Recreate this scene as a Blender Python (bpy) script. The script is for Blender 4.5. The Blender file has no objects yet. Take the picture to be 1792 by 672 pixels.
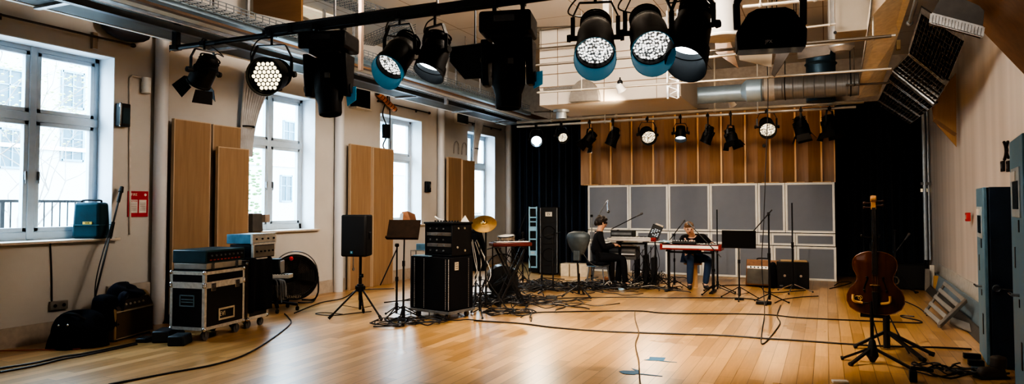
import bpy, bmesh, math, random
from mathutils import Vector, Matrix, Quaternion
random.seed(7)
SC = bpy.context.scene
WORLD = 19.0; EXPO = 0.3
COL = SC.collection
PI = math.pi
R_ = math.radians

# ------------------------------------------------------------------ camera model (1792 x 672)
FPX = 1200.0; TH = R_(24.6); PH = R_(2.0); EYE = 1.55; PPY = 360 - FPX*math.tan(PH)
def ray(px, py):
    u = (px-896)/FPX; w = (PPY-py)/FPX
    s, c = math.sin(TH), math.cos(TH); sp, cp = math.sin(PH), math.cos(PH)
    return Vector((-s*cp+u*c+w*s*sp, c*cp+u*s-w*c*sp, sp+w*cp))
CAM = Vector((0, 0, EYE))
def fl(px, py, z=0.0):
    r = ray(px, py); return CAM + r*((z-EYE)/r.z)
def onX(px, py, X):
    r = ray(px, py); return CAM + r*(X/r.x)
def onY(px, py, Y):
    r = ray(px, py); return CAM + r*(Y/r.y)
RIGHT = Vector((math.cos(TH), math.sin(TH), 0)); FWD = Vector((-math.sin(TH), math.cos(TH), 0)); UP = Vector((0, 0, 1))
def cdir(r, d, t):
    """direction: right of view, down, towards the viewer"""
    return (RIGHT*r - UP*d - FWD*t).normalized()

# ------------------------------------------------------------------ materials
MATS = {}
def mat(name, col, rough=0.5, metal=0.0, var=0.12, scale=12.0, bump=0.0, coat=0.0, emit=None, es=0.0, rvar=0.1, stretch=(1, 1, 1), spec=0.5, bscale=None):
    if name in MATS: return MATS[name]
    m = bpy.data.materials.new(name); m.use_nodes = True
    nt = m.node_tree; b = nt.nodes['Principled BSDF']
    tc = nt.nodes.new('ShaderNodeTexCoord'); mp = nt.nodes.new('ShaderNodeMapping')
    mp.inputs['Scale'].default_value = stretch
    nz = nt.nodes.new('ShaderNodeTexNoise'); nz.inputs['Scale'].default_value = scale; nz.inputs['Detail'].default_value = 4
    nt.links.new(tc.outputs['Object'], mp.inputs['Vector']); nt.links.new(mp.outputs['Vector'], nz.inputs['Vector'])
    cr = nt.nodes.new('ShaderNodeValToRGB')
    lo = [max(0, c*(1-var)) for c in col]; hi = [min(1, c*(1+var)) for c in col]
    cr.color_ramp.elements[0].position = .3; cr.color_ramp.elements[1].position = .7
    cr.color_ramp.elements[0].color = (*lo, 1); cr.color_ramp.elements[1].color = (*hi, 1)
    nt.links.new(nz.outputs['Fac'], cr.inputs['Fac']); nt.links.new(cr.outputs['Color'], b.inputs['Base Color'])
    mr = nt.nodes.new('ShaderNodeMapRange'); mr.inputs['To Min'].default_value = max(.02, rough-rvar); mr.inputs['To Max'].default_value = min(1, rough+rvar)
    nt.links.new(nz.outputs['Fac'], mr.inputs['Value']); nt.links.new(mr.outputs['Result'], b.inputs['Roughness'])
    b.inputs['Metallic'].default_value = metal
    b.inputs['Specular IOR Level'].default_value = spec
    if coat: b.inputs['Coat Weight'].default_value = coat; b.inputs['Coat Roughness'].default_value = .15
    if emit: b.inputs['Emission Color'].default_value = (*emit, 1); b.inputs['Emission Strength'].default_value = es
    if bump:
        n2 = nt.nodes.new('ShaderNodeTexNoise'); n2.inputs['Scale'].default_value = bscale or scale*4; n2.inputs['Detail'].default_value = 5
        nt.links.new(mp.outputs['Vector'], n2.inputs['Vector'])
        bp = nt.nodes.new('ShaderNodeBump'); bp.inputs['Strength'].default_value = bump; bp.inputs['Distance'].default_value = .01
        nt.links.new(n2.outputs['Fac'], bp.inputs['Height']); nt.links.new(bp.outputs['Normal'], b.inputs['Normal'])
    MATS[name] = m
    return m

def wood(name, c1, c2, rough=.45, axis='Z', scale=3.0, coat=.1):
    """board with grain along one object axis"""
    if name in MATS: return MATS[name]
    m = bpy.data.materials.new(name); m.use_nodes = True
    nt = m.node_tree; b = nt.nodes['Principled BSDF']
    tc = nt.nodes.new('ShaderNodeTexCoord'); mp = nt.nodes.new('ShaderNodeMapping')
    st = {'X': (.12, 1.6, 1.6), 'Y': (1.6, .12, 1.6), 'Z': (1.6, 1.6, .12)}[axis]
    mp.inputs['Scale'].default_value = st
    nz = nt.nodes.new('ShaderNodeTexNoise'); nz.inputs['Scale'].default_value = scale*6; nz.inputs['Detail'].default_value = 6; nz.inputs['Distortion'].default_value = .6
    nt.links.new(tc.outputs['Object'], mp.inputs['Vector']); nt.links.new(mp.outputs['Vector'], nz.inputs['Vector'])
    cr = nt.nodes.new('ShaderNodeValToRGB'); cr.color_ramp.elements[0].color = (*c1, 1); cr.color_ramp.elements[1].color = (*c2, 1)
    cr.color_ramp.elements[0].position = .3; cr.color_ramp.elements[1].position = .72
    nt.links.new(nz.outputs['Fac'], cr.inputs['Fac']); nt.links.new(cr.outputs['Color'], b.inputs['Base Color'])
    b.inputs['Roughness'].default_value = rough; b.inputs['Coat Weight'].default_value = coat
    bp = nt.nodes.new('ShaderNodeBump'); bp.inputs['Strength'].default_value = .05
    nt.links.new(nz.outputs['Fac'], bp.inputs['Height']); nt.links.new(bp.outputs['Normal'], b.inputs['Normal'])
    MATS[name] = m
    return m

def fabric(name, col, rough=.9, scale=140, bump=.25, sheen=.0, var=.18):
    m = mat(name, col, rough, 0, var, 5.0, bump, bscale=scale, spec=.2)
    m.node_tree.nodes['Principled BSDF'].inputs['Sheen Weight'].default_value = sheen
    return m

def glow(name, col, strength, cells=0.0):
    """lamp lens: emissive, optionally broken into small led cells"""
    if name in MATS: return MATS[name]
    m = bpy.data.materials.new(name); m.use_nodes = True
    nt = m.node_tree; b = nt.nodes['Principled BSDF']
    b.inputs['Base Color'].default_value = (.5, .5, .5, 1); b.inputs['Roughness'].default_value = .15
    b.inputs['Emission Color'].default_value = (*col, 1)
    if cells:
        tc = nt.nodes.new('ShaderNodeTexCoord'); vo = nt.nodes.new('ShaderNodeTexVoronoi'); vo.inputs['Scale'].default_value = cells; vo.inputs['Randomness'].default_value = .55
        nt.links.new(tc.outputs['Object'], vo.inputs['Vector'])
        cr = nt.nodes.new('ShaderNodeValToRGB'); cr.color_ramp.elements[0].color = (1, 1, 1, 1); cr.color_ramp.elements[1].color = (.03, .03, .03, 1)
        cr.color_ramp.elements[0].position = .30; cr.color_ramp.elements[1].position = .62
        nt.links.new(vo.outputs['Distance'], cr.inputs['Fac'])
        mu = nt.nodes.new('ShaderNodeMath'); mu.operation = 'MULTIPLY'; mu.inputs[1].default_value = strength
        nt.links.new(cr.outputs['Color'], mu.inputs[0]); nt.links.new(mu.outputs[0], b.inputs['Emission Strength'])
    else:
        b.inputs['Emission Strength'].default_value = strength
    MATS[name] = m
    return m

BLACK = mat('black_paint', (.008, .008, .009), .45, 0, .3, 30, spec=.3)
BLACKP = mat('black_plastic', (.008, .0085, .010), .55, 0, .3, 40, .05, spec=.3)
BLACKM = mat('black_metal', (.009, .009, .010), .4, 0, .3, 30, spec=.35)
RUBBER = mat('black_rubber', (.012, .012, .012), .75, 0, .3, 30)
CABLE = mat('cable_black', (.012, .012, .014), .45, 0, .2, 30)
CLOTHB = fabric('black_cloth', (.007, .008, .012), .95)
CHROME = mat('chrome', (.62, .63, .66), .22, 1, .1, 20)
ALU = mat('aluminium', (.62, .60, .55), .38, .45, .15, 25)
GALV = mat('galvanised_steel', (.5, .51, .53), .42, .8, .3, 9)
GREYM = mat('grey_metal', (.18, .19, .2), .45, .5, .2, 12)
WHITEP = mat('white_paint', (.72, .72, .71), .45, 0, .06, 6, .02)
WHITEG = mat('white_plastic', (.78, .77, .74), .4, 0, .05, 20)
OFFW = mat('off_white', (.6, .57, .52), .6, 0, .1, 10)

# ------------------------------------------------------------------ mesh builder
def axmat(d, up=None):
    """matrix whose local +Z points along d"""
    d = Vector(d).normalized()
    return d.to_track_quat('Z', 'Y').to_matrix().to_4x4()
def rz(a): return Matrix.Rotation(a, 4, 'Z')
def rx(a): return Matrix.Rotation(a, 4, 'X')
def ry(a): return Matrix.Rotation(a, 4, 'Y')
def tr(*a):
    return Matrix.Translation(Vector(a[0]) if len(a) == 1 else Vector(a))

class MB:
    def __init__(s): s.bm = bmesh.new()
    def box(s, c, d, M=None):
        r = bmesh.ops.create_cube(s.bm, size=1.0)
        T = tr(c) @ (M or Matrix.Identity(4)) @ Matrix.Diagonal((d[0], d[1], d[2], 1))
        bmesh.ops.transform(s.bm, matrix=T, verts=r['verts']); return s
    def taper(s, c, d, top=(1, 1), off=(0, 0), M=None):
        r = bmesh.ops.create_cube(s.bm, size=1.0)
        for v in r['verts']:
            if v.co.z > 0: v.co.x = v.co.x*top[0]+off[0]; v.co.y = v.co.y*top[1]+off[1]
        T = tr(c) @ (M or Matrix.Identity(4)) @ Matrix.Diagonal((d[0], d[1], d[2], 1))
        bmesh.ops.transform(s.bm, matrix=T, verts=r['verts']); return s
    def rod(s, p, q, r, r2=None, n=10):
        p = Vector(p); q = Vector(q); d = q-p; L = d.length
        if L < 1e-6: return s
        res = bmesh.ops.create_cone(s.bm, cap_ends=True, segments=n, radius1=r, radius2=r if r2 is None else r2, depth=L)
        bmesh.ops.transform(s.bm, matrix=tr((p+q)/2) @ axmat(d), verts=res['verts']); return s
    def bar(s, p, q, w, h, roll=0):
        p = Vector(p); q = Vector(q); d = q-p; L = d.length
        z = d.normalized(); x = Vector((0, 0, 1)).cross(z)
        if x.length < 1e-4: x = Vector((1, 0, 0))
        x.normalize(); y = z.cross(x)
        M = Matrix((x, y, z)).transposed().to_4x4() @ rz(roll)
        return s.box((p+q)/2, (w, h, L), M)
    def ball(s, c, r, sc=(1, 1, 1), M=None, n=12):
        res = bmesh.ops.create_uvsphere(s.bm, u_segments=n, v_segments=max(6, n*2//3), radius=r)
        T = tr(c) @ (M or Matrix.Identity(4)) @ Matrix.Diagonal((*sc, 1))
        bmesh.ops.transform(s.bm, matrix=T, verts=res['verts']); return s
    def lathe(s, prof, M=None, n=24, close=False):
        M = M or Matrix.Identity(4); rings = []
        for (r, z) in prof:
            if r < 1e-5: rings.append([s.bm.verts.new(M @ Vector((0, 0, z)))])
            else: rings.append([s.bm.verts.new(M @ Vector((r*math.cos(2*PI*i/n), r*math.sin(2*PI*i/n), z))) for i in range(n)])
        pairs = list(zip(rings[:-1], rings[1:]))
        if close: pairs.append((rings[-1], rings[0]))
        for a, b in pairs:
            for i in range(n):
                j = (i+1) % n
                f = [a[i % len(a)], a[j % len(a)], b[j % len(b)], b[i % len(b)]]
                g = []
                for v in f:
                    if v not in g: g.append(v)
                if len(g) > 2:
                    try: s.bm.faces.new(g)
                    except ValueError: pass
        return s
    def torus(s, c, R, r, M=None, n=28, m=8):
        return s.lathe([(R+r*math.cos(2*PI*k/m), r*math.sin(2*PI*k/m)) for k in range(m)], tr(c) @ (M or Matrix.Identity(4)), n, True)
    def prism(s, poly, h, M=None):
        """polygon in local XY extruded along +Z by h"""
        M = M or Matrix.Identity(4); n = len(poly)
        a = [s.bm.verts.new(M @ Vector((x, y, 0))) for x, y in poly]; b = [s.bm.verts.new(M @ Vector((x, y, h))) for x, y in poly]
        s.bm.faces.new(a[::-1]); s.bm.faces.new(b)
        for i in range(n): s.bm.faces.new([a[i], a[(i+1) % n], b[(i+1) % n], b[i]])
        return s
    def slab(s, pts, t):
        """four (or more) coplanar-ish world points thickened by vector t"""
        t = Vector(t); P = [Vector(p) for p in pts]; n = len(P)
        a = [s.bm.verts.new(p) for p in P]; b = [s.bm.verts.new(p+t) for p in P]
        s.bm.faces.new(a[::-1]); s.bm.faces.new(b)
        for i in range(n): s.bm.faces.new([a[i], a[(i+1) % n], b[(i+1) % n], b[i]])
        return s
    def tube(s, pts, r, n=7, smooth=True, sub=6, closed=False):
        P = [Vector(p) for p in pts]
        if smooth and len(P) > 2:
            Q = []; N = len(P); rng = N if closed else N-1
            for i in range(rng):
                if closed: p0, p1, p2, p3 = P[(i-1) % N], P[i], P[(i+1) % N], P[(i+2) % N]
                else: p0, p1, p2, p3 = P[max(0, i-1)], P[i], P[i+1], P[min(N-1, i+2)]
                for k in range(sub):
                    t = k/sub
                    Q.append(.5*((2*p1)+(p2-p0)*t+(2*p0-5*p1+4*p2-p3)*t*t+(3*p1-p0-3*p2+p3)*t**3))
            if not closed: Q.append(P[-1])
            P = Q
        rings = []; prev = None
        for i, p in enumerate(P):
            if closed: d = P[(i+1) % len(P)]-P[i-1]
            else: d = P[min(i+1, len(P)-1)]-P[max(i-1, 0)]
            if d.length < 1e-7: d = Vector((0, 0, 1))
            d.normalize()
            if prev is None:
                x = d.orthogonal().normalized()
            else:
                x = prev-d*prev.dot(d)
                x = x.normalized() if x.length > 1e-5 else d.orthogonal().normalized()
            prev = x; y = d.cross(x)
            rr = r[i*(len(r)-1)//max(1, len(P)-1)] if isinstance(r, (list, tuple)) else r
            rings.append([s.bm.verts.new(p+(x*math.cos(2*PI*k/n)+y*math.sin(2*PI*k/n))*rr) for k in range(n)])
        L = len(rings)
        for i in range(L if closed else L-1):
            a, b = rings[i], rings[(i+1) % L]
            for k in range(n): s.bm.faces.new([a[k], a[(k+1) % n], b[(k+1) % n], b[k]])
        if not closed:
            s.bm.faces.new(rings[0][::-1]); s.bm.faces.new(rings[-1])
        return s
    def grid(s, f, nu, nv, thick=None):
        """surface f(u,v) -> point, u,v in 0..1"""
        V = [[s.bm.verts.new(f(i/nu, j/nv)) for j in range(nv+1)] for i in range(nu+1)]
        for i in range(nu):
            for j in range(nv): s.bm.faces.new([V[i][j], V[i+1][j], V[i+1][j+1], V[i][j+1]])
        return s
    def build(s, name, m, parent=None, loc=None, bev=0, smooth=True, ang=35, solid=0):
        me = bpy.data.meshes.new(name)
        bmesh.ops.recalc_face_normals(s.bm, faces=s.bm.faces[:])
        s.bm.to_mesh(me); s.bm.free()
        me.materials.append(m)
        if smooth:
            me.polygons.foreach_set('use_smooth', [True]*len(me.polygons))
            me.set_sharp_from_angle(angle=R_(ang))
        o = bpy.data.objects.new(name, me); COL.objects.link(o)
        if parent is not None: o.parent = parent
        if loc is not None: o.location = loc
        if solid:
            md = o.modifiers.new('solid', 'SOLIDIFY'); md.thickness = solid; md.offset = 0
        if bev:
            md = o.modifiers.new('bevel', 'BEVEL'); md.width = bev; md.segments = 2; md.limit_method = 'ANGLE'; md.angle_limit = R_(40)
        return o

def T(name, label, cat, loc=(0, 0, 0), rot=0.0, group=None, kind=None):
    o = bpy.data.objects.new(name, None); COL.objects.link(o)
    o.empty_display_size = .1
    o.location = loc; o.rotation_euler = (0, 0, rot)
    if label: o['label'] = label
    if cat: o['category'] = cat
    if group: o['group'] = group
    if kind: o['kind'] = kind
    return o
def tag(o, label=None, cat=None, group=None, kind=None):
    if label: o['label'] = label
    if cat: o['category'] = cat
    if group: o['group'] = group
    if kind: o['kind'] = kind
    return o
def struct(o): o['kind'] = 'structure'; return o

def text(name, body, size, m, parent, M, depth=.0015, align='CENTER'):
    """raised lettering; local text plane XY mapped by matrix M"""
    cu = bpy.data.curves.new(name, 'FONT'); cu.body = body; cu.size = size; cu.extrude = depth; cu.align_x = align; cu.align_y = 'CENTER'
    o = bpy.data.objects.new(name, cu); COL.objects.link(o)
    dg = bpy.context.evaluated_depsgraph_get(); dg.update()
    me = bpy.data.meshes.new_from_object(o.evaluated_get(dg))
    bpy.data.objects.remove(o); bpy.data.curves.remove(cu)
    me.transform(M); me.materials.clear(); me.materials.append(m); me.name = name
    t = bpy.data.objects.new(name, me); COL.objects.link(t); t.parent = parent
    return t
FACE_MY = rx(PI/2)                      # text standing upright, read from -Y
def face(dx, dy):                       # upright text read from horizontal direction (dx,dy)
    return rz(math.atan2(dx, -dy)) @ rx(PI/2)
def copy_tree(o, parent=None):
    c = o.copy(); COL.objects.link(c); c.parent = parent
    for ch in list(o.children): copy_tree(ch, c)
    return c
# ================================================================== SETTING
XL = -8.113; YB = 18.0; ZC = 4.75; YF = -3.5
def xr(y): return 1.95-.015*(16.6-y)

def floor_mat():
    m = bpy.data.materials.new('oak_strip_floor'); m.use_nodes = True
    nt = m.node_tree; b = nt.nodes['Principled BSDF']; L = nt.links.new
    tc = nt.nodes.new('ShaderNodeTexCoord'); sp = nt.nodes.new('ShaderNodeSeparateXYZ'); cb = nt.nodes.new('ShaderNodeCombineXYZ')
    L(tc.outputs['Object'], sp.inputs[0]); L(sp.outputs['Y'], cb.inputs['X']); L(sp.outputs['X'], cb.inputs['Y'])
    br = nt.nodes.new('ShaderNodeTexBrick'); br.offset = .37; br.offset_frequency = 3; br.squash = .8; br.squash_frequency = 2
    br.inputs['Scale'].default_value = 1; br.inputs['Brick Width'].default_value = 1.3; br.inputs['Row Height'].default_value = .13
    br.inputs['Mortar Size'].default_value = .0026; br.inputs['Mortar Smooth'].default_value = .3; br.inputs['Bias'].default_value = -.1
    br.inputs['Color1'].default_value = (.40, .225, .080, 1); br.inputs['Color2'].default_value = (.66, .405, .175, 1); br.inputs['Mortar'].default_value = (.07, .03, .01, 1)
    L(cb.outputs[0], br.inputs['Vector'])
    mp = nt.nodes.new('ShaderNodeMapping'); mp.inputs['Scale'].default_value = (14, .8, 1); L(tc.outputs['Object'], mp.inputs['Vector'])
    nz = nt.nodes.new('ShaderNodeTexNoise'); nz.inputs['Scale'].default_value = 3; nz.inputs['Detail'].default_value = 6; nz.inputs['Distortion'].default_value = .4; L(mp.outputs[0], nz.inputs['Vector'])
    mx = nt.nodes.new('ShaderNodeMix'); mx.data_type = 'RGBA'; mx.blend_type = 'OVERLAY'; mx.inputs['Factor'].default_value = .3
    L(br.outputs['Color'], mx.inputs['A']); L(nz.outputs['Fac'], mx.inputs['B'])
    n2 = nt.nodes.new('ShaderNodeTexNoise'); n2.inputs['Scale'].default_value = .9; n2.inputs['Detail'].default_value = 5; L(tc.outputs['Object'], n2.inputs['Vector'])
    m2 = nt.nodes.new('ShaderNodeMix'); m2.data_type = 'RGBA'; m2.blend_type = 'SOFT_LIGHT'; m2.inputs['Factor'].default_value = .22
    L(mx.outputs['Result'], m2.inputs['A']); L(n2.outputs['Fac'], m2.inputs['B'])
    L(m2.outputs['Result'], b.inputs['Base Color'])
    mr = nt.nodes.new('ShaderNodeMapRange'); mr.inputs['To Min'].default_value = .2; mr.inputs['To Max'].default_value = .42; L(n2.outputs['Fac'], mr.inputs['Value']); L(mr.outputs['Result'], b.inputs['Roughness'])
    b.inputs['Coat Weight'].default_value = .6; b.inputs['Coat Roughness'].default_value = .3
    bp = nt.nodes.new('ShaderNodeBump'); bp.inputs['Strength'].default_value = .12; bp.inputs['Distance'].default_value = .004; L(br.outputs['Fac'], bp.inputs['Height']); bp.invert = True
    L(bp.outputs['Normal'], b.inputs['Normal'])
    return m
o = MB().box((-3.1, 7.25, -.05), (10.9, 21.6, .1)).build('floor', floor_mat()); struct(o)

WALL = mat('painted_wall_left', (.54, .52, .495), .7, 0, .06, 1.6, .06, bscale=90)
WALLR = mat('painted_wall_right', (.62, .57, .52), .65, 0, .12, 1.0, .03, stretch=(1, 2.6, .06), bscale=30)
CEIL = mat('painted_ceiling', (.55, .52, .47), .75, 0, .05, 2, .04, bscale=60)
FRAME = mat('window_frame_paint', (.50, .58, .64), .4, 0, .05, 8)
REVEAL = mat('reveal_paint', (.70, .74, .78), .55, 0, .05, 5)

# left wall with four openings -------------------------------------------------
WIN = [(4.11, 5.72), (7.86, 9.45), (11.36, 12.93), (15.05, 16.62)]
WINX = [(.48, 2.10)]
ZS, ZT = 1.147, 3.42; TW = .42
w = MB()
def wbox(y0, y1, z0, z1): w.box((XL-TW/2, (y0+y1)/2, (z0+z1)/2), (TW, y1-y0, z1-z0))
wbox(YF, YB, 0, ZS); wbox(YF, YB, ZT, ZC)
ys = [YF]+[v for p in WINX+WIN for v in p]+[YB]
for i in range(0, len(ys), 2): wbox(ys[i], ys[i+1], ZS, ZT)
struct(w.build('wall_left', WALL, smooth=False))
o = MB().box(((xr(0)+.16), 7.2, ZC/2), (.2, 21.8, ZC), rz(-.015*0)).build('wall_right', WALLR, smooth=False)
# wall_right follows the slightly splayed line of the room
o.data.transform(Matrix.Identity(4))
for v in o.data.vertices:
    inner = v.co.x < xr(0)+.16
    v.co.x = xr(v.co.y)+(0 if inner else .2)
struct(o)
DARK = mat('dark_back_wall', (.03, .03, .035), .9, 0, .2, 3)
struct(MB().box((-3.1, YB+.1, ZC/2), (10.9, .2, ZC)).build('wall_back', DARK, smooth=False))
struct(MB().box((-3.1, YF-.1, ZC/2), (10.9, .2, ZC)).build('wall_front', WALL, smooth=False))
# ceiling: lining boards with fine joints
def ceil_mat():
    m = bpy.data.materials.new('ceiling_boards'); m.use_nodes = True; nt = m.node_tree; b = nt.nodes['Principled BSDF']; L = nt.links.new
    tc = nt.nodes.new('ShaderNodeTexCoord'); br = nt.nodes.new('ShaderNodeTexBrick'); br.offset = 0
    br.inputs['Scale'].default_value = 1; br.inputs['Brick Width'].default_value = 1.2; br.inputs['Row Height'].default_value = 1.2; br.inputs['Mortar Size'].default_value = .008
    br.inputs['Color1'].default_value = (.56, .53, .485, 1); br.inputs['Color2'].default_value = (.52, .49, .45, 1); br.inputs['Mortar'].default_value = (.25, .19, .14, 1)
    L(tc.outputs['Object'], br.inputs['Vector']); L(br.outputs['Color'], b.inputs['Base Color']); b.inputs['Roughness'].default_value = .75
    return m
struct(MB().box((-3.1, 7.25, ZC+.06), (10.9, 21.6, .12)).build('ceiling', ceil_mat(), smooth=False))
struct(MB().box((XL+.012, (YF+YB)/2, .11), (.024, YB-YF, .22)).build('baseboard_left', mat('skirting_paint', (.42, .36, .30), .6), smooth=False))
struct(MB().box((-3.1, 16.6, 4.27), (10.0, .18, .96)).build('trim_1', mat('bulkhead_paint', (.36, .31, .26), .7), smooth=False))
# round-fronted boxed pipes between the windows
for k, y in enumerate((6.32, 10.0, 13.62, 17.3)):
    b = MB().lathe([(.085, 0), (.085, 3.9)], tr(XL+.085, y, 0), 24)
    struct(b.build('trim_%d' % (k+2), mat('pipe_casing_paint', (.62, .63, .66), .4, 0, .02, 2)))

# windows ----------------------------------------------------------------------
def glass_mat():
    m = bpy.data.materials.new('window_glass'); m.use_nodes = True; nt = m.node_tree
    for n in list(nt.nodes):
        if n.type != 'OUTPUT_MATERIAL': nt.nodes.remove(n)
    out = [n for n in nt.nodes if n.type == 'OUTPUT_MATERIAL'][0]
    t = nt.nodes.new('ShaderNodeBsdfTransparent'); t.inputs['Color'].default_value = (.93, .97, .97, 1)
    g = nt.nodes.new('ShaderNodeBsdfGlossy'); g.inputs['Roughness'].default_value = .02
    mx = nt.nodes.new('ShaderNodeMixShader'); mx.inputs[0].default_value = .05
    nt.links.new(t.outputs[0], mx.inputs[1]); nt.links.new(g.outputs[0], mx.inputs[2]); nt.links.new(mx.outputs[0], out.inputs['Surface'])
    return m
GLASS = glass_mat()
def make_window(k, y0, y1):
    root = T('window_%d' % k, None, None, (XL, (y0+y1)/2, ZS), 0, None, 'structure')
    W = y1-y0; Hh = ZT-ZS; x = -.34; hw = W/2
    # reveal lining
    rv = MB()
    for s in (-1, 1): rv.box((-.17, s*(hw-.006), Hh/2), (.34, .012, Hh))
    rv.box((-.17, 0, Hh-.006), (.34, W, .012))
    struct(rv.build('window_reveal', REVEAL, root, smooth=False))
    f = MB(); fw = .07; cw = .13; zt = 1.44
    for s in (-1, 1): f.box((x, s*(hw-fw/2), Hh/2), (.1, fw, Hh))
    f.box((x, 0, Hh-.035), (.1, W, .07)); f.box((x, 0, .05), (.1, W, .1))
    f.box((x+.006, 0, Hh/2), (.112, cw*.62, Hh-.02)); f.box((x+.004, 0, zt), (.11, W-.02, .1))
    struct(f.build('window_frame', FRAME, root, bev=.008))
    cy = (cw*.31+hw-fw)/2; pw = hw-fw-cw*.31
    for (s, z0, z1) in ((-1, .1, zt-.05), (1, .1, zt-.05), (-1, zt+.05, Hh-.07), (1, zt+.05, Hh-.07)):
        b = MB(); sw = .05
        for q in (-1, 1): b.box((x+.02, s*cy+q*(pw/2-sw/2), (z0+z1)/2), (.07, sw, z1-z0))
        b.box((x+.02, s*cy, z0+sw/2), (.07, pw, sw)); b.box((x+.02, s*cy, z1-sw/2), (.07, pw, sw))
        sash = struct(b.build('window_sash', FRAME, root, bev=.006))
        struct(MB().box((x+.01, s*cy, (z0+z1)/2), (.006, pw-2*sw+.01, z1-z0-2*sw+.01)).build('window_pane', GLASS, sash, smooth=False))
    for s in (-1, 1):
        struct(MB().box((x+.07, s*(cy-pw/2+.03), .75), (.03, .018, .1)).rod((x+.08, s*(cy-pw/2+.03), .75), (x+.08, s*(cy-pw/2+.03), .66), .007).build('window_handle', GREYM, root))
    struct(MB().box((-.13, 0, -.012), (.42, W+.12, .03)).build('window_sill', mat('sill_paint', (.62, .55, .48), .4, coat=.2), root, bev=.005))
    return root
for k, (a, b_) in enumerate(WIN+WINX): make_window(k+1, a, b_)

# curtain poles above the windows
POLEM = mat('dark_bronze', (.05, .035, .028), .4, .5)
for k, (a, b_) in enumerate(WIN):
    if k == 1: continue
    r = T('curtain_pole', ['dark bare curtain pole above the nearest window', '', 'dark bare curtain pole above the third window along', 'dark bare curtain pole above the farthest window'][k], 'curtain pole', (XL+.08, (a+b_)/2, 3.62 if k else 3.6))
    e = [.02, 0, -.02, .02][k]
    h = (b_-a)/2+.18
    MB().rod((0, -h, 0), (0, h, 0), .014).ball((0, -h, 0), .025).ball((0, h, 0), .03, (1, 1.3, 1)).build('pole', POLEM, r)
    for s in (-.55, .55): MB().rod((-.085, s*h, 0), (0, s*h, 0), .01).box((-.075, s*h, 0), (.015, .05, .07)).build('bracket', POLEM, r)

# ------------------------------------------------------------------ outside
o = MB().box((-28, 20, -1.1), (40, 130, .1)).build('ground', mat('paving_outside', (.42, .42, .40), .9, 0, .2, 3)); struct(o); o.location = (0.2-.4, 0, 0)
BW = mat('pale_render', (.33, .335, .33), .85, 0, .06, 1.2, .05)
bx_ = -30.0
bd = T('apartment_building', 'pale rendered building seen outside through the tall windows', 'building', (bx_-2, 14, -1.05))
MB().box((0, 20, 7), (4, 110, 14)).build('wall', BW, bd, smooth=False)
GW = mat('dark_glazing', (.025, .06, .075), .5, 0, .3, 2)
def bwin(py_, pz, ww, hh):
    f = MB(); x = 2.03
    for s in (-1, 1): f.box((x, py_+s*ww/2, pz), (.1, .09, hh+.09)); f.box((x, py_, pz+s*hh/2), (.1, ww, .09))
    f.box((x, py_, pz), (.08, .05, hh)); f.box((x, py_, pz+.1*hh), (.08, ww, .05))
    fr = f.build('window', mat('grey_blue_frame', (.10, .17, .20), .5), bd, smooth=False)
    MB().box((2.01, py_, pz), (.05, ww, hh)).build('pane', GW, fr, smooth=False)
for (px, py) in ((127, 158), (126, 250), (16, 155), (505, 235), (500, 330), (20, 260)):
    p = onX(px, py, bx_); bwin(p.y-14, p.z+1.05, .95, 1.55)
for y in (36, 42, 49, 56, 63):
    for z in (2.6, 5.6, 9.0): bwin(y-14, z, 1.0, 1.6)
MB().box((2.06, 20, 5.05), (.14, 108, .16)).box((2.06, 20, 1.4), (.1, 108, .12)).build('string_course', mat('stone_band', (.66, .64, .58), .8), bd, smooth=False)
# railing by the light well
rl = T('railing', 'black metal railing outside the nearest window', 'railing', (-11.0, 7.6, -1.05))
q0 = onX(50, 352, -11.0); q1 = onX(150, 345, -11.0)
zt = q0.z+1.05
b = MB(); b.box((0, 0, zt), (.04, 3.2, .04)).box((0, 0, zt-.62), (.03, 3.2, .03)); b.build('rail', BLACKM, rl)
b = MB()
for i in range(27): b.rod((0, -1.56+i*.12, zt-.75), (0, -1.56+i*.12, zt), .011, n=6)
b.build('baluster', BLACKM, rl)
for s in (-1.56, 0, 1.56): MB().box((0, s, zt/2), (.05, .05, zt)).build('post', BLACKM, rl)
r2 = T('railing', 'black metal railing outside the farthest window', 'railing', (-10.5, 19.6, -1.05))
b = MB(); zt2 = 2.35
b.box((0, 0, zt2), (.04, 3.2, .04)); b.build('rail', BLACKM, r2)
b = MB()
for i in range(27): b.rod((0, -1.56+i*.12, 0), (0, -1.56+i*.12, zt2), .011, n=6)
b.build('baluster', BLACKM, r2)
# bare tree
def tree(root, h, seed, name='trunk'):
    rr = random.Random(seed); br = MB(); tk = MB(); lv = MB()
    def grow(p, d, L, r, lev):
        pts = [p]; q = p.copy()
        for i in range(3):
            d2 = (d+Vector((rr.uniform(-.25, .25), rr.uniform(-.25, .25), rr.uniform(-.1, .15)))).normalized(); q = q+d2*L/3; pts.append(q.copy()); d = d2
        (tk if lev == 0 else br).tube(pts, [r, r*.85, r*.7, r*.55], n=5, smooth=False)
        if lev >= 4:
            for _ in range(3): lv.ball(q+Vector((rr.uniform(-.1, .1), rr.uniform(-.12, .12), rr.uniform(-.1, .1))), rr.uniform(.018, .035), (1, 1, .5), n=5)
            return
        for _ in range(3 if lev else 5):
            nd = (d+Vector((rr.uniform(-.9, .9), rr.uniform(-.9, .9), rr.uniform(-.35, .5)))).normalized()
            grow(pts[rr.choice((2, 3, 3))], nd, L*rr.uniform(.6, .8), r*.5, lev+1)
    grow(Vector((0, 0, 0)), Vector((0, 0, 1)), h, .04, 0)
    BK = mat('bark', (.22, .19, .17), .9, 0, .3, 9)
    tk.build('trunk', BK, root); br.build('branches', BK, root); lv.build('leaves', mat('young_leaf', (.34, .40, .20), .8), root)
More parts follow.
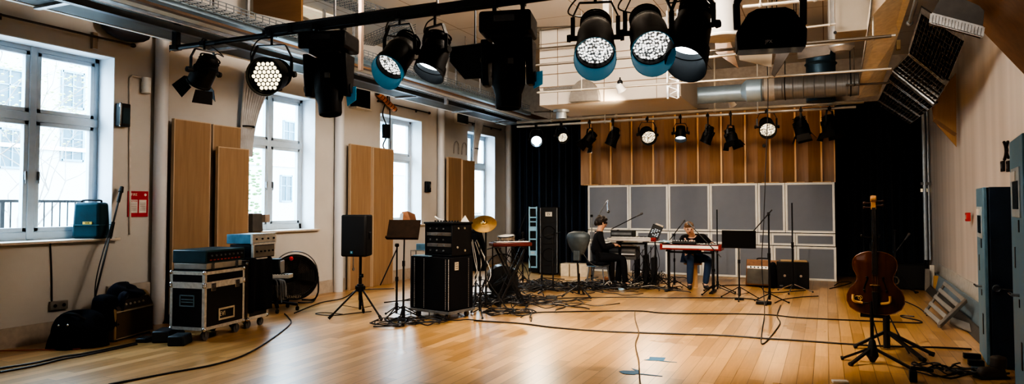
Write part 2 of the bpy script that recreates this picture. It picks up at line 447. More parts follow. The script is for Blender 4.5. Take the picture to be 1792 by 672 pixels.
t = T('bare_tree', 'bare spring tree with fine branches, nearer the railing outside the nearest window', 'tree', (-12.2, 6.9, -1.05)); tree(t, 2.0, 3)
t = T('bare_tree', 'second bare tree with fine twigs, left of the other outside the nearest window', 'tree', (-13.4, 6.0, -1.05)); tree(t, 2.5, 8)
t = T('climbing_shrub', 'green leafy shrub outside the second window', 'shrub', (-10.6, 10.3, -1.05))
lf = MB(); rr = random.Random(5)
for i in range(420):
    z = rr.uniform(.2, 3.9); lf.ball((rr.gauss(0, .18), rr.gauss(0, .24), z), rr.uniform(.03, .06), (1, 1, .5), n=5)
MB().tube([(0, 0, 0), (.05, .05, 1.5), (0, -.05, 3.4)], .03).build('stem', MATS['bark'], t)
lf.build('foliage', mat('ivy_leaf', (.16, .28, .10), .8, 0, .4, 30), t)
# ================================================================== FAR END: curtains, diffuser, screens
CURT = fabric('stage_curtain_cloth', (.010, .017, .030), .85, 60, .12, .12)
def curtain(name, label, x0, x1, y, z0, z1, pleats, amp, seed):
    rr = random.Random(seed); ph = [rr.uniform(0, 6.28) for _ in range(4)]
    r = T(name, label, 'curtain', ((x0+x1)/2, y, z0))
    W = x1-x0
    def f(u, v):
        a = u*pleats*2*PI
        d = math.sin(a+.5*math.sin(a*.37+ph[0]))*amp+.4*amp*math.sin(a*2.3+ph[1])*(.4+.6*(1-v))
        return Vector(((u-.5)*W+.02*math.sin(a*2+ph[2])*(1-v), d, v*(z1-z0)))
    MB().grid(f, int(pleats*14), 10).build('drape', CURT, r, ang=80)
    MB().box((0, 0, z1-z0+.03), (W, .06, .07)).build('track', BLACKM, r)
    return r
curtain('stage_curtain', 'dark navy floor-length curtain between the left wall and the grey screens', -7.78, -5.3, 17.3, .02, 3.72, 13, .07, 1)
curtain('stage_curtain', 'near-black floor-length curtain right of the grey screens', -.15, 1.9, 16.75, .02, 3.9, 11, .07, 2)
curtain('stage_curtain', 'black curtain hung behind the timber diffuser and screens', -5.35, -.05, 17.45, .02, 3.72, 20, .05, 3)

# timber diffuser wall over the screens
DW0, DW1, DY, DZ0, DZ1 = -5.36, .175, 15.8, 2.04, 3.66
r = T('timber_diffuser', 'tall ribbed orange timber diffuser hung above the grey screens', 'acoustic panel', ((DW0+DW1)/2, DY, DZ0))
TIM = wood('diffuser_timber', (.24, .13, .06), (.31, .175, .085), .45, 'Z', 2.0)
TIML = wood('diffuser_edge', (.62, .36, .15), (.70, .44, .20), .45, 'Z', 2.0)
n = 22; W = (DW1-DW0); st = W/n; Hh = DZ1-DZ0
b = MB(); e = MB(); rr = random.Random(4)
for i in range(n):
    x0 = -W/2+i*st; sgn = 1 if i % 2 else -1
    dp = .10
    P = [(x0, -.02 if sgn > 0 else -.02-dp), (x0+st, -.02-dp if sgn > 0 else -.02)]
    b.slab([(P[0][0], P[0][1], 0), (P[1][0], P[1][1], 0), (P[1][0], P[1][1], Hh), (P[0][0], P[0][1], Hh)], (0, .02, 0))
    ew = .035 if i % 2 else .016
    e.box((x0, -.03-(dp if i % 2 else 0)-.005, Hh/2), (ew, .03, Hh))
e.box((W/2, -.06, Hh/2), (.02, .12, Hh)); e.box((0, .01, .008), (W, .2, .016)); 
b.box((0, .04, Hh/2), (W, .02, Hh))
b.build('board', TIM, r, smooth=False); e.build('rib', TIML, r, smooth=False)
hole = onY(1337, 255, DY-.11)
MB().rod((hole.x-r.location.x, -.135, hole.z-DZ0), (hole.x-r.location.x, -.10, hole.z-DZ0), .035, n=16).build('cable_hole', BLACK, r)
tag(MB().box((-2.6, 15.98, 3.85), (5.6, .12, .34)).build('steel_beam', mat('beam_grey', (.16, .145, .13), .6)), 'dark grey beam running above the timber diffuser', 'beam')

# free-standing screens in white frames
SFAB = fabric('screen_fabric', (.20, .22, .26), .92, 90, .06, .1, .03)
SFR = mat('screen_frame_white', (.70, .69, .64), .45, 0, .05, 10)
SY0, SY1 = 15.66, 15.53
def sy(x): return SY0+(SY1-SY0)*(x+5.165)/5.33
def screen(px0, px1, z0, z1, label, group):
    a = onY(px0, 400, 15.6); c = onY(px1, 400, 15.6); x0, x1 = a.x, c.x; xm = (x0+x1)/2; W = x1-x0-.006; Hh = z1-z0-.004
    r = T('acoustic_screen', label, 'acoustic screen', (xm, sy(xm), z0), math.atan2(SY1-SY0, 5.33), group)
    fw = .045; f = MB()
    for s in (-1, 1): f.box((s*(W/2-fw/2), 0, Hh/2), (fw, .07, Hh)); f.box((0, 0, Hh/2+s*(Hh/2-fw/2)), (W-2*fw, .07, fw))
    f.build('frame', SFR, r, bev=.004)
    MB().box((0, .004, Hh/2), (W-2*fw+.01, .05, Hh-2*fw+.01)).build('fabric_panel', SFAB, r, smooth=False)
TOP = [1028, 1101, 1170, 1243, 1327, 1375, 1462]; MID = [1028, 1113, 1172, 1243, 1326, 1350, 1392, 1462]; BOT = [1028, 1099, 1168, 1228, 1291, 1353, 1394, 1463]
ordn = ['first', 'second', 'third', 'fourth', 'fifth', 'sixth', 'seventh']
for i in range(6): screen(TOP[i], TOP[i+1], .985, 2.035, '%s tall grey screen from the left in the top row under the timber' % ordn[i], 'tall top-row screens')
for i in range(7): screen(MID[i], MID[i+1], .715, .975, '%s low grey screen from the left in the narrow middle row' % ordn[i], 'narrow middle-row screens')
for i in range(7): screen(BOT[i], BOT[i+1], .005, .705, '%s grey screen from the left in the bottom row on the floor' % ordn[i], 'bottom-row screens')

# wooden panels leaning along the left wall
PNLM = wood('maple_panel', (.27, .17, .095), (.35, .23, .135), .5, 'Z', 1.5)
PNLE = wood('maple_panel_edge', (.52, .40, .28), (.58, .46, .34), .5, 'Z', 1.5)
def wpanel(px0, px1, pyt, X, label, lean=.0):
    a = onX(px0, pyt, X); c = onX(px1, pyt, X); W = c.y-a.y; H = a.z
    r = T('wooden_panel', label, 'acoustic panel', (X, (a.y+c.y)/2, 0), 0, 'wooden panels stood along the window wall')
    MB().box((-.0, 0, H/2), (.05, W-.016, H)).build('board', PNLM, r, bev=.004)
    e = MB()
    for s in (-1, 1): e.box((-.0, s*(W/2-.005), H/2), (.056, .012, H+.004))
    e.box((0, 0, H), (.056, W, .012)); e.build('edging', PNLE, r)
    return r, W, H
wpanel(303, 367, 208, -7.96, 'tall wooden panel standing behind the flight cases, nearest to the camera')
wpanel(371, 421, 218, -8.03, 'tall wooden panel half hidden behind the shorter one before the second window')
wpanel(380, 434, 257, -7.86, 'shorter wooden panel standing in front at the edge of the second window')
pr, W, H = wpanel(612, 648, 252, -7.99, 'wooden panel with slotted hardware standing behind the loudspeaker on its tripod')
q = onX(618, 470, -7.96)
MB().box((.03, q.y-pr.location.y, .55), (.012, .02, .3)).rod((.03, q.y-pr.location.y, .38), (.045, q.y-pr.location.y, .38), .03).rod((.03, q.y-pr.location.y, .72), (.045, q.y-pr.location.y, .72), .02).build('slotted_rail', GREYM, pr)
wpanel(652, 687, 258, -7.93, 'wooden panel standing directly left of the third window')
wpanel(783, 806, 275, -7.95, 'orange-lit wooden panel before the farthest window, the one further left')
wpanel(808, 829, 280, -7.92, 'wooden panel at the edge of the farthest window, behind the cymbal')
# ================================================================== OVERHEAD
# --- service tray along the window wall
TX0, TX1, TZ = -7.5, -6.75, 3.64
r = T('service_tray', 'long pale-edged metal service tray hung along the window wall', 'cable tray', (-7.1, 9, TZ))
L = 14.0; yc = 9.0
MB().box((-.39, 0, .03), (.05, L, .085)).build('white_edge', mat('tray_edge_white', (.85, .82, .76), .4, 0, .05, 4), r, smooth=False)
MB().box((0, 0, .0), (.76, L, .012)).build('tray_plate', mat('tray_plate_grey', (.085, .078, .068), .6, 0, .25, 5), r, smooth=False)
MB().box((.39, 0, .05), (.016, L, .12)).build('inner_edge', GALV, r, smooth=False)
for y in (-4.6, -2.4, -.2, 2.0, 4.2, 6.4):
    for hx_ in (.3, -.3): MB().box((hx_, y, .56), (.038, .038, 1.1)).build('hanger', GALV, r, smooth=False)
    MB().box((0, y, -.02), (.8, .06, .03)).build('cross_channel', GALV, r, smooth=False)
def rail(name, label, cat, X, pz, w, h, m, y0, y1, group=None, bm=None):
    o = (bm or MB().box((0, 0, 0), (w, y1-y0, h))).build(name, m, smooth=False, loc=(X, (y0+y1)/2, pz)); return tag(o, label, cat, group)
def zat(px, py, X): return onX(px, py, X).z
o = rail('batten_lamp', 'long pale blue-white batten lamp above the nearest window', 'lamp', -7.12, 3.78, .12, .1, mat('batten_white', (.72, .80, .88), .35, emit=(.6, .8, 1), es=.12), 2.6, onX(205, 28, -7.12).y)
TRY = GALV
rail('steel_channel', 'dark grey steel channel lying nearest above the tray', 'channel', -6.72, zat(300, 48, -6.72), .07, .07, mat('channel_dark', (.10, .11, .12), .4, .6), 3, 15.6)
rail('steel_channel', 'galvanised channel in the middle of the overhead service run', 'channel', -6.5, zat(300, 30, -6.5), .1, .05, GALV, 3, 15.6)
rail('copper_pipe', 'orange-brown pipe running above the service tray', 'pipe', -6.9, zat(300, 41, -6.9), .06, .06, mat('pipe_orange', (.48, .25, .12), .5, .2), 5.2, 15.5)
rail('timber_rail', 'dark brown timber rail in the overhead service run', 'rail', -6.2, zat(330, 22, -6.2), .08, .1, mat('rail_brown', (.13, .075, .04), .6), 4, 15.6)
rail('trunking', 'cream cable trunking in the overhead service run', 'trunking', -6.35, zat(340, 38, -6.35)+.05, .16, .1, mat('trunking_cream', (.50, .42, .30), .55), 4, 15.4)
rail('steel_rail', 'blue-grey steel rail under the wire mesh tray', 'rail', -5.78, zat(430, 46, -5.78), .1, .06, mat('rail_blue_grey', (.20, .29, .36), .4, .5), 3, 13.5)
# wire mesh trays
MESHD = mat('mesh_dark_steel', (.12, .15, .18), .45, .5, .2, 9)
def mesh_tray(name, label, p, q, width, side):
    p = Vector(p); q = Vector(q); d = (q-p); L = d.length; d.normalize(); s = Vector((-d.y, d.x, 0)).normalized()
    b = MB()
    for i in range(9):
        o = (i/8-.5)*width
        b.bar(p+s*o, q+s*o, .006, .006)
    for k in (-1, 1):
        for hh in (.035, .07): b.bar(p+s*k*width/2+UP*hh, q+s*k*width/2+UP*hh, .007, .007)
    n = int(L/.1)
    for i in range(n):
        a = p+d*(i*.1); b.bar(a-s*width/2, a+s*width/2, .006, .006)
        for k in (-1, 1): b.bar(a+s*k*width/2, a+s*k*width/2+UP*.07, .006, .006)
    o = b.build(name, MESHD if side > 0 else GALV, smooth=False); return tag(o, label, 'cable tray')
z1 = zat(430, 38, -5.7)
mesh_tray('mesh_cable_tray', 'bluish wire mesh cable tray beside the hanging brown board', (-5.7, 3.4, z1), (-5.7, 13, z1), .3, 1)
A = fl(565, -8, 4.5); B_ = fl(700, 40, 4.5)
mesh_tray('mesh_cable_tray', 'grey wire mesh cable tray crossing high above the front lighting bar', A, B_, .34, 1)
A = fl(640, 78, 4.2); B_ = fl(712, 48, 4.2)
mesh_tray('mesh_cable_tray', 'short grey wire mesh tray behind the third hanging lamp', A, B_, .3, 1)

# loose cable bundles lying in the tray
rr = random.Random(11)
for lab, c, x, n in (('red and orange cables lying in the far part of the tray', (.42, .09, .03), -6.95, 5), ('black cables lying along the tray', (.02, .02, .02), -7.0, 7), ('grey cables lying along the tray', (.30, .30, .30), -6.85, 6)):
    b = MB()
    for i in range(n):
        pts = []; ox = rr.uniform(-.12, .12)
        y0 = 9.5 if 'red' in lab else 4.5
        for k in range(12):
            pts.append((x+ox+rr.uniform(-.05, .05), y0+k*(15.4-y0)/11, TZ+.03+rr.uniform(0, .12)))
        b.tube(pts, .011, 5, sub=3)
    o = b.build('cable_bundle', mat('cable_'+lab.split()[0], c, .5, 0, .2, 20)); tag(o, lab, 'cables', kind='stuff')
# far end bracket of the tray
q = onX(890, 205, -7.05)
r = T('tray_bracket', 'galvanised bracket with yellow tag at the far end of the tray', 'bracket', (-7.05, q.y-.2, TZ))
MB().box((-.2, 0, .2), (.05, .05, .5)).box((.25, 0, .2), (.05, .05, .5)).box((0, 0, 0), (.7, .08, .05)).box((0, 0, .4), (.6, .05, .05)).build('frame', GALV, r, bev=.004)
MB().box((.03, -.03, .2), (.16, .01, .2)).build('tag', mat('tag_yellow', (.60, .38, .10), .6), r)

def hangboard(name, label, pts, t, m):
    c = sum(pts, Vector())/len(pts); r = T(name, label, 'panel', c)
    MB().slab([p-c for p in pts], t).build('board', m, r, smooth=False)
    P = sorted(pts, key=lambda p: -p.z)[:2]
    for p in P:
        if p.z < ZC-.02: MB().rod(p-c+Vector((0, t[1]*.5, -.01)), Vector((p.x-c.x, p.y-c.y+t[1]*.5, ZC-c.z-.002)), .006, n=6).build('hanger_rod', BLACKM, r)
    return r
# --- hanging boards, skylight and bulkheads
BRD = wood('brown_board', (.15, .078, .030), (.19, .10, .042), .55, 'X', 1.5)
a, b_, c, d = onY(443, -25, 7.6), onY(527, -25, 7.6), onY(527, 40, 7.6), onY(443, 22, 7.6)
hangboard('hanging_board', 'brown rectangular board hung at the top left behind the bar', [a, b_, c, d], (0, .04, 0), BRD)
a, b_, c, d = onY(398, -20, 7.9), onY(445, -25, 7.9), onY(445, 28, 7.9), onY(398, 12, 7.9)
tag(MB().slab([a, b_, c, d], (0, .04, 0)).build('ceiling_board', CEIL, smooth=False), 'pale board beside the brown hanging board', 'panel')
a, b_, c, d = onY(340, -20, 8.3), onY(398, -20, 8.3), onY(400, 14, 8.3), onY(340, -6, 8.3)
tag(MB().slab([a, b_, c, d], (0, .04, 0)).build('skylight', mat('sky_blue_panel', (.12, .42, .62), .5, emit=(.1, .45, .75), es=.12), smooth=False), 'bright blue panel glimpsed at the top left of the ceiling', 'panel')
ORG = mat('orange_webbing', (.50, .24, .03), .6, 0, .15, 10)
q = onY(218, 16, 5.6); q2 = onY(282, -6, 5.6); q3 = onY(232, -10, 5.6)
tag(MB().slab([q, q+Vector((.03, 0, -.05)), q2+Vector((.05, 0, -.03)), q2+Vector((0, 0, .05)), q3], (0, .03, 0)).build('orange_sling', ORG, smooth=False), 'orange fabric sling at the upper left above the tray', 'sling')
a, b_, c, d = fl(530, 12, 4.7), fl(600, 35, 4.7), fl(560, 42, 4.7), fl(525, 25, 4.7)
tag(MB().slab([a, b_, c, d], (0, 0, .03)).build('ceiling_light_panel', mat('lit_cream', (.8, .72, .55), .6, emit=(1, .85, .6), es=.25), smooth=False), 'pale rectangular panel set in the ceiling above the bar', 'panel')

# central boxed duct
BOXM = mat('duct_box_cream', (.48, .44, .385), .7, 0, .06, 1.5, .03, bscale=40)
by = 11.5
a = onY(944, 186, by); c = onY(1192, 178, by)
r = T('duct_housing', 'large cream boxed duct housing hung in the middle of the ceiling', 'duct', ((a.x+c.x)/2, by, a.z))
W = c.x-a.x; Hh = ZC-a.z-.01
MB().box((0, .8, Hh/2), (W, 1.6, Hh)).build('casing', BOXM, r, bev=.01)
e = MB()
for zz in (.0, .33, .56, .86, 1.12): e.box((0, -.006, zz+.006), (W+.02, .014, .014))
for xx in (-.36, -.02, .34): e.box((W*xx, -.004, Hh*.5), (.008, .01, Hh))
e.build('joint_strip', mat('joint_brown', (.20, .145, .10), .6), r, smooth=False)
g = MB(); g.box((-W*.32, -.01, .30), (.75, .016, .05)); g.build('grille', mat('grille_grey', (.16, .15, .14), .6, .3, .4, 60), r)
dm = onY(1026, 181, by); R = .27
poly = [(R*math.cos(t*PI/20), R*1.42*math.sin(t*PI/20)) for t in range(21)]
MB().prism(poly, .14, tr(dm.x-r.location.x, .0, .02) @ rx(PI/2)).build('dome_cover', mat('dome_grey', (.15, .138, .125), .7, 0, .15, 20), r)
st = onY(979, 205, by+.5)
tag(MB().rod((st.x, by+.6, st.z-.02), (st.x, by+.6, a.z+.002), .1, n=20).rod((st.x, by+.6, a.z-.05), (st.x, by+.6, a.z-.004), .15, n=20).build('duct_stub', mat('duct_blue_grey', (.25, .28, .31), .5, .4)), 'short blue-grey duct stub below the cream duct housing', 'duct')

# silver round ducts
DUCT = mat('spiral_duct', (.20, .205, .21), .42, .5, .12, 3, .12, stretch=(40, 1, 1), bscale=6)
DUCTB = mat('duct_bluish', (.30, .40, .48), .42, .4, .1, 4)
p = onY(1196, 169, 13.3); q = onY(1345, 166, 13.3); RD = .16
tag(MB().rod((p.x, 13.3, p.z), (q.x, 13.3, p.z), RD, n=28).rod((p.x, 13.3, p.z), (p.x+.06, 13.3, p.z), RD*1.25, n=28).rod((p.x+.75, 13.3, p.z), (p.x+.77, 13.3, p.z), RD*1.04, n=28).build('round_duct', DUCTB), 'lower bluish round duct running behind the pipes in the middle', 'duct')
p = onY(1335, 157, 12.2); q = onY(1503, 152, 12.2); RD = .19
r = T('round_duct', 'silver spiral round duct with open mouth hung right of centre', 'duct', (p.x, 12.2, p.z))
Lq = q.x-p.x
b = MB().rod((0, 0, 0), (Lq, 0, 0), RD, n=32)
for i in range(9): b.lathe([(RD, -.006), (RD+.008, 0), (RD, .006)], tr(.15+i*Lq/9, 0, 0) @ ry(PI/2), 32)
b.build('tube', DUCT, r)
MB().lathe([(RD*.96, 0), (RD*1.05, -.02), (RD*1.02, -.25), (RD*.6, -.34), (0, -.36)], ry(PI/2) @ rz(0), 32).build('mouth', DUCTB, r)
MB().lathe([(RD*1.02, 0), (RD*1.05, .06), (RD*1.05, .1), (RD*1.02, .16)], tr(.03, 0, 0) @ ry(PI/2), 32).build('collar', mat('duct_tape', (.36, .33, .29), .5), r)
for xx in (.35, Lq-.12):
    hg = MB().rod((xx, 0, RD), (xx, 0, ZC-p.z), .008).build('hanger_rod', BLACKM, r)
    MB().torus((xx, 0, 0), RD+.006, .008, ry(PI/2)).build('hanger_ring', BLACKM, r)
p = onY(1437, 178, 12.9)
tag(MB().rod((p.x, 12.9, p.z), (p.x, 12.9, 4.3), .235, n=28).lathe([(.24, 0), (.262, .03), (.24, .06)], tr(p.x, 12.9, p.z+.36), 28).lathe([(.24, 0), (.262, .03), (.24, .06)], tr(p.x, 12.9, p.z+.62), 28).build('vertical_duct', mat('duct_dark_blue', (.05, .10, .15), .4, .5, .2, 3)), 'dark blue vertical duct behind the silver spiral duct', 'duct')
# big drum outlet, grey with a pale flange
dd = onY(1265, 66, 8.6)
r = T('air_outlet', 'large pale grey drum air outlet with flared rim above the wash light', 'duct', (dd.x, 8.6, dd.z))
MB().lathe([(.235, .0), (.20, .05), (.195, .95)], None, 36).build('drum', mat('drum_grey', (.24, .23, .22), .6, 0, .06, 3), r)
MB().lathe([(0, .01), (.16, .005), (.235, -.012), (.245, .004), (.235, .02), (.2, .03)], None, 36).build('rim', mat('drum_rim', (.42, .40, .36), .5), r)
# beige box with round grey duct, upper right
p = onY(1462, 57, 9.6); q = onY(1524, 60, 9.6)
r = T('ceiling_box', 'beige square ceiling box at the upper right above the spiral duct', 'duct', ((p.x+q.x)/2, 9.9, p.z))
W = q.x-p.x
MB().box((0, 0, .6), (W, .6, 1.2)).build('casing', mat('ceiling_box_beige', (.30, .265, .22), .7, 0, .05, 3), r, bev=.008)
MB().box((0, -.31, .72), (W*.9, .015, .55)).build('face_panel', mat('face_panel_grey', (.17, .155, .14), .6), r, bev=.005)
MB().rod((-W/2-.004, -.31, .0), (-W/2-.004, -.29, .0), .02).build('bolt', BLACK, r)
p = onY(1473, 92, 10.4)
tag(MB().lathe([(0, -.0), (.1, .012), (.16, .07), (.17, .16), (.17, .75)], tr(p.x, 10.4, p.z), 28).build('duct_end', mat('duct_end_grey', (.42, .41, .40), .4, .6)), 'rounded grey duct end below the beige ceiling box', 'duct')
# hung brown and cream acoustic boards
a, b_, c, d = onY(1251, 72, 9.6), onY(1278, 72, 9.6), onY(1293, 120, 9.6), onY(1252, 92, 9.6)
hangboard('angled_board', 'small angled brown board hung beside the drum air outlet', [a, b_, c, d], (0, .03, 0), BRD)
CRM = mat('cream_canvas', (.40, .35, .28), .8, 0, .05, 3)
a, b_, c, d = onY(1292, 90, 9.5), onY(1352, 82, 9.5), onY(1350, 117, 9.5), onY(1294, 105, 9.5)
hangboard('cream_baffle', 'cream canvas baffle hung below the wash light', [a, b_, c, d], (0, .03, 0), CRM)
a, b_, c, d = onY(1360, 84, 10), onY(1390, 80, 10), onY(1355, 135, 10), onY(1350, 130, 10)
hangboard('grey_baffle', 'dark grey triangular baffle right of the cream canvas', [a, b_, c, d], (0, .03, 0), mat('baffle_grey', (.17, .16, .155), .8))
a, b_, c, d = onY(1394, 82, 10.4), onY(1456, 76, 10.4), onY(1452, 95, 10.4), onY(1396, 104, 10.4)
hangboard('grey_baffle', 'grey-brown baffle left of the rounded duct end', [a, b_, c, d], (0, .03, 0), mat('baffle_light', (.19, .17, .155), .8))

# ceiling shadow-side beam lines, right: sloping soffit
a, b_, c, d = onX(1500, 172, .5), onX(1534, 0, .5), onX(1594, 0, .9), onX(1538, 166, .9)
a2, d2 = a, d
tag(MB().slab([a, onX(1522, 40, .5), onX(1531, -60, .5), onX(1612, -60, .9), onX(1573, 58, .9), d], (0, 0, .05)).build('sloping_soffit', CRM if False else mat('soffit_cream', (.78, .72, .62), .7), smooth=False), 'long cream sloping soffit running between the pipes and the black louvres', 'soffit')

# black egg-crate louvre bank, sloping beside the right wall
def P4(u, v, Q):   # bilinear
    return (Q[0]*(1-u)+Q[1]*u)*(1-v)+(Q[3]*(1-u)+Q[2]*u)*v
LOUV = mat('louvre_black', (.22, .215, .21), .4, .5, .3, 20)
LOUVE = mat('louvre_bright', (.55, .55, .55), .35, .8, .2, 20)
def louvre(label, Q, nu, nv, depth, bright):
    """Q: upper-near, lower-near, lower-far, upper-far ; u down the slope, v along the room"""
    c = sum(Q, Vector())/4
    r = T('louvre_bank', label, 'louvre', c)
    Q = [q-c for q in Q]
    nrm = (Q[1]-Q[0]).cross(Q[3]-Q[0]).normalized()
    if nrm.z < 0: nrm = -nrm
    b = MB()
    for i in range(nu+1):
        a = P4(i/nu, 0, Q); e = P4(i/nu, 1, Q)
        b.slab([a, e, e+nrm*depth, a+nrm*depth], (Q[1]-Q[0]).normalized()*.006)
    for j in range(nv+1):
        a = P4(0, j/nv, Q); e = P4(1, j/nv, Q)
        b.slab([a, e, e+nrm*depth, a+nrm*depth], (Q[3]-Q[0]).normalized()*.006)
    b.build('fins', LOUV, r, smooth=False)
    b = MB(); b.slab([q+nrm*depth for q in Q], nrm*.02); b.build('back_plate', BLACK, r, smooth=False)
    b = MB()
    for v in bright:
        for k in (-.018, .018):
            a = P4(0, min(1, max(0, v+k)), Q)-nrm*.006; e = P4(1, min(1, max(0, v+k)), Q)-nrm*.006; b.bar(a, e, .01, .01)
        for i in range(nu+1):
            a = P4(i/nu, min(1, max(0, v-.018)), Q)-nrm*.005; e = P4(i/nu, min(1, max(0, v+.018)), Q)-nrm*.005; b.bar(a, e, .008, .008)
    b.build('bright_rib', LOUVE, r, smooth=False)
    return r
Q = [onX(1612, 24, .9), onX(1687, 72, 1.42), onX(1595, 217, 1.42), onX(1533, 180, .9)]
Q = [onX(1606, 40, .92), onX(1687, 72, 1.42), onX(1650, 130, 1.42), onX(1578, 112, .92)]
Q1 = [onX(1612, 24, .92), onX(1687, 72, 1.42), onX(1655, 148, 1.42), onX(1590, 96, .92)]
louvre('upper black egg-crate louvre bank sloping beside the right wall', Q1, 13, 9, .07, (.97,))
Q2 = [onX(1588, 98, .93), onX(1654, 150, 1.40), onX(1633, 184, 1.40), onX(1560, 126, .92)]
louvre('middle black louvre bank with bright ribs beside the right wall', Q2, 13, 5, .07, (.9,))
Q3 = [onX(1559, 130, .93), onX(1632, 186, 1.40), onX(1592, 217, 1.34), onX(1534, 182, .90)]
louvre('lowest and farthest black louvre bank hanging over the dark curtain', Q3, 14, 6, .07, (.15, .5, .85))
a, b_, c, d, e_ = onY(1630, 24, 6.6), onY(1646, -4, 6.6), onY(1682, -4, 6.6), onY(1723, 14, 6.6), onY(1720, 48, 6.6)
r = T('louvre_hood', 'grey-topped louvre hood with slotted front at the upper right corner', 'louvre', a)
MB().slab([Vector((0, 0, 0)), b_-a, c-a, d-a, e_-a], (0, .03, 0)).build('hood', mat('hood_grey', (.13, .125, .12), .6), r, smooth=False)
b = MB(); A0 = Vector((0, -.02, -.005)); A1 = e_-a+Vector((0, -.02, -.005)); dn = Vector((-.012, 0, -.075))
b.bar(A0, A1, .014, .014); b.bar(A0+dn, A1+dn, .012, .012)
for i in range(17): b.bar(A0+(A1-A0)*(i/16), A0+(A1-A0)*(i/16)+dn, .012, .02)
b.build('slots', LOUVE, r, smooth=False)
MB().slab([A0+Vector((0, .06, 0)), A1+Vector((0, .06, 0)), A1+dn+Vector((0, .06, 0)), A0+dn+Vector((0, .06, 0))], (0, .01, 0)).build('back_plate', LOUV, r, smooth=False)
p, q = onX(1606, -8, .86), onX(1592, 40, .86)
tag(MB().rod(p, q, .022).ball(q, .035).build('hanger_pipe', GREYM), 'short grey hanger pipe above the black louvres', 'pipe')
p = onX(1572, 79, .95)
tag(MB().box(p, (.05, .1, .13)).build('cable_box', mat('box_tan', (.45, .36, .20), .6)), 'small tan junction box between soffit and louvres', 'junction box')
# brown sloping boards by the right wall
a = onY(1717, 52, 7.0); q = onY(1792, 130, 7.0); sl = (q-a).normalized()
lo = a+sl*((xr(1.4)-.03-a.x)/sl.x); hi = a-sl*.95
off = Vector((0, -5.6, 0)); nn = Vector((sl.z, 0, -sl.x))*-.05
tag(MB().slab([hi, lo, lo+off, hi+off], nn).build('sloping_board', BRD, smooth=False), 'large brown board sloping from the ceiling to the right wall at the top right corner', 'panel')
by_ = 12.3
a, b_, c, d = onY(1630, 177, by_), onY(1673, 128, by_), onY(1674, 257, by_), onY(1634, 212, by_)
r = T('side_baffle', 'orange-brown triangular baffle on the right wall below the louvres', 'panel', c)
MB().slab([a-c, b_-c, Vector((0, 0, 0)), d-c], (0, .03, 0)).build('board', wood('side_baffle_wood', (.26, .14, .05), (.31, .17, .07), .5), r, smooth=False)
MB().bar(d-c+Vector((0, -.01, .02)), Vector((-.01, -.01, .18)), .02, .05).build('batten', mat('baffle_dark_band', (.16, .08, .03), .6), r)  # darker diagonal band across the board

# --- pipes of the lighting grid
PIPE = mat('grid_pipe', (.42, .385, .33), .4, .4, .15, 4)
PIPED = mat('grid_pipe_dark', (.10, .085, .07), .45, .4, .2, 4)
def xpipe(p0, p1, Y, r, m, label, drops=()):
    a = onY(*p0, Y); c = onY(*p1, Y); root = T('grid_pipe', label, 'pipe', (a+c)/2)
    MB().rod(a-root.location, c-root.location, r, n=10).build('pipe', m, root)
    for f in drops:
        q = a.lerp(c, f)-root.location
        MB().rod(q, Vector((q.x, q.y, ZC-root.location.z-.002)), r*.5, n=6).ball(q, r*1.5, n=8).build('drop_rod', m, root)
    return root
xpipe((940, 162), (1560, 120), 10.6, .018, PIPE, 'thin pale grid pipe in front of the cream duct housing', (.15, .42, .7))
xpipe((905, 117), (1560, 63), 9.0, .018, PIPED, 'thin dark grid pipe passing behind the big hanging lamps', (.3,))
xpipe((1216, 103), (1567, 62), 9.05, .02, PIPE, 'pale grid pipe below the wash light toward the soffit', (.9,))
xpipe((700, 60), (1000, 46), 11.2, .014, PIPED, 'thin dark rod behind the front bar near the large moving head', (.2, .6))
xpipe((720, 105), (1010, 79), 11.3, .014, PIPED, 'second thin dark rod below the first behind the large moving head', (.35, .8))
xpipe((1300, 12), (1460, -4), 8.0, .02, PIPE, 'short pale grid pipe above the black wash light', (.2, .8))
xpipe((1395, 50), (1462, 42), 9.4, .016, PIPE, 'short pale grid pipe between wash light and beige ceiling box', (.15, .85))
xpipe((1480, 149), (1556, 145), 12.0, .016, PIPED, 'short dark pipe ending at the sloping soffit', (.2,))
xpipe((905, 214), (1512, 178), 14.75, .035, PIPE, 'thick pale bar running above the far row of lamps', (.12, .33, .62, .93))
xpipe((905, 222), (1498, 187), 14.4, .026, mat('grid_pipe_steel', (.52, .51, .49), .35, .6, .1, 5), 'pale bar from which the far row of lamps hangs', (.3, .75))
xpipe((935, 196), (1240, 190), 13.6, .014, PIPED, 'thin dark pipe under the duct stub', (.1, .6))
tag(MB().lathe([(.02, 0), (.25, .012), (.35, .02), (.25, .03), (.02, .035)], tr(onY(1437, 186, 14.3)) @ Matrix.Diagonal((1, .5, 1, 1)), 30).build('clear_disc', mat('pale_disc', (.55, .60, .62), .3)), 'pale flat disc lying under the thick bar at right', 'disc')

# front lighting bar
FB = 5.5
a = onY(305, 84, FB); c = onY(1500, -48, FB); z0 = a.z
r = T('lighting_bar', 'long black lighting bar across the front of the ceiling grid', 'lighting bar', Vector(((a.x+c.x)/2, FB, z0)))
hw = (c.x-a.x)/2
MB().rod((-hw, 0, 0), (hw, 0, 0), .03, n=14).build('main_tube', BLACKM, r)
MB().box((-hw+1.4+(2*hw-1.4)/2, 0, .035), (2*hw-1.4, .07, .075)).build('wiring_trunk', mat('trunk_black', (.02, .02, .022), .45, .2, .3, 15), r, bev=.006)
MB().box((-hw+.03, 0, .14), (.08, .06, .3)).box((-hw+.02, 0, 0), (.12, .08, .06)).build('end_bracket', BLACKM, r, bev=.006)
MB().tube([(-hw+1.35, .0, .03), (-hw+1.42, -.01, .075), (-hw+1.8, 0, .085), (-hw+3.5, 0, .083)], .016, 7).build('trunk_cable', CABLE, r)
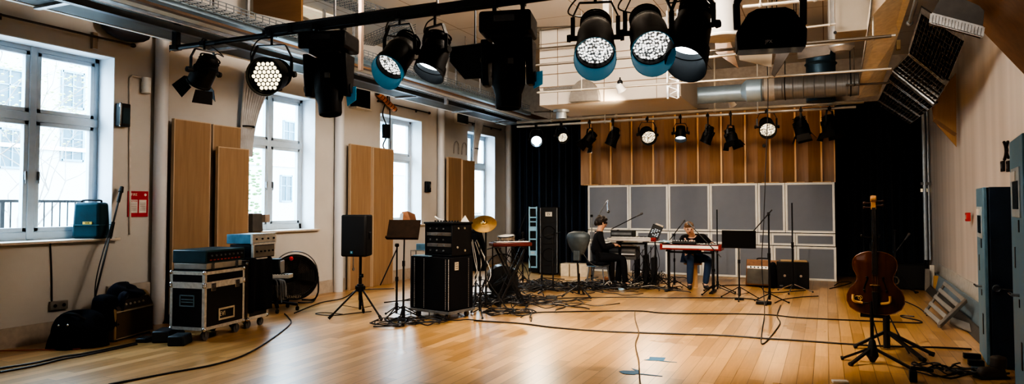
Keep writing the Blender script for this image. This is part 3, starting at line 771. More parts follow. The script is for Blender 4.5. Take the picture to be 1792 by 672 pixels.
for x in (-hw+1.75, -hw+2.6, hw-2.5): MB().box((x, 0, .035), (.05, .085, .1)).build('clamp_band', BLACK, r)
for x in (-hw+2.3, -hw+3.5): MB().rod((x, 0, .05), (x, 0, ZC-z0), .012).build('hanger_rod', GALV, r)
p = onY(632, 20, 6.6)
tag(MB().box((p.x, 6.6, 3.95), (.045, .045, 1.596)).build('hanging_post', mat('post_brown', (.14, .10, .08), .5, .3), smooth=False), 'brown vertical post dropping from the ceiling behind the bar', 'post')
p = onX(781, 150, -6.6)
tag(MB().box((-6.6, p.y, 4.12), (.07, .05, 1.256)).build('hanging_channel_post', GALV, smooth=False), 'galvanised channel post hanging over the far half of the tray', 'post')
p = onY(1062, 60, 9.4)
tag(MB().box((p.x, 9.4, 4.098), (.09, .09, 1.3)).build('hanging_steel_post', mat('post_grey', (.34, .31, .28), .5, .4), smooth=False), 'grey steel post between two of the big lamps', 'post')
p = onY(1178, 165, 11.2)
b = MB()
for s in (-1, 1): b.box((p.x+s*.085, 11.2, 4.02), (.03, .04, 1.45))
for i in range(20): b.box((p.x, 11.2, 3.32+i*.072), (.16, .012, .012), ry((-1)**i*.4))
tag(b.build('ladder_hanger', GALV, smooth=False), 'narrow perforated galvanised ladder hanger at the right end of the duct housing', 'hanger')
# ================================================================== STAGE LAMPS
SIL = mat('lamp_silver', (.45, .42, .36), .35, .8)
BLUEIN = mat('snoot_lit_blue', (.012, .14, .22), .4, 0, .15, 6, emit=(.02, .32, .5), es=.12)  # blue light inside the snoots, put into base colour and glow
LENS_W = glow('lens_white', (1, .97, .92), 1.5, 46)
LENS_Y = glow('lens_warm', (1, .86, .58), 1.5, 34)
LENS_C = glow('lens_cool', (.80, .93, 1.0), 6.0)
LENS_D = mat('lens_dark', (.02, .025, .03), .08, 0, .1, 5)
BODY = mat('lamp_body_black', (.006, .006, .007), .5, 0, .3, 25, .04, spec=.25)
def hang(root, top, off, m=BLACKM):
    """clamp and short stem from yoke top (local) up to the bar"""
    b = MB().rod(top, Vector(top)+Vector((0, 0, off)), .014).box(Vector(top)+Vector((0, 0, off)), (.06, .09, .05)).torus(Vector(top)+Vector((0, 0, off+.02)), .036, .012, ry(PI/2), 14, 6)
    b.build('clamp', m, root)
def par(label, pc, Y, ax, L, D, lens, group, rim=None, snoot=.12, barn=False, bar_z=None, yaw=0):
    """round lamp; pc = pixel of body centre, ax = (right, down, toward viewer) beam axis"""
    c = onY(*pc, Y); r = T('stage_spotlight', label, 'stage lamp', c, 0, group)
    z = cdir(*ax); M = axmat(z); R = D/2
    prof = [(0, -L*.52), (R*.45, -L*.52), (R*.62, -L*.47), (R*.72, -L*.36), (R*.72, -L*.30), (R*.86, -L*.24), (R*.90, -.1*L), (R*.98, -.08*L), (R, .0), (R, L*.34), (R*1.05, L*.35), (R*1.05, L*.40), (R*.97, L*.40), (R*.95, L*.30)]
    b = MB().lathe(prof, M, 28)
    for i in range(5): b.lathe([(R*.74, -L*.45+i*.035), (R*.88, -L*.448+i*.035), (R*.88, -L*.44+i*.035), (R*.74, -L*.438+i*.035)], M, 24)
    b.box(M @ Vector((0, -R*.9, -L*.12)), (R*.7, .03, L*.22), M); body = b.build('body', BODY, r)
    led = lens is LENS_Y and group == FG
    MB().lathe([(0, L*.31), (R*.94, L*.30)], M, 28).build('lens', LENS_D if led else lens, r)
    if led:
        b = MB(); pt = R*.265
        for i in range(-4, 5):
            for j in range(-4, 5):
                x = (i+j*.5)*pt; y = j*pt*.866
                if math.hypot(x, y) < R*.86: b.lathe([(0, .012), (pt*.28, .008), (pt*.42, 0)], M @ tr(x, y, L*.312), 10)
        b.build('led_cells', glow('led_warm', (1, .85, .55), 1.9), r)
    if snoot:
        s0 = L*.39
        b = MB(); n = 28; a0 = []; 
        ring = []
        # scooped snoot: longer on its lower side
        dn = M.inverted() @ Vector((0, 0, -1)); ang = math.atan2(dn.y, dn.x)
        rows = []
        for i in range(n):
            t = 2*PI*i/n; k = .35+.65*(.5+.5*math.cos(t-ang))
            rows.append((Vector((R*1.02*math.cos(t), R*1.02*math.sin(t), s0)), Vector((R*1.08*math.cos(t), R*1.08*math.sin(t), s0+snoot*k))))
        va = [b.bm.verts.new(M @ p) for p, q in rows]; vb = [b.bm.verts.new(M @ q) for p, q in rows]
        vc = [b.bm.verts.new(M @ (Vector((q.x*1.03, q.y*1.03, q.z)))) for p, q in rows]; vd = [b.bm.verts.new(M @ (Vector((p.x*1.04, p.y*1.04, p.z)))) for p, q in rows]
        for i in range(n):
            j = (i+1) % n
            for A, B in ((va, vb), (vb, vc), (vc, vd), (vd, va)): b.bm.faces.new([A[i], A[j], B[j], B[i]])
        b.build('snoot', rim or BODY, r)
        if rim:
            b = MB().lathe([(R*1.09, s0-.02), (R*1.11, s0+snoot*.35)], M, 28); b.build('snoot_sleeve', BODY, r)
    # yoke: U strap across the body, pivots on horizontal axis
    hx = z.cross(UP); hx = hx.normalized() if hx.length > .1 else RIGHT.copy()
    yw = R*1.22; top = R*1.5+L*.12
    pts = [hx*yw, hx*yw*1.0+UP*top*.6, hx*yw*.7+UP*top, -hx*yw*.7+UP*top, -hx*yw+UP*top*.6, -hx*yw]
    b = MB()
    for p, q in zip(pts[:-1], pts[1:]): b.bar(p, q, .035, .01)
    b.build('yoke', BLACKM, r)
    if group == FG:
        bk = -z*L*.45
        MB().tube([bk, bk-z*.07+hx*.05, bk*.6+hx*R*1.5+UP*R*.9, UP*top+hx*R*.9+UP*.05, UP*(top+.08)], .007, 6).build('power_lead', CABLE, r)
    for s in (-1, 1): MB().rod(hx*s*R*.95, hx*s*(yw+.03), .022).rod(hx*s*(yw+.02), hx*s*(yw+.05), .035, .03, 10).build('knob', RUBBER, r)
    if barn:
        x = M @ Vector((1, 0, 0)); y = M @ Vector((0, 1, 0))
        for (u, v) in ((x, y), (-x, y), (y, x), (-y, x)):
            u = Vector(u); v = Vector(v); a = z*(L*.40)
            MB().slab([a+u*R*1.05-v*R*.8, a+u*R*1.05+v*R*.8, a+z*.13+u*R*1.55+v*R*.95, a+z*.13+u*R*1.55-v*R*.95], u*.005).build('barn_door', BODY, r, smooth=False)
    if bar_z is not None:
        off = bar_z-c.z-top
        hang(r, (0, 0, top), max(.03, off))
    return r
FG = 'lamps on the front lighting bar'
bz = z0 = onY(305, 84, FB).z
# LED wash with bright cells facing the room
par('black lamp with a round honeycomb of glowing cells, left on the front bar', (475, 131), FB, (-.1, .30, 1), .36, .36, LENS_Y, FG, None, .05, False, bz)
par('black barrel lamp with pale-blue lit snoot, left of the small funnel lamp', (699, 94), FB, (-.42, 1, .85), .50, .29, LENS_W, FG, BLUEIN, .16, False, bz)
par('small black funnel lamp glowing white at its mouth, behind the bar beside a barrel lamp', (761, 92), FB, (-.25, 1, .25), .40, .27, LENS_C, FG, BODY, .10, False, bz)
par('left of the two large barrel lamps with blue rims and white lenses', (1042, 66), FB, (-.14, 1, 1.0), .56, .31, LENS_W, FG, BLUEIN, .17, False, bz-.02)
par('right of the two large barrel lamps with blue rims and white lenses', (1135, 58), FB, (-.06, 1, 1.1), .58, .31, LENS_W, FG, BLUEIN, .17, False, bz-.02)
par('black hooded lamp with a glowing blue-white mouth beside the grey drum outlet', (1211, 50), FB, (-.25, 1, .28), .50, .30, LENS_C, FG, BODY, .2, False, bz-.02)
# far left: barn-door profile lamp seen from behind
r = par('black barn-door lamp tilted away at the left end of the front bar', (357, 126), FB, (-.55, .8, -.35), .40, .26, LENS_D, FG, None, 0, True, bz)

def moving_head(label, base_px, Y, basedim, arm_w, arm_h, head_ax, head_L, head_D, filt, yaw):
    c = onY(*base_px, Y); r = T('moving_head_spotlight', label, 'stage lamp', c, yaw, FG)
    bw, bd, bh = basedim
    b = MB().box((0, 0, 0), basedim); b.build('base', BODY, r, bev=.025)
    MB().box((0, 0, -bh/2-.02), (bw*.62, bd*.7, .05)).build('turntable', BLACKP, r, bev=.01)
    MB().box((0, -bd/2-.004, .02), (bw*.4, .01, bh*.3)).build('display_panel', mat('display_grey', (.03, .03, .035), .2), r)
    for s in (-1, 1):
        MB().prism([(-.12, 0), (.12, 0), (.10, -arm_h*.6), (.06, -arm_h-.04), (-.06, -arm_h-.04), (-.10, -arm_h*.6)], .06, tr(s*arm_w/2-.03, 0, -bh/2-.04) @ rz(PI/2) @ rx(PI/2)).build('arm', BODY, r, bev=.012)
        MB().rod((s*(arm_w/2+.02), 0, -bh/2-arm_h), (s*(arm_w/2+.045), 0, -bh/2-arm_h), .05, n=18).build('pivot_cap', BLACKP, r)
    MB().box((0, .06, -bh/2-.04-arm_h*.25), (arm_w, .08, arm_h*.45)).build('yoke_bridge', BODY, r, bev=.01)
    hz = -bh/2-arm_h*.86
    z = Vector(head_ax).normalized(); M = tr(0, 0, hz) @ axmat(z); R = head_D/2; L = head_L
    h = MB().lathe([(0, -L*.42), (R*.7, -L*.42), (R*.95, -L*.3), (R, -.1*L), (R, L*.2), (R*.8, L*.34), (R*.78, L*.52), (R*.7, L*.55), (R*.66, L*.5)], M, 10)
    hd = h.build('head', BODY, r, bev=.008)
    MB().lathe([(0, L*.49), (R*.68, L*.5)], M, 20).build('lens', LENS_D, r)
    MB().box((arm_w*.12, -R*1.0, hz+.06), (.05, .02, .05)).build('label_plate', mat('plate_grey', (.1, .1, .1), .5), r)
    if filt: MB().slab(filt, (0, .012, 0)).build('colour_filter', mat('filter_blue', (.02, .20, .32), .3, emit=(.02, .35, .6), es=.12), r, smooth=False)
    for s in (-1, 1): MB().rod((s*bw*.28, 0, bh/2-.01), (s*bw*.28, 0, max(bh/2+.06, bz-c.z)), .02).box((s*bw*.28, 0, max(bh/2+.07, bz-c.z)), (.05, .09, .06)).build('clamp', BLACKM, r)
    return r
moving_head('black moving-head lamp with square base, hanging left of the barrel lamps', (576, 76), FB, (.50, .40, .17), .40, .38, (.12, -.12, -1), .60, .30,
            [(.17, .02, -.46), (.28, .02, -.44), (.28, .02, -.58), (.19, .02, -.64)], R_(16))
moving_head('largest black moving-head lamp with blue filter, in the middle of the front bar', (890, 46), FB, (.46, .40, .19), .40, .36, (0, -.05, -1), .62, .30,
            [(.2, .04, -.42), (.30, .04, -.40), (.30, .04, -.52), (.22, .04, -.56)], R_(14))
# flat black wedge loudspeaker
c = onY(820, 108, 6.3)
r = T('ceiling_speaker', 'flat black wedge-shaped loudspeaker hung beside the largest moving head', 'loudspeaker', c)
P = [onY(787, 82, 6.3)-c, onY(862, 72, 6.3)-c, onY(862, 136, 6.3)-c, onY(812, 139, 6.3)-c, onY(786, 108, 6.3)-c]
MB().slab(P, (.05, .28, .06)).build('cabinet', BLACKP, r, bev=.012)
q = onY(845, 105, 6.28)-c
MB().torus(q, .030, .005, rx(PI/2), 20, 5).torus(q, .016, .004, rx(PI/2), 16, 5).build('spiral_badge', mat('badge_brown', (.12, .09, .06), .4), r)
MB().rod((0, .15, .02), (0, .15, ZC-c.z-.002), .012).build('hanger', BLACKM, r)
# black wash light with wide frame at right
c = onY(1347, 62, FB)
r = T('wash_spotlight', 'wide black wash light in a looped yoke at the right end of the front bar', 'stage lamp', c, R_(10), FG)
w_ = .26
MB().prism([(-w_*.62, .17), (-.1, .20), (.1, .20), (w_*.62, .17), (w_*.95, .03), (w_*.93, -.09), (-w_*.93, -.09), (-w_*.95, .03)], .24, tr(0, .12, -.02) @ rx(PI/2)).build('housing', BODY, r, bev=.012)
b = MB(); pts = [Vector((-w_*.9, 0, .06)), Vector((-w_*.92, 0, .26)), Vector((-w_*.7, 0, .36)), Vector((w_*.7, 0, .36)), Vector((w_*.92, 0, .26)), Vector((w_*.9, 0, .06))]
for p, q in zip(pts[:-1], pts[1:]): b.bar(p, q, .05, .05)
b.build('yoke', BLACKM, r, bev=.008)
MB().box((0, -.02, -.115), (w_*1.8, .2, .02)).build('lens', LENS_D, r)
text('maker_mark', 'ᗢᗢ' if False else 'JPX', .035, WHITEG, r, tr(-.02, -.125, -.075) @ FACE_MY)
hang(r, (0, 0, .37), max(.03, bz-c.z-.37))

# far row
BG = 'lamps on the far bar'
bz2 = onY(1200, 206, 14.4).z
far = [((939, 243), (-.05, .55, 1), .30, .24, LENS_C, 0, 'leftmost lamp of the far row, glowing white against the curtain'),
       ((983, 238), (.2, .5, 1), .30, .22, LENS_Y, 0, 'second lamp of the far row, glowing yellow beside the leftmost'),
       ((1032, 242), (-.6, .8, .2), .32, .24, LENS_D, 1, 'dark lamp of the far row pointing left at the edge of the timber'),
       ((1073, 240), (-.35, 1, -.1), .42, .24, LENS_D, 0, 'long dark tilted lamp of the far row, fourth from left'),
       ((1133, 236), (.05, .6, 1), .34, .30, LENS_Y, 0, 'lamp of the far row with round cream lens, fifth from left'),
       ((1191, 233), (-.1, 1, .35), .30, .22, LENS_C, 0, 'small lamp of the far row with white glowing mouth, sixth from left'),
       ((1239, 236), (-.3, 1, -.2), .36, .22, LENS_D, 0, 'small dark lamp of the far row with pale flap, seventh from left'),
       ((1279, 238), (.2, 1, .2), .30, .24, LENS_D, 1, 'dark lamp of the far row with spread doors, eighth from left'),
       ((1342, 222), (-.25, .6, 1), .42, .30, LENS_Y, 0, 'large lamp of the far row with glowing round lens over the hanging cable'),
       ((1402, 222), (.2, 1, .1), .40, .28, LENS_D, 1, 'dark lamp of the far row, second from the right end'),
       ((1452, 218), (.1, 1, .1), .36, .30, LENS_D, 1, 'dark lamp at the right end of the far row')]
fa, fb_ = onY(905, 222, 14.4), onY(1498, 187, 14.4)
for (pc, ax, L, D, ln, bd, lab) in far:
    qx = onY(*pc, 14.4).x; par(lab, pc, 14.4, ax, L, D, ln, BG, None, .05, bool(bd), fa.z+(fb_.z-fa.z)*(qx-fa.x)/(fb_.x-fa.x))
# small white spots hung from the pipes
for (px, py, Y, lab) in ((1085, 153, 10.5, 'tiny twin white spotlight under the pale grid pipe'), (1083, 190, 14.7, 'small black and white spotlight on top of the thick far bar'), (1280, 180, 13.9, 'small spotlight on a drop rod over the eighth far lamp'), (1445, 168, 14.6, 'small beige spotlight standing on the thick bar at right')):
    c = onY(px, py, Y); r = T('small_spotlight', lab, 'stage lamp', c)
    MB().lathe([(0, .07), (.05, .06), (.06, -.02), (.075, -.07)], axmat((-.3, -.4, .7)), 14).build('shade', WHITEG, r)
    MB().ball((0, 0, .08), .045).rod((0, 0, .08), (0, 0, .16), .012).build('holder', BLACKP, r)
    MB().lathe([(0, -.055), (.06, -.055)], axmat((-.3, -.4, .7)), 14).build('lens', mat('lens_off', (.6, .56, .48), .3), r)
# ================================================================== LEFT SIDE
TEAL = fabric('teal_cover', (.012, .045, .062), .75, 90, .15, .1)
# padded cover on the sill
q = onX(163, 414, -8.13)
r = T('covered_amplifier', 'teal padded cover over a small amplifier on the nearest windowsill', 'amplifier', (-8.2, q.y+.02, ZS+.004), R_(24))
MB().taper((0, 0, .22), (.345, .24, .44), (.92, .86)).build('cover', TEAL, r, bev=.035)
MB().box((0, -.004, .165), (.348, .246, .008)).build('piping', mat('piping_teal', (.03, .10, .13), .6), r)
MB().tube([(-.12, 0, .435), (-.1, 0, .465), (.1, 0, .465), (.12, 0, .435)], .012).build('handle', BLACKP, r)
MB().box((.03, -.124, .19), (.11, .008, .032)).build('badge', mat('badge_gold', (.62, .42, .05), .4), r)
text('badge_mark', 'VOX', .026, BLACK, r, tr(.03, -.13, .19) @ FACE_MY)
# boom pole + black bag
top = onX(212, 333, -8.02); bot = Vector((-7.78, top.y-.52, .28))
r = T('boom_pole', 'long thin black pole leaning against the wall beside the sign, top end thickened', 'pole', bot)
d = top-bot
MB().tube([Vector((0, 0, 0)), d*.35+Vector((.02, -.015, 0)), d*.7, d], .011, 8).build('shaft', BLACKM, r)
MB().rod(d*.90, d, .02).rod(d*.985, d*1.03, .03, .022).build('head', RUBBER, r)
MB().rod(d*.60, d*.73, .026, .02).build('grip', RUBBER, r)
MB().tube([d*.72+Vector((.01, -.02, 0)), d*.5+Vector((.03, -.06, 0)), d*.25+Vector((.02, -.05, 0)), Vector((.02, .03, -.02))], .007).build('cord', CABLE, r)
q = fl(132, 606)
r = T('black_bag', 'lumpy black bag on the floor left of the tan amplifier', 'bag', (q.x, q.y+.06, 0))
rr = random.Random(3)
def lump(u, v):
    a = u*2*PI; t = v*PI/2
    k = 1+.10*math.sin(3*a+1)+.06*math.sin(5*a+2*v*4)
    return Vector((.27*k*math.cos(a)*math.cos(t)**.6, .30*k*math.sin(a)*math.cos(t)**.6, .36*math.sin(t)*(1+.10*math.sin(2*a))))
MB().grid(lump, 40, 14).build('body', CLOTHB, r, ang=80)
MB().taper((.02, .26, .33), (.34, .22, .40), (.75, .8)).build('upright_pouch', CLOTHB, r, bev=.06)
MB().tube([(-.12, -.12, .28), (-.04, -.16, .36), (.08, -.12, .36), (.14, -.05, .3)], .016).build('strap', BLACKP, r)
MB().ball((.02, -.26, .26), .012).ball((.14, -.24, .27), .012).build('buckle', CHROME, r)
# tan guitar amplifier
A_, B_, C_ = fl(172, 595), fl(200.5, 599), fl(268, 580)
TAN = fabric('tan_tolex', (.36, .24, .12), .7, 200, .2, 0, .1)
ang = math.atan2(C_.y-B_.y, C_.x-B_.x)   # direction of the grille face
r = T('guitar_amplifier', 'tan combo guitar amplifier with brown grille by the left wall', 'amplifier', Vector(((B_.x+C_.x)/2, (B_.y+C_.y)/2, 0)), ang+PI)
# local: x along grille (towards camera = +x), -y... grille faces +y side
Wg = (C_-B_).length; Dp = .27; Hg = .45
s = 1
MB().prism([(0, .015), (-Dp, .015), (-Dp, Hg), (-.055, Hg), (0, Hg-.11)], Wg, tr(-Wg/2, 0, 0) @ Matrix(((0, 0, 1, 0), (1, 0, 0, 0), (0, 1, 0, 0), (0, 0, 0, 1)))).build('cabinet', TAN, r, bev=.012)
MB().box((0, .003, .175), (Wg-.05, .012, .29)).build('grille', fabric('brown_grille', (.13, .085, .05), .8, 300, .4), r, bev=.004)
MB().box((0, .010, .333), (Wg-.03, .008, .012)).box((0, .010, .028), (Wg-.03, .008, .01)).build('grille_trim', mat('trim_cream', (.55, .46, .33), .5), r)
MB().slab([(-Wg/2+.03, .003, Hg-.1), (Wg/2-.03, .003, Hg-.1), (Wg/2-.03, -.053, Hg), (-Wg/2+.03, -.053, Hg)], (0, .006, .003)).build('control_panel', mat('panel_dark_brown', (.05, .03, .02), .4), r, smooth=False)
for i in range(6): MB().rod((.22-i*.075, -.022, Hg-.055), (.22-i*.075, -.004, Hg-.045), .013).build('knob', mat('knob_cream', (.5, .42, .3), .4), r)
MB().tube([(-Wg/2+.02, -.05, Hg-.02), (-Wg/2+.02, -.1, Hg+.05), (-Wg/2+.02, -.2, Hg+.05), (-Wg/2+.02, -.24, Hg-.02)], .015).build('strap_handle', mat('strap_tan', (.42, .24, .10), .6), r)
for sx in (-1, 1):
    for yy in (-.03, -.24): MB().rod((sx*(Wg/2-.05), yy, 0), (sx*(Wg/2-.05), yy, .018), .02).build('foot', RUBBER, r)
# jacket
jl = r.location+rz(ang+PI) @ Vector((-.05, -.16, Hg+.005))
JK = fabric('navy_jacket', (.010, .014, .03), .85, 60, .3, .1)
r = T('jacket', 'dark navy jacket heaped on top of the tan amplifier', 'jacket', jl, ang+PI)
def jk(u, v):
    a = u*2*PI; t = v*PI/2; k = 1+.16*math.sin(3*a+.6)+.1*math.sin(7*a+v*5)
    return Vector((.29*k*math.cos(a)*math.cos(t)**.5, .115*(1+.1*math.sin(4*a))*math.sin(a)*math.cos(t)**.5, .15*math.sin(t)*(1+.35*math.cos(a+.8)+.15*math.sin(9*u+3*v))))
MB().grid(jk, 48, 14).build('bundle', JK, r, ang=85)
MB().tube([(.16, .10, .05), (.24, .128, .02), (.27, .132, -.08), (.26, .13, -.16)], [.05, .045, .04, .035], 8).build('sleeve', JK, r)
# small floor boxes
def fbox(label, A, B, C, h, wedge=0.):
    A, B, C = fl(*A), fl(*B), fl(*C); a = math.atan2(C.y-B.y, C.x-B.x); Lx = (C-B).length; Dy = .2
    n = Vector((-math.sin(a), math.cos(a), 0))
    if n.dot(A-B) < 0: n = -n
    Dy = max(.12, abs(n.dot(A-B))); m = (B+C)/2+n*Dy/2
    r = T('floor_box', label, 'box', (m.x, m.y, 0), a)
    MB().taper((0, 0, h/2), (Lx, Dy, h), (1, 1-wedge), (0, wedge*.4)).build('case', mat('box_slate', (.016, .024, .033), .45, 0, .2, 20), r, bev=.015)
    MB().box((0, 0, .004), (Lx*.9, Dy*.9, .008)).build('base', RUBBER, r)
    sy_ = -1 if (Matrix.Rotation(a, 3, 'Z') @ Vector((0, -1, 0))).dot(FWD) < 0 else 1
    MB().rod((Lx*.2, sy_*Dy*.5, h*.6), (Lx*.2, sy_*(Dy*.5+.012), h*.6), .012).build('socket', CHROME, r)
    return r
fbox('small slate-black box on the floor right in front of the flight case', (297, 604), (322, 606), (338, 598), .11, .1)
fbox('larger slate-black box beside the flight case, behind the small one', (270, 598), (297, 600), (314, 591), .13, .1)
fbox('tiny black box at the right foot of the tan amplifier', (238, 600), (256, 600), (268, 594), .05)
q = fl(300, 570)
tag(MB().slab([onX(284, 566, -7.62), onX(304, 540, -7.62), onX(304, 566, -7.62)], (.02, 0, 0)).build('wedge_board', BLACKP, smooth=False), 'black triangular board leaning beside the flight case', 'board')

# wall fittings -----------------------------------------------------------------
def wall_thing(name, label, cat, px, py): 
    q = onX(px, py, XL); return T(name, label, cat, (XL, q.y, q.z))
r = wall_thing('fire_notice', 'red fire notice with two white sheets, on the wall past the first window', 'sign', 240.5, 357)
MB().box((.008, 0, 0), (.012, .285, .33)).build('board', mat('sign_red', (.50, .022, .03), .45), r)
for s in (-1, 1): MB().box((.016, s*.063, -.03), (.004, .105, .17)).build('sheet', mat('sheet_white', (.66, .62, .58), .6), r)
text('notice_title', 'FIRE', .05, mat('sign_white', (.7, .66, .62), .6), r, tr(.016, -.06, .12) @ face(1, 0))
text('notice_text', 'ACTION', .024, MATS['sign_red'], r, tr(.02, -.063, .035) @ face(1, 0), .001)
b = MB()
for s in (-1, 1):
    for i in range(5): b.box((.019, s*.063, .01-i*.022), (.002, .08, .006))
b.build('printed_lines', mat('print_grey', (.30, .26, .25), .6), r)
MB().rod((.014, .1, .12), (.018, .1, .12), .018).build('emblem', MATS['sign_white'], r)
r = wall_thing('wall_controller', 'small black control box on the wall beside the first window', 'control box', 210.5, 202)
MB().box((.05, 0, 0), (.1, .14, .29)).build('case', BLACKP, r, bev=.01)
MB().box((.103, .01, -.01), (.006, .1, .2)).build('screen', mat('screen_teal', (.03, .06, .08), .15), r)
MB().tube([(.09, -.07, .1), (.13, -.085, .13), (.12, -.085, -.12), (.09, -.07, -.14)], .01).build('handle', CHROME, r)
r = wall_thing('wall_sensor', 'small white cylinder sensor on the wall above the red notice', 'sensor', 250.5, 150)
MB().rod((.06, 0, -.1), (.06, 0, .1), .055, n=20).box((.02, 0, 0), (.04, .06, .1)).build('case', WHITEG, r)
a = onX(226, 132, XL); c = onX(226, 410, XL); e = onX(246, 135, XL)
tag(MB().tube([(XL+.015, c.y, c.z), (XL+.015, a.y, a.z-.03), (XL+.015, a.y+.03, a.z), (XL+.015, e.y, a.z)], .014, 8, smooth=False).build('wall_conduit', mat('conduit_cream', (.58, .53, .48), .5)), 'cream conduit running up the wall beside the red notice', 'conduit')
r = wall_thing('wall_socket', 'grey metal double wall socket low on the left wall', 'socket', 100.5, 534)
MB().box((.02, 0, 0), (.04, .2, .1)).build('plate', mat('socket_grey', (.30, .28, .25), .4, .6), r, bev=.006)
for s in (-1, 1): MB().rod((.04, s*.05, 0), (.044, s*.05, 0), .02).build('outlet', BLACK, r)
a = onX(87, 424, XL); c = onX(90, 527, XL)
tag(MB().tube([(XL+.01, a.y, a.z), (XL+.01, (a.y+c.y)/2+.005, (a.z+c.z)/2), (XL+.01, c.y, c.z)], .008).build('wall_cable', CABLE), 'thin dark cable running down from sill to wall socket', 'cable')
a = onX(185, 510, XL); c = onX(260, 492, XL)
tag(MB().box((XL+.025, (a.y+c.y)/2, (a.z+c.z)/2-.05), (.05, c.y-a.y, .16)).build('dado_trunking', mat('trunking_wall', (.46, .40, .34), .5), bev=.005), 'short boxed trunking on the wall behind the tan amplifier', 'trunking')
q = onX(155, 44, XL)
r = T('wall_speaker', 'dark shell-shaped wall fitting above the first window, under the tray', 'fitting', (XL, q.y+.42, 3.62))
MB().ball((.1, 0, .16), .28, (.3, 1.25, .55)).build('shell', mat('shell_navy', (.02, .022, .035), .5), r)
MB().box((.02, -.36, -.06), (.05, .06, .2)).build('bracket', mat('bracket_tan', (.38, .29, .2), .6), r)
r = wall_thing('wall_telephone', 'small black wall telephone between the third and farthest windows', 'telephone', 746, 327)
MB().box((.04, 0, 0), (.08, .17, .24)).build('base', BLACKP, r, bev=.012)
MB().tube([(.09, -.05, .1), (.11, -.05, .06), (.11, -.05, -.06), (.09, -.05, -.1)], .022).build('handset', BLACKM, r)
MB().box((.083, .03, .02), (.006, .06, .08)).build('keypad', mat('keys_grey', (.25, .25, .25), .5), r)
r = wall_thing('roller_unit', 'dark framed vent panel on the wall under the tray before the farthest window', 'vent', 806, 206)
MB().box((.03, 0, 0), (.06, .62, .34)).build('frame', OFFW, r, bev=.006); MB().box((.06, 0, 0), (.02, .54, .27)).build('dark_pane', mat('pane_dark', (.03, .04, .045), .2), r)
r = wall_thing('louvred_vent', 'dark ribbed vent grille on the wall right of the second window', 'vent', 626, 170)
b = MB()
for i in range(9): b.box((.07, -.2+i*.05, 0), (.14, .014, .42))
b.box((.03, 0, 0), (.06, .44, .46)); b.build('grille', BLACKM, r, smooth=False); MB().box((.08, 0, -.23), (.17, .5, .03)).build('lip', OFFW, r)
r = wall_thing('junction_box', 'black cable box with wires beside the third window', 'junction box', 672, 230)
MB().box((.05, 0, 0), (.1, .14, .28)).build('case', BLACKP, r, bev=.008)
MB().tube([(.05, 0, .14), (.05, -.12, .35), (.06, -.02, .6), (.08, .02, .75)], .014).tube([(.05, 0, -.14), (.05, -.1, -.3), (.05, .02, -.4)], .014).tube([(.05, .15, -.45), (.05, .13, .4), (.05, .1, .8)], .012).build('wires', CABLE, r)
r = wall_thing('orange_cable_reel', 'orange and black striped cable loom hung under the tray left of the third window', 'cables', 668, 172)
b = MB()
for i in range(7): b.rod((.1, -.26+i*.085, .05-i*.035), (.1, -.20+i*.085, .02-i*.035), .055, n=10)
b.build('orange_band', mat('band_orange', (.50, .16, .03), .5), r); MB().rod((.1, -.28, .06), (.1, .34, -.2), .048).build('core', BLACK, r)
for (px, py0, py1, off, lab) in ((284, 85, 235, .0, 'loose black cables hanging down the wall left of the first wooden panel'),):
    b = MB()
    for i in range(6):
        a = onX(px+i*3, py0, XL+.05); L_ = [1.3, 1.0, .7, .9, .6, .45][i]
        b.tube([(XL+.06, a.y, a.z), (XL+.05, a.y-.03-.03*i % .1, a.z-L_*.4), (XL+.05, a.y+.01-.02*i, a.z-L_)], .007, 5)
    tag(b.build('hanging_cables', CABLE), lab, 'cables', kind='stuff')
for (px, lab) in ((400, 'sheer'), ):
    pass
# bunched voile curtains
VOILE = fabric('voile', (.62, .62, .63), .9, 70, .1)
def voile(label, y, z1, z0, w, flare):
    r = T('bunched_curtain', label, 'curtain', (XL+.1, y, z0))
    def f(u, v):
        k = w*(.5+flare*(v**2)); a = u*9*2*PI
        return Vector((.03*math.sin(a), (u-.5)*k+.35*flare*v*v, v*(z1-z0)))
    MB().grid(f, 90, 14).build('cloth', VOILE, r, ang=80)
    MB().torus((0, .02, (z1-z0)*.35), w*.2, .012, None, 16, 6).build('tie', BLACK, r)
q = onX(423, 200, XL); voile('bunched grey voile curtain tied back left of the second window', q.y, 3.6, 2.3, .5, .8)
q = onX(822, 240, XL); voile('bunched pale voile curtain tied back left of the farthest window', q.y+.1, 3.7, 2.6, .4, .7)
for (px, lab) in ((797, 'pair of looped grey cables on the wall above the orange-lit wooden panel'),):
    q = onX(px, 262, XL); b = MB()
    for i in (0, 1): b.tube([(XL+.012, q.y+i*.4-.1, q.z-.1), (XL+.03, q.y+i*.4-.1, q.z+.12), (XL+.03, q.y+i*.4, q.z+.2), (XL+.03, q.y+i*.4+.1, q.z+.12), (XL+.03, q.y+i*.4+.1, q.z-.1)], .015)
    tag(b.build('looped_cable', mat('cable_grey_wall', (.3, .28, .26), .5)), lab, 'cable')

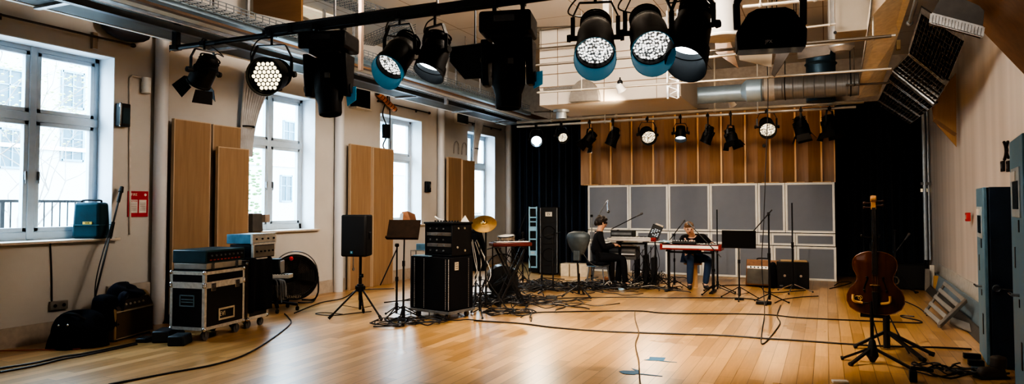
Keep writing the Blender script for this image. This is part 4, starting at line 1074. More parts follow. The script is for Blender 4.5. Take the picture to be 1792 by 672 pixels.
# flight cases --------------------------------------------------------------------
CASE = mat('case_black_laminate', (.010, .011, .014), .35, 0, .3, 20)
CASEB = mat('case_blue_black', (.010, .016, .022), .35, 0, .3, 20)
def caster(root, x, y, h, m=GREYM):
    c = MB().box((x, y, h-.008), (.075, .06, .012)).box((x-.018, y+.012, h*.62), (.006, .03, h*.6)).box((x+.018, y+.012, h*.62), (.006, .03, h*.6)); c = c.build('caster', m, root)
    MB().rod((x-.014, y+.015, h*.42), (x+.014, y+.015, h*.42), h*.42, n=16).build('wheel', mat('wheel_grey', (.10, .10, .11), .5), c)
def flight_case(label, c, ang, W, D, z0, H, lidH, name='flight_case', edge=ALU, casters=True, dish=True, txt=None):
    r = T(name, label, 'flight case', (c[0], c[1], 0), ang)
    def shell(n, za, zb):
        b = MB().box((0, 0, (za+zb)/2), (W, D, zb-za)).build(n, CASE, r, bev=.004)
        e = MB(); t = .036
        for sx in (-1, 1):
            for sy_ in (-1, 1): e.box((sx*(W/2-t/2+.003), sy_*(D/2-t/2+.003), (za+zb)/2), (t, t, zb-za))
        for zz in (za+t/2-.003, zb-t/2+.003):
            for s in (-1, 1):
                e.box((0, s*(D/2-t/2+.003), zz), (W, t, t)); e.box((s*(W/2-t/2+.003), 0, zz), (t, D, t))
        e.build('edge_extrusion', edge, r, smooth=False)
        k = MB()
        for sx in (-1, 1):
            for sy_ in (-1, 1):
                for zz in (za, zb): k.ball((sx*(W/2-.008), sy_*(D/2-.008), zz+(.008 if zz == za else -.008)), .026, n=8)
        k.build('ball_corner', CHROME, r)
    shell('body', z0, z0+H-lidH-.006)
    if lidH: shell('lid', z0+H-lidH, z0+H)
    # latches
    for s in (-.3, .3):
        if lidH: MB().box((W/2+.006, s*D, z0+H-lidH-.03), (.012, .08, .09)).build('latch', CHROME, r, bev=.004)
    if dish:
        dz = z0+.15
        f = MB()
        for s in (-1, 1): f.box((W/2+.007, .02+s*.13, dz), (.01, .02, .14)); f.box((W/2+.007, .02, dz+s*.06), (.01, .26, .02))
        f.build('label_frame', mat('dish_cream', (.55, .48, .36), .5), r)
        if txt: text('case_mark', txt, .075, mat('dish_white', (.62, .55, .42), .5), r, tr(W/2+.006, -.05, dz) @ face(1, 0), .003)
        f = MB()
        for s in (-1, 1): f.box((s*.095, -D/2-.005, z0+.33), (.012, .008, .13)); f.box((0, -D/2-.005, z0+.33+s*.06), (.2, .008, .012))
        for i in range(2): f.box((0, -D/2-.005, z0+.33+(i-.5)*.03), (.16, .006, .01))
        f.build('side_label', mat('dish_blue', (.13, .20, .23), .5), r)
    if casters:
        for sx in (-1, 1):
            for sy_ in (-1, 1): caster(r, sx*(W/2-.07), sy_*(D/2-.08), z0)
    return r
rot1 = R_(9)
ex = Vector((math.cos(rot1), math.sin(rot1), 0)); ey = Vector((-ex.y, ex.x, 0))
cor = fl(357, 579, .13); W1, D1 = .47, .70
c1 = cor-ex*W1/2+ey*D1/2
flight_case('large black flight case on casters with framed label, at the left wall', (c1.x, c1.y), rot1, W1, D1, .13, .66, .15, txt='EVI')
# amp rack slab on top
z = .795
r = T('mixer_tray', 'flat teal and silver case tray lying on top of the large flight case', 'case', (c1.x, c1.y, z), rot1)
MB().taper((0, .0, .045), (W1*.94, D1*.88, .09), (1.03, 1.02)).build('tray', mat('tray_silver', (.42, .40, .36), .4, .6), r, bev=.006)
b = MB()
for s in (-1, 1): b.box((W1*.47, s*D1*.3, .05), (.02, .05, .08))
b.build('latch', CHROME, r)
MB().box((0, .0, .012), (W1*.96, D1*.9, .024)).build('base_band', BLACK, r)
r = T('power_mixer', 'dark teal powered mixer with red lettering strip on the case tray', 'mixer', (c1.x-.01, c1.y+.02, z+.092), rot1)
MB().box((0, 0, .075), (W1*.98, D1*.98, .15)).build('housing', mat('mixer_teal', (.014, .055, .072), .45, 0, .15, 10), r, bev=.01)
MB().box((W1*.49+.003, 0, .07), (.008, D1*.92, .11)).build('front_panel', BLACKP, r)
b = MB()
for i in range(9): b.box((W1*.49+.008, -.27+i*.062, .035), (.003, .035, .012))
b.build('red_print', mat('print_red', (.45, .05, .03), .5), r)
for i in range(8): MB().rod((W1*.49+.005, -.26+i*.075, .085), (W1*.49+.022, -.26+i*.075, .085), .011).build('knob', GREYM, r)
# second case behind with cloth and racks
c2 = c1+ey*.66+ex*.03
flight_case('tall black wheeled case behind the large flight case, half under a black cloth', (c2.x, c2.y), rot1, .36, .42, .12, .72, 0, dish=False)
r = T('black_cloth', 'black cloth draped down the front of the tall wheeled case', 'cloth', (c2.x, c2.y, .84), rot1)
def dr(u, v):
    x = .215+.012*math.sin(u*14)+.012*math.sin(u*5+v*3); y = (u-.5)*.44
    if v < .35: return Vector((-.05+(x+.05)*(v/.35), y, .03+.02*math.sin(u*9)))
    return Vector((x+.03*math.sin(u*11)*(v-.35), y*(1+.1*v), .03-(v-.35)/.65*.66))
MB().grid(dr, 30, 24).build('cloth', CLOTHB, r, ang=80, solid=.008)
def rack_unit(name, label, loc, ang, W, D, H, mface, knobs, mcase):
    r = T(name, label, 'rack case', loc, ang)
    MB().box((0, 0, H/2), (W, D, H)).build('case', mcase, r, bev=.006)
    MB().box((W/2+.003, 0, H/2), (.008, D*.92, H*.78)).build('face_plate', mface, r)
    b = MB()
    for s in (-1, 1): b.box((W/2-.008, s*(D/2-.01), H/2), (.03, .024, H+.008))
    for zz in (0, H): b.box((W/2-.008, 0, zz), (.03, D, .016))
    b.build('edge_extrusion', ALU, r, smooth=False)
    for i in range(knobs): MB().rod((W/2+.006, -D*.36+i*D*.72/max(1, knobs-1), H*.5), (W/2+.025, -D*.36+i*D*.72/max(1, knobs-1), H*.5), .011).build('knob', BLACKP, r)
    return r
z2 = .875
c3 = c2+ex*.02+ey*.1
rack_unit('rack_case', 'lower silver-edged rack unit on the tall black case', (c3.x, c3.y, z2), rot1, .34, .46, .18, mat('rack_face_grey', (.20, .18, .15), .4, .5), 5, CASE)
rack_unit('rack_case', 'topmost silver and pale-blue rack case on the stack by the second window', (c3.x-.02, c3.y+.0, z2+.19), rot1, .38, .50, .12, mat('rack_face_silver', (.60, .57, .50), .35, .7), 4, mat('rack_case_blue', (.10, .22, .30), .4, .3, .25, 8))
q = onX(452, 400, -7.95)
r = T('sill_box', 'grey boxy device standing on the sill of the second window', 'device', (-8.05, q.y-.02, ZS+.005), R_(10))
MB().taper((0, 0, .14), (.2, .26, .28), (.8, .9), (.05, 0)).build('case', mat('device_grey', (.10, .095, .09), .5), r, bev=.01)
MB().box((.06, .17, .2), (.18, .12, .12)).build('side_panel', mat('device_beige', (.36, .29, .24), .5), r, bev=.006)
MB().rod((.08, -.1, 0), (.02, -.1, .26), .012).build('stand_leg', CHROME, r)

# office chair base with kit on it
q = fl(493, 545)
r = T('swivel_chair', 'black swivel chair with five-star castor base beside the floor fan', 'chair', (q.x-.13, q.y+.02, 0), .3)
for i in range(5):
    a = 2*PI*i/5+.2; p = Vector((.31*math.cos(a), .31*math.sin(a), .09))
    lg = MB().bar((.03*math.cos(a), .03*math.sin(a), .13), p, .05, .035).build('leg', BLACKP, r, bev=.008)
    MB().rod(p, p-Vector((0, 0, .035)), .008).rod((p.x-.015, p.y, .032), (p.x+.015, p.y, .032), .031, n=14).build('castor', RUBBER, lg)
MB().rod((0, 0, .1), (0, 0, .42), .025).rod((0, 0, .1), (0, 0, .24), .04).build('gas_lift', BLACKM, r)
MB().box((-.02, 0, .44), (.42, .40, .07)).build('seat', CLOTHB, r, bev=.03)
r2 = T('small_keyboard', 'small white keyboard lying across the swivel chair seat', 'keyboard', (q.x-.17, q.y+.02, .48), R_(25))
MB().box((0, 0, .03), (.5, .2, .06)).build('case', mat('kb_white', (.50, .48, .44), .4), r2, bev=.008)
b = MB()
for i in range(12): b.box((-.22+i*.04, -.06, .062), (.018, .07, .012))
b.build('black_keys', BLACK, r2, smooth=False)
r3 = T('black_bin', 'black and grey box resting on the small white keyboard', 'box', (q.x-.22, q.y+.06, .542), R_(25))
MB().taper((0, 0, .11), (.26, .2, .22), (.85, .85)).build('case', BLACKP, r3, bev=.02); MB().box((.125, 0, .1), (.02, .16, .18)).build('grey_side', mat('side_grey', (.22, .21, .2), .5), r3)
r4 = T('hanging_leads', 'bunch of black and white leads hanging off the swivel chair', 'cables', (q.x-.03, q.y-.05, .46), 0, None, 'stuff')
b = MB(); rr = random.Random(9)
for i in range(7):
    x = rr.uniform(0, .2); b.tube([(x-.05, -.1, .03), (x+.1, -.16, .0), (x+.12, -.16, -.2-.1*rr.random()), (x+.05+.1*rr.random(), -.14, -.05)], .008, 5)
b.build('lead', mat('lead_grey', (.16, .16, .16), .5), r4)

# floor fan
fc_ = onX(521, 489, -7.86)
r = T('floor_fan', 'large round black floor fan with red badge against the wall', 'fan', (-7.80, fc_.y-.13, 0), R_(38))
RF = .345; zc = .40; tl = tr(0, 0, zc) @ rx(PI/2-.12)
b = MB()
for k in range(12):
    R2 = RF*(.12+.88*k/11)
    b.torus((0, 0, .10-.05*(k/11)**2), R2, .0035, None, 36, 5)
b2 = MB()
for k in range(12): b2.torus((0, 0, -.10+.04*(k/11)**2), RF*(.12+.88*k/11), .0035, None, 36, 5)
for bb in (b, b2): bmesh.ops.transform(bb.bm, matrix=tl, verts=bb.bm.verts[:])
for i in range(20):
    a = 2*PI*i/20
    b.tube([tl @ Vector((.04*math.cos(a), .04*math.sin(a), .1)), tl @ Vector((RF*.7*math.cos(a), RF*.7*math.sin(a), .075)), tl @ Vector((RF*math.cos(a), RF*math.sin(a), .05))], .003, 4, sub=2)
for i in range(25):
    x = -RF*.96+i*RF*1.92/24; h_ = math.sqrt(RF*RF-x*x)
    b.rod(tl @ Vector((x, -h_, .056)), tl @ Vector((x, h_, .056)), .0032, n=5)
b.build('front_grille', mat('grille_brown_black', (.035, .028, .024), .4, .3), r); b2.build('rear_grille', BLACKM, r)
MB().lathe([(RF, -.08), (RF+.02, -.08), (RF+.02, .06), (RF, .06)], tl, 40, True).build('drum', BLACKP, r)
MB().lathe([(0, -.075), (RF*.99, -.075)], tl, 36).build('rear_mesh', mat('fan_mesh_brown', (.085, .062, .048), .7, 0, .2, 60), r)
MB().torus((0, 0, .062), RF+.005, .009, tl, 40, 6).build('rim', mat('rim_grey', (.20, .20, .21), .35, .6), r)
MB().lathe([(0, -.12), (.07, -.12), (.085, -.02), (.05, .03), (0, .04)], tl, 18).build('motor', BLACKP, r)
bl = MB()
for i in range(4):
    a = 2*PI*i/4; u = Vector((math.cos(a), math.sin(a), 0)); v = Vector((-math.sin(a), math.cos(a), 0))
    bl.slab([tl @ (u*.05-v*.04+Vector((0, 0, .02))), tl @ (u*.05+v*.04-Vector((0, 0, .02))), tl @ (u*.3+v*.13-Vector((0, 0, .04))), tl @ (u*.31-v*.08+Vector((0, 0, .04)))], (0, .004, 0))
bl.build('blade', mat('fan_blade', (.016, .013, .012), .4), r)
MB().ball(tl @ Vector((-.06, RF-.05, .075)), .035, (1, .5, 1)).build('badge', mat('badge_red', (.55, .02, .02), .4), r)
MB().ball(tl @ Vector((-RF+.03, -.03, .075)), .035, (1, .5, 1)).build('switch_knob', MATS['badge_red'], r)
text('rim_mark', 'STANLEY', .055, mat('mark_cream', (.50, .43, .32), .5), r, tl @ tr(0, -RF+.03, .082))
b = MB()
for s in (-1, 1): b.tube([(s*RF*1.04, 0, zc), (s*.36, .02, .14), (s*.28, .12, .016), (s*.1, .16, .016)], .013); b.tube([(s*.36, .02, .14), (s*.28, -.16, .016), (s*.06, -.18, .016)], .013)
b.build('stand', BLACKM, r)
# ================================================================== MIDDLE LEFT
def tripod(root, base_z, spread, r, ang0=0., n=3, hub=.35, foot=True, m=BLACKM, lo=.015):
    for i in range(n):
        a = ang0+2*PI*i/n; e = Vector((spread*math.cos(a), spread*math.sin(a), lo))
        lg = MB().rod((.02*math.cos(a), .02*math.sin(a), hub), e, r, n=8).build('leg', m, root)
        if foot: MB().rod(e-Vector((0, 0, 0)), e+(Vector((0, 0, hub))-e).normalized()*.06, r*1.5, n=8).build('rubber_foot', RUBBER, lg)
# PA speaker and its stand
P = fl(630, 557)
r = T('speaker_stand', 'black tripod stand carrying the loudspeaker', 'speaker stand', (P.x, P.y, 0), 0)
MB().rod((0, 0, .12), (0, 0, .86), .019).rod((0, 0, .25), (0, 0, .55), .024).build('pole', BLACKM, r)
MB().rod((0, 0, .37), (0, 0, .47), .045, n=12).box((0, 0, .42), (.14, .05, .05)).box((0, 0, .42), (.05, .14, .05)).build('hub', BLACKP, r, bev=.006)
MB().rod((0, 0, .58), (.05, -.02, .58), .02).rod((.05, -.02, .58), (.06, -.03, .61), .012).build('knob', BLACKP, r)
ca = math.atan2(RIGHT.y, RIGHT.x)
for a in (ca+PI+.35, ca-.25-.35, ca+PI/2+.1):
    e = Vector((.42*math.cos(a), .42*math.sin(a), .018))
    lg = MB().rod((.03*math.cos(a), .03*math.sin(a), .41), e, .013, n=8).build('leg', BLACKM, r)
    MB().rod(e, e+Vector((-.05*math.cos(a), -.05*math.sin(a), .05)), .02, n=8).build('rubber_foot', RUBBER, lg)
    MB().bar((.015*math.cos(a), .015*math.sin(a), .14), (.24*math.cos(a), .24*math.sin(a), .19), .018, .006).build('brace', BLACKM, lg)
P0 = onY(624, 414, P.y)
r = T('loudspeaker', 'black loudspeaker with a small blue logo on the tripod stand', 'loudspeaker', (P.x-.03, P.y-.02, .855), math.atan2(RIGHT.y, RIGHT.x)-.22)
poly = [(-.175, -.15), (.175, -.15), (.19, -.12), (.14, .17), (-.14, .17), (-.19, -.12)]
MB().prism(poly, .57).build('cabinet', BLACKP, r, bev=.02)
MB().box((0, -.152, .285), (.33, .008, .53)).build('grille', mat('speaker_grille', (.010, .010, .011), .5, .2, .5, 180, .3, bscale=300), r, bev=.004)
MB().box((-.02, -.158, .06), (.035, .006, .035)).build('logo_plate', mat('logo_blue', (.03, .22, .36), .3), r); 
text('logo_mark', 'B', .028, WHITEG, r, tr(-.02, -.162, .06) @ FACE_MY, .0008)
MB().box((0, 0, .285), (.385, .06, .1)).build('side_handle', BLACKM, r, bev=.01)

def music_stand(name, label, base, desk_c, W, H, tilt, yaw, mt, foot_r=.28, group=None, sheet=None, a0=.4):
    """desk_c world centre of the desk plate"""
    r = T(name, label, 'music stand', (base.x, base.y, 0), yaw, group)
    d = rz(-yaw) @ (desk_c-Vector((base.x, base.y, 0)))
    MB().rod((0, 0, .05), (0, 0, d.z*.62), .014).rod((0, 0, d.z*.55), (0, .03, d.z-.02), .010).rod((0, 0, d.z*.6), (0, 0, d.z*.66), .02).build('pole', BLACKM, r)
    M = tr(0, 0, d.z) @ rx(tilt)
    b = MB().box((0, 0, 0), (W, .012, H), None)
    b.box((0, -.03, -H/2), (W, .07, .008)); b.box((0, -.064, -H/2+.01), (W, .006, .026))
    for s in (-1, 1): b.box((s*W/2, -.006, 0), (.006, .02, H))
    bmesh.ops.transform(b.bm, matrix=M, verts=b.bm.verts[:]); b.build('desk', mt, r, bev=.002)
    b = MB().box((0, .02, -.02), (.06, .03, .1)).rod((-.05, .03, -.03), (.05, .03, -.03), .018)
    bmesh.ops.transform(b.bm, matrix=M, verts=b.bm.verts[:]); b.build('tilt_bracket', BLACKP, r)
    MB().rod((0, 0, .06), (0, 0, .2), .024).build('hub', BLACKP, r)
    for i in range(3):
        a = a0+2*PI*i/3-yaw; e = Vector((foot_r*math.cos(a), foot_r*math.sin(a), .014))
        lg = MB().bar((.015*math.cos(a), .015*math.sin(a), .2), e, .018, .012).build('leg', BLACKM, r); MB().ball(e, .014).build('rubber_foot', RUBBER, lg)
        MB().bar((.01*math.cos(a), .01*math.sin(a), .08), e*.5+Vector((.0, .0, .1)), .012, .006).build('brace', BLACKM, lg)
    return r
DESK = mat('desk_bronze_black', (.03, .019, .013), .8, 0, .2, 14, spec=.12)
dk = onY(703, 402, 7.75)
bs = fl(700, 562)
r = music_stand('music_stand', 'music stand with wide empty bronze-black desk beside the big wheeled trunk', Vector((dk.x, dk.y+.05, 0)), dk, .44, .28, R_(-24), R_(14), DESK, .33, None, None, .9)
# mic boom stand beside it
b0 = fl(690, 545)
def mic_stand(label, base, h, boom=None, mic=None, spread=.3, a0=0., group=None, round_base=False, m=BLACKM, r_=.011, clip=True):
    r = T('microphone_stand', label, 'microphone stand', (base.x, base.y, 0), 0, group)
    MB().rod((0, 0, .06), (0, 0, h), r_, n=8).rod((0, 0, .06), (0, 0, h*.52), r_*1.35, n=8).build('pole', m, r)
    MB().rod((0, 0, h*.5), (0, 0, h*.56), r_*2, n=10).build('clutch', BLACKP, r)
    MB().rod((0, 0, .1), (0, 0, .2), .022, n=10).build('hub', BLACKP, r)
    if round_base: MB().lathe([(0, 0), (.14, 0), (.14, .015), (.03, .03), (0, .03)], None, 24).build('base', BLACKM, r)
    else:
        for i in range(3):
            a = a0+2*PI*i/3; e = Vector((spread*math.cos(a), spread*math.sin(a), .012))
            lg = MB().rod((.012*math.cos(a), .012*math.sin(a), .15), e, .009, n=7).build('leg', m, r); MB().ball(e+Vector((0, 0, .004)), .016).build('rubber_foot', RUBBER, lg)
    if boom:
        p, q = Vector(boom[0])-r.location, Vector(boom[1])-r.location
        MB().rod(p, q, .0085, n=8).build('boom', m, r); MB().rod((-.02, 0, h), (.02, 0, h), .025).build('boom_joint', BLACKP, r)
        if mic:
            d = (q-p).normalized() if mic is True else Vector(mic)
            MB().rod(q, q+d*.1, .012, .016).rod(q+d*.1, q+d*.15, .022, .02).build('microphone', mat('mic_grey', (.12, .12, .12), .35, .5), r)
    return r
mic_stand('low black stand with drooping boom just left of the wheeled trunk', Vector((-5.45, 8.05, 0)), 1.0, ((-5.45, 8.05, .95), (-5.62, 7.9, .45)), None, .3, .6)
r = T('open_book', 'brown and pale open book propped behind the music stand desk', 'book', onY(712, 381, 8.0), .3)
MB().slab([(-.10, 0, -.05), (.05, .02, -.05), (.0, .02, .09), (-.07, 0, .08)], (0, .012, 0)).slab([(.05, .02, -.05), (.14, -.03, -.03), (.12, -.03, .05), (0, .02, .09)], (0, .012, 0)).build('cover', mat('book_brown', (.26, .12, .06), .6), r, smooth=False)
MB().slab([(-.11, -.008, -.05), (-.06, -.006, -.05), (-.05, -.006, .06), (-.09, -.008, .06)], (0, .006, 0)).build('page', mat('page_blue_white', (.42, .50, .58), .6), r, smooth=False)
q = fl(718, 552)
r = T('wire_rack', 'small pale wire rack stand between the music stand and the trunk', 'rack', (-5.28, 8.45, 0), .2)
b = MB()
for s in (-1, 1):
    for t_ in (-1, 1): b.rod((s*.14, t_*.1, 0), (s*.14, t_*.1, .92), .008, n=6)
for z in (.1, .3, .55, .75, .91):
    for s in (-1, 1): b.rod((s*.14, -.1, z), (s*.14, .1, z), .006, n=6); b.rod((-.14, s*.1, z), (.14, s*.1, z), .006, n=6)
b.build('wire_frame', GALV, r)
tag(MB().box((-5.28, 8.45, .96), (.16, .1, .09)).build('blue_box', mat('pack_blue', (.20, .42, .62), .5), bev=.005), 'small pale blue box on top of the wire rack', 'box')

# big wheeled trunk
rt = R_(-11)
ex = Vector((math.cos(rt), math.sin(rt), 0)); ey = Vector((-ex.y, ex.x, 0))
cor = fl(785, 549, .10); Wt, Dt = .70, .52
cc = cor-ex*Wt/2+ey*Dt/2
TRK = fabric('trunk_fabric', (.006, .0065, .009), .8, 120, .2)
r = T('wheeled_trunk', 'big black trunk with dotted seams on a wheeled frame, mid left', 'trunk', (cc.x, cc.y, 0), rt)
z0, z1 = .12, .845
MB().box((0, 0, (z0+z1)/2), (Wt, Dt, z1-z0)).build('body', TRK, r, bev=.008)
b = MB()
for s in (-1, 1): b.bar((-Wt/2-.02, s*(Dt/2+.01), .105), (Wt/2+.02, s*(Dt/2+.01), .105), .03, .03); b.bar((s*(Wt/2+.01), -Dt/2, .105), (s*(Wt/2+.01), Dt/2, .105), .03, .03)
b.build('base_frame', GREYM, r, smooth=False)
for (x, y, s_) in ((-.40*Wt, -Dt/2-.002, .0055), (-.1, -Dt/2-.002, .0055), (.42*Wt, -Dt/2-.002, .0055), (Wt/2+.002, .16, .0055), (Wt/2-.004, -Dt/2, .0075)):
    b = MB()
    for i in range(34): b.ball((x, y, z0+.03+i*(z1-z0-.06)/33), s_, n=5)
    b.build('stud_seam', mat('stud_cream', (.42, .40, .36), .4, .4), r)
MB().box((Wt/2+.004, -.10, z1-.12), (.006, .075, .11)).build('label_card', mat('card_cream', (.42, .37, .28), .6), r)
b = MB(); 
for i in range(3): b.box((Wt/2+.008, -.10, z1-.09-i*.03), (.002, .05, .008))
b.build('card_print', BLACK, r)
MB().box((-.18, -.12, z1+.006), (.3, .24, .012)).build('blue_sheet', mat('sheet_blue', (.25, .38, .48), .4), r)
for sx in (-1, 1):
    for sy_ in (-1, 1): caster(r, sx*(Wt/2-.08), sy_*(Dt/2-.06), .095)
p2 = cc+ex*.09+ey*.03
r = T('rack_case', 'black open rack of grey drawer units on top of the wheeled trunk', 'rack case', (p2.x, p2.y, z1+.013), rt)
Wr, Dr, Hr = .50, .42, .44
b = MB()
for s in (-1, 1): b.box((s*(Wr/2-.01), 0, Hr/2), (.02, Dr, Hr)); b.box((0, 0, Hr/2+s*(Hr/2-.01)), (Wr, Dr, .02))
b.box((0, Dr/2-.01, Hr/2), (Wr, .02, Hr)); b.build('shell', BLACKP, r, bev=.004)
MB().box((0, 0, Hr+.012), (Wr+.03, Dr+.03, .026)).build('top_board', BLACK, r, bev=.006)
for i, (m_, h_) in enumerate(((BLACKP, .09), (mat('unit_grey', (.16, .15, .14), .4, .4), .05), (BLACKP, .08), (MATS['unit_grey'], .05), (BLACKP, .08))):
    z = .03+[0, .095, .155, .245, .305][i]
    u = MB().box((-.0, -.02, z+h_/2), (Wr-.05, Dr-.06, h_)).build('unit', m_, r, bev=.003)
    for k in range(3): MB().rod((-.15+k*.12, -Dr/2+.02, z+h_/2), (-.15+k*.12, -Dr/2-.005, z+h_/2), .011).build('knob', GREYM, u)
b = MB()
for (y, z) in ((-.08, .38), (.05, .38), (-.1, .12), (.06, .07)): b.rod((Wr/2, y, z), (Wr/2+.01, y, z), .016, n=10)
b.build('side_fitting', mat('fitting_cream', (.45, .40, .30), .4, .5), r)
b = MB()
for i in range(12): b.rod((-.2+i*.035, -.05+.02*(i % 3), Hr+.025), (-.2+i*.035, -.05+.02*(i % 3), Hr+.045), .01, n=8)
b.build('top_knobs', BLACK, r)
q = Vector((p2.x, p2.y, 1.325))+ex*.14+ey*.1
tag(MB().slab([q, q+Vector((.12, .02, 0)), q+Vector((.06, .02, .09))], (0, .01, 0)).build('paper_scrap', mat('paper_white', (.6, .58, .54), .7), smooth=False, loc=None), 'white paper corner sticking up behind the rack case', 'paper')
q = Vector((p2.x, p2.y, 1.365))-ex*.2
tag(MB().rod(q, q+ex*.12+Vector((0, 0, -.02)), .006).rod(q, q-ex*.05+Vector((0, 0, .03)), .01).build('drum_stick', WHITEG), 'thin white stick lying on the rack case', 'stick')

# cymbal on stand
BRASS = mat('brass', (.44, .29, .11), .36, 1, .18, 14, .08, stretch=(1, 1, 1))
cy = onY(847, 390, 9.0)
r = T('cymbal_stand', 'chrome and black cymbal stand behind the wheeled trunk', 'stand', (cy.x-.02, cy.y+.1, 0))
MB().rod((0, 0, .05), (0, 0, 1.25), .012).rod((0, 0, 1.2), (.02, -.08, cy.z-.02), .01).build('pole', BLACKM, r)
tripod(r, 0, .33, .01, .3, 3, .45)
MB().rod((.02, -.09, cy.z-.05), (.02, -.13, cy.z+.03), .008).ball((.02, -.125, cy.z+.01), .014).build('tilter', CHROME, r)
r = T('cymbal', 'gold cymbal tilted toward the room on its stand', 'cymbal', cy)
tilt = cdir(-.05, -.85, .72)
MB().lathe([(.01, .025), (.03, .028), (.045, .018), (.05, .006), (.11, -.004), (.186, -.020), (.187, -.023), (.11, -.008), (.048, .002), (.04, .014), (.01, .02)], axmat(tilt), 48).build('disc', BRASS, r)
q = Vector((0, 0, 0))+tilt*.03
MB().rod(q-tilt*.01, q+tilt*.02, .012).build('wing_nut', BLACK, r)
# drums
def drum(label, c, R, L, axis, shell, head, cat='drum', name='drum'):
    r = T(name, label, cat, c); M = axmat(axis)
    MB().lathe([(0, -L/2), (R*.98, -L/2), (R*.98, L/2), (0, L/2)], M, 32).build('shell', shell, r)
    MB().lathe([(0, L/2+.004), (R*.97, L/2+.004)], M, 32).build('head', head, r)
    for s in (-1, 1): MB().torus((0, 0, s*L/2), R, .011, M, 32, 6).build('hoop', BLACKM, r)
    b = MB()
    for i in range(8):
        a = 2*PI*i/8; b.rod(M @ Vector((R*1.02*math.cos(a), R*1.02*math.sin(a), -L/2)), M @ Vector((R*1.02*math.cos(a), R*1.02*math.sin(a), L/2)), .006, n=6)
    b.build('lugs', CHROME, r)
    return r
HEAD = mat('drum_head', (.5, .47, .42), .6); 
c = onY(874, 472, 10.6)
drum('dark bass drum behind the red keyboard stand', (c.x, 10.7, .27), .27, .36, cdir(.15, 0, 1), mat('drum_shell', (.012, .014, .016), .3), mat('drum_head_black', (.012, .013, .014), .4))
for i in range(2): pass
c = onY(886, 408, 10.4); r_sn = drum('small snare drum with pale head beyond the cymbal', (c.x, 10.4, .98), .14, .13, (0, -.15, 1), mat('snare_shell', (.35, .32, .28), .3, .7), HEAD)
MB().rod((0, 0, -.06), (0, 0, -.96), .011).build('stand_pole', BLACKM, r_sn)
# black chair / coat behind the rack
c = onY(832, 440, 9.4)
r = T('draped_coat', 'black coat draped on a stand behind the rack case', 'coat', (c.x-.02, 9.45, 0))
def coat(u, v):
    a = u*2*PI; k = 1+.10*math.sin(5*a); return Vector((.15*k*math.cos(a)*(1-.45*max(0, v-.6)/.4), .12*k*math.sin(a)*(1-.5*max(0, v-.6)/.4), .55+v*.62))
MB().grid(coat, 40, 10).ball((0, 0, 1.15), .085, (1, .9, .5)).build('cloth', CLOTHB, r, ang=80)
MB().rod((0, 0, .02), (0, 0, 1.1), .014).build('pole', BLACKM, r); tripod(r, 0, .26, .01, .9, 3, .35)

# red keyboard on stand
KRED = mat('keyboard_red', (.22, .017, .013), .3, 0, .1, 8, coat=.3)
KWHITE = mat('key_white', (.70, .68, .64), .35); 
def keys(root, W, D, z, y0, n):
    MB().box((0, y0, z), (W, D, .012)).build('white_keys', KWHITE, root, smooth=False)
    b = MB(); w = W/n
    for i in range(n):
        b.box((-W/2+i*w, y0, z+.0066), (.0015, D, .001))
    for i in range(n):
        if i % 7 in (0, 1, 3, 4, 5): b.box((-W/2+(i+1)*w, y0+D*.18, z+.010), (w*.5, D*.6, .014))
    b.build('black_keys', BLACK, root, smooth=False)
def keyboard(name, label, c, yaw, W, D, H, body, flip=False, ctrl=True, tilt=0.):
    """keys on local -y side"""
    r = T(name, label, 'keyboard', c, yaw)
    MB().box((0, 0, H/2), (W, D, H)).build('case', body, r, bev=.012)
    MB().box((0, .0, H+.003), (W-.06, D-.02, .006)).build('top_panel', BLACKP, r)
    keys(r, W*.82, D*.48, H+.012, -D*.22, max(14, int(W/.026)))
    if ctrl:
        for i in range(7): MB().rod((-W*.35+i*W*.1, D*.3, H), (-W*.35+i*W*.1, D*.3, H+.022), .011, n=8).build('knob', GREYM, r)
    return r
def kb_stand(label, loc, yaw, W, h, style='x'):
    r = T('keyboard_stand', label, 'keyboard stand', loc, yaw)
    if style == 'x':
        for s in (-.12, .12):
            MB().bar((-W/2, s, .02), (W/2, s, h-.01), .03, .03).build('leg', BLACKM, r); MB().bar((W/2, s+.035, .02), (-W/2, s+.035, h-.01), .03, .03).build('leg', BLACKM, r)
        for s in (-1, 1): MB().bar((s*W/2, -.2, .02), (s*W/2, .2, .02), .03, .03).bar((s*W/2, -.18, h-.015), (s*W/2, .18, h-.015), .03, .025).build('rail', BLACKM, r)
    else:
        for s in (-1, 1):
            lg = MB().bar((s*W/2, 0, .05), (s*W/2, 0, h-.02), .045, .045).build('leg', BLACKM, r)
            MB().bar((s*W/2, -.26, .022), (s*W/2, .26, .022), .05, .03).build('foot', BLACKM, lg); MB().bar((s*W/2, -.18, h-.015), (s*W/2, .18, h-.015), .04, .028).build('arm', BLACKM, r)
        MB().bar((-W/2, .06, h-.05), (W/2, .06, h-.05), .03, .03).build('cross_bar', BLACKM, r)
    return r
ka = onY(859, 424, 9.5); kb_ = onY(927, 426, 9.9)
mid = (ka+kb_)/2; yaw = math.atan2(kb_.y-ka.y, kb_.x-ka.x)
keyboard('stage_keyboard', 'short red keyboard on a stand in front of the drum kit', (mid.x, mid.y, mid.z-.05), yaw, (kb_-ka).length, .28, .06, mat('keyboard_dark_red', (.075, .012, .010), .35, 0, .1, 8))
kb_stand('black crossed stand under the short red keyboard', (mid.x, mid.y, 0), yaw, .42, mid.z-.055)
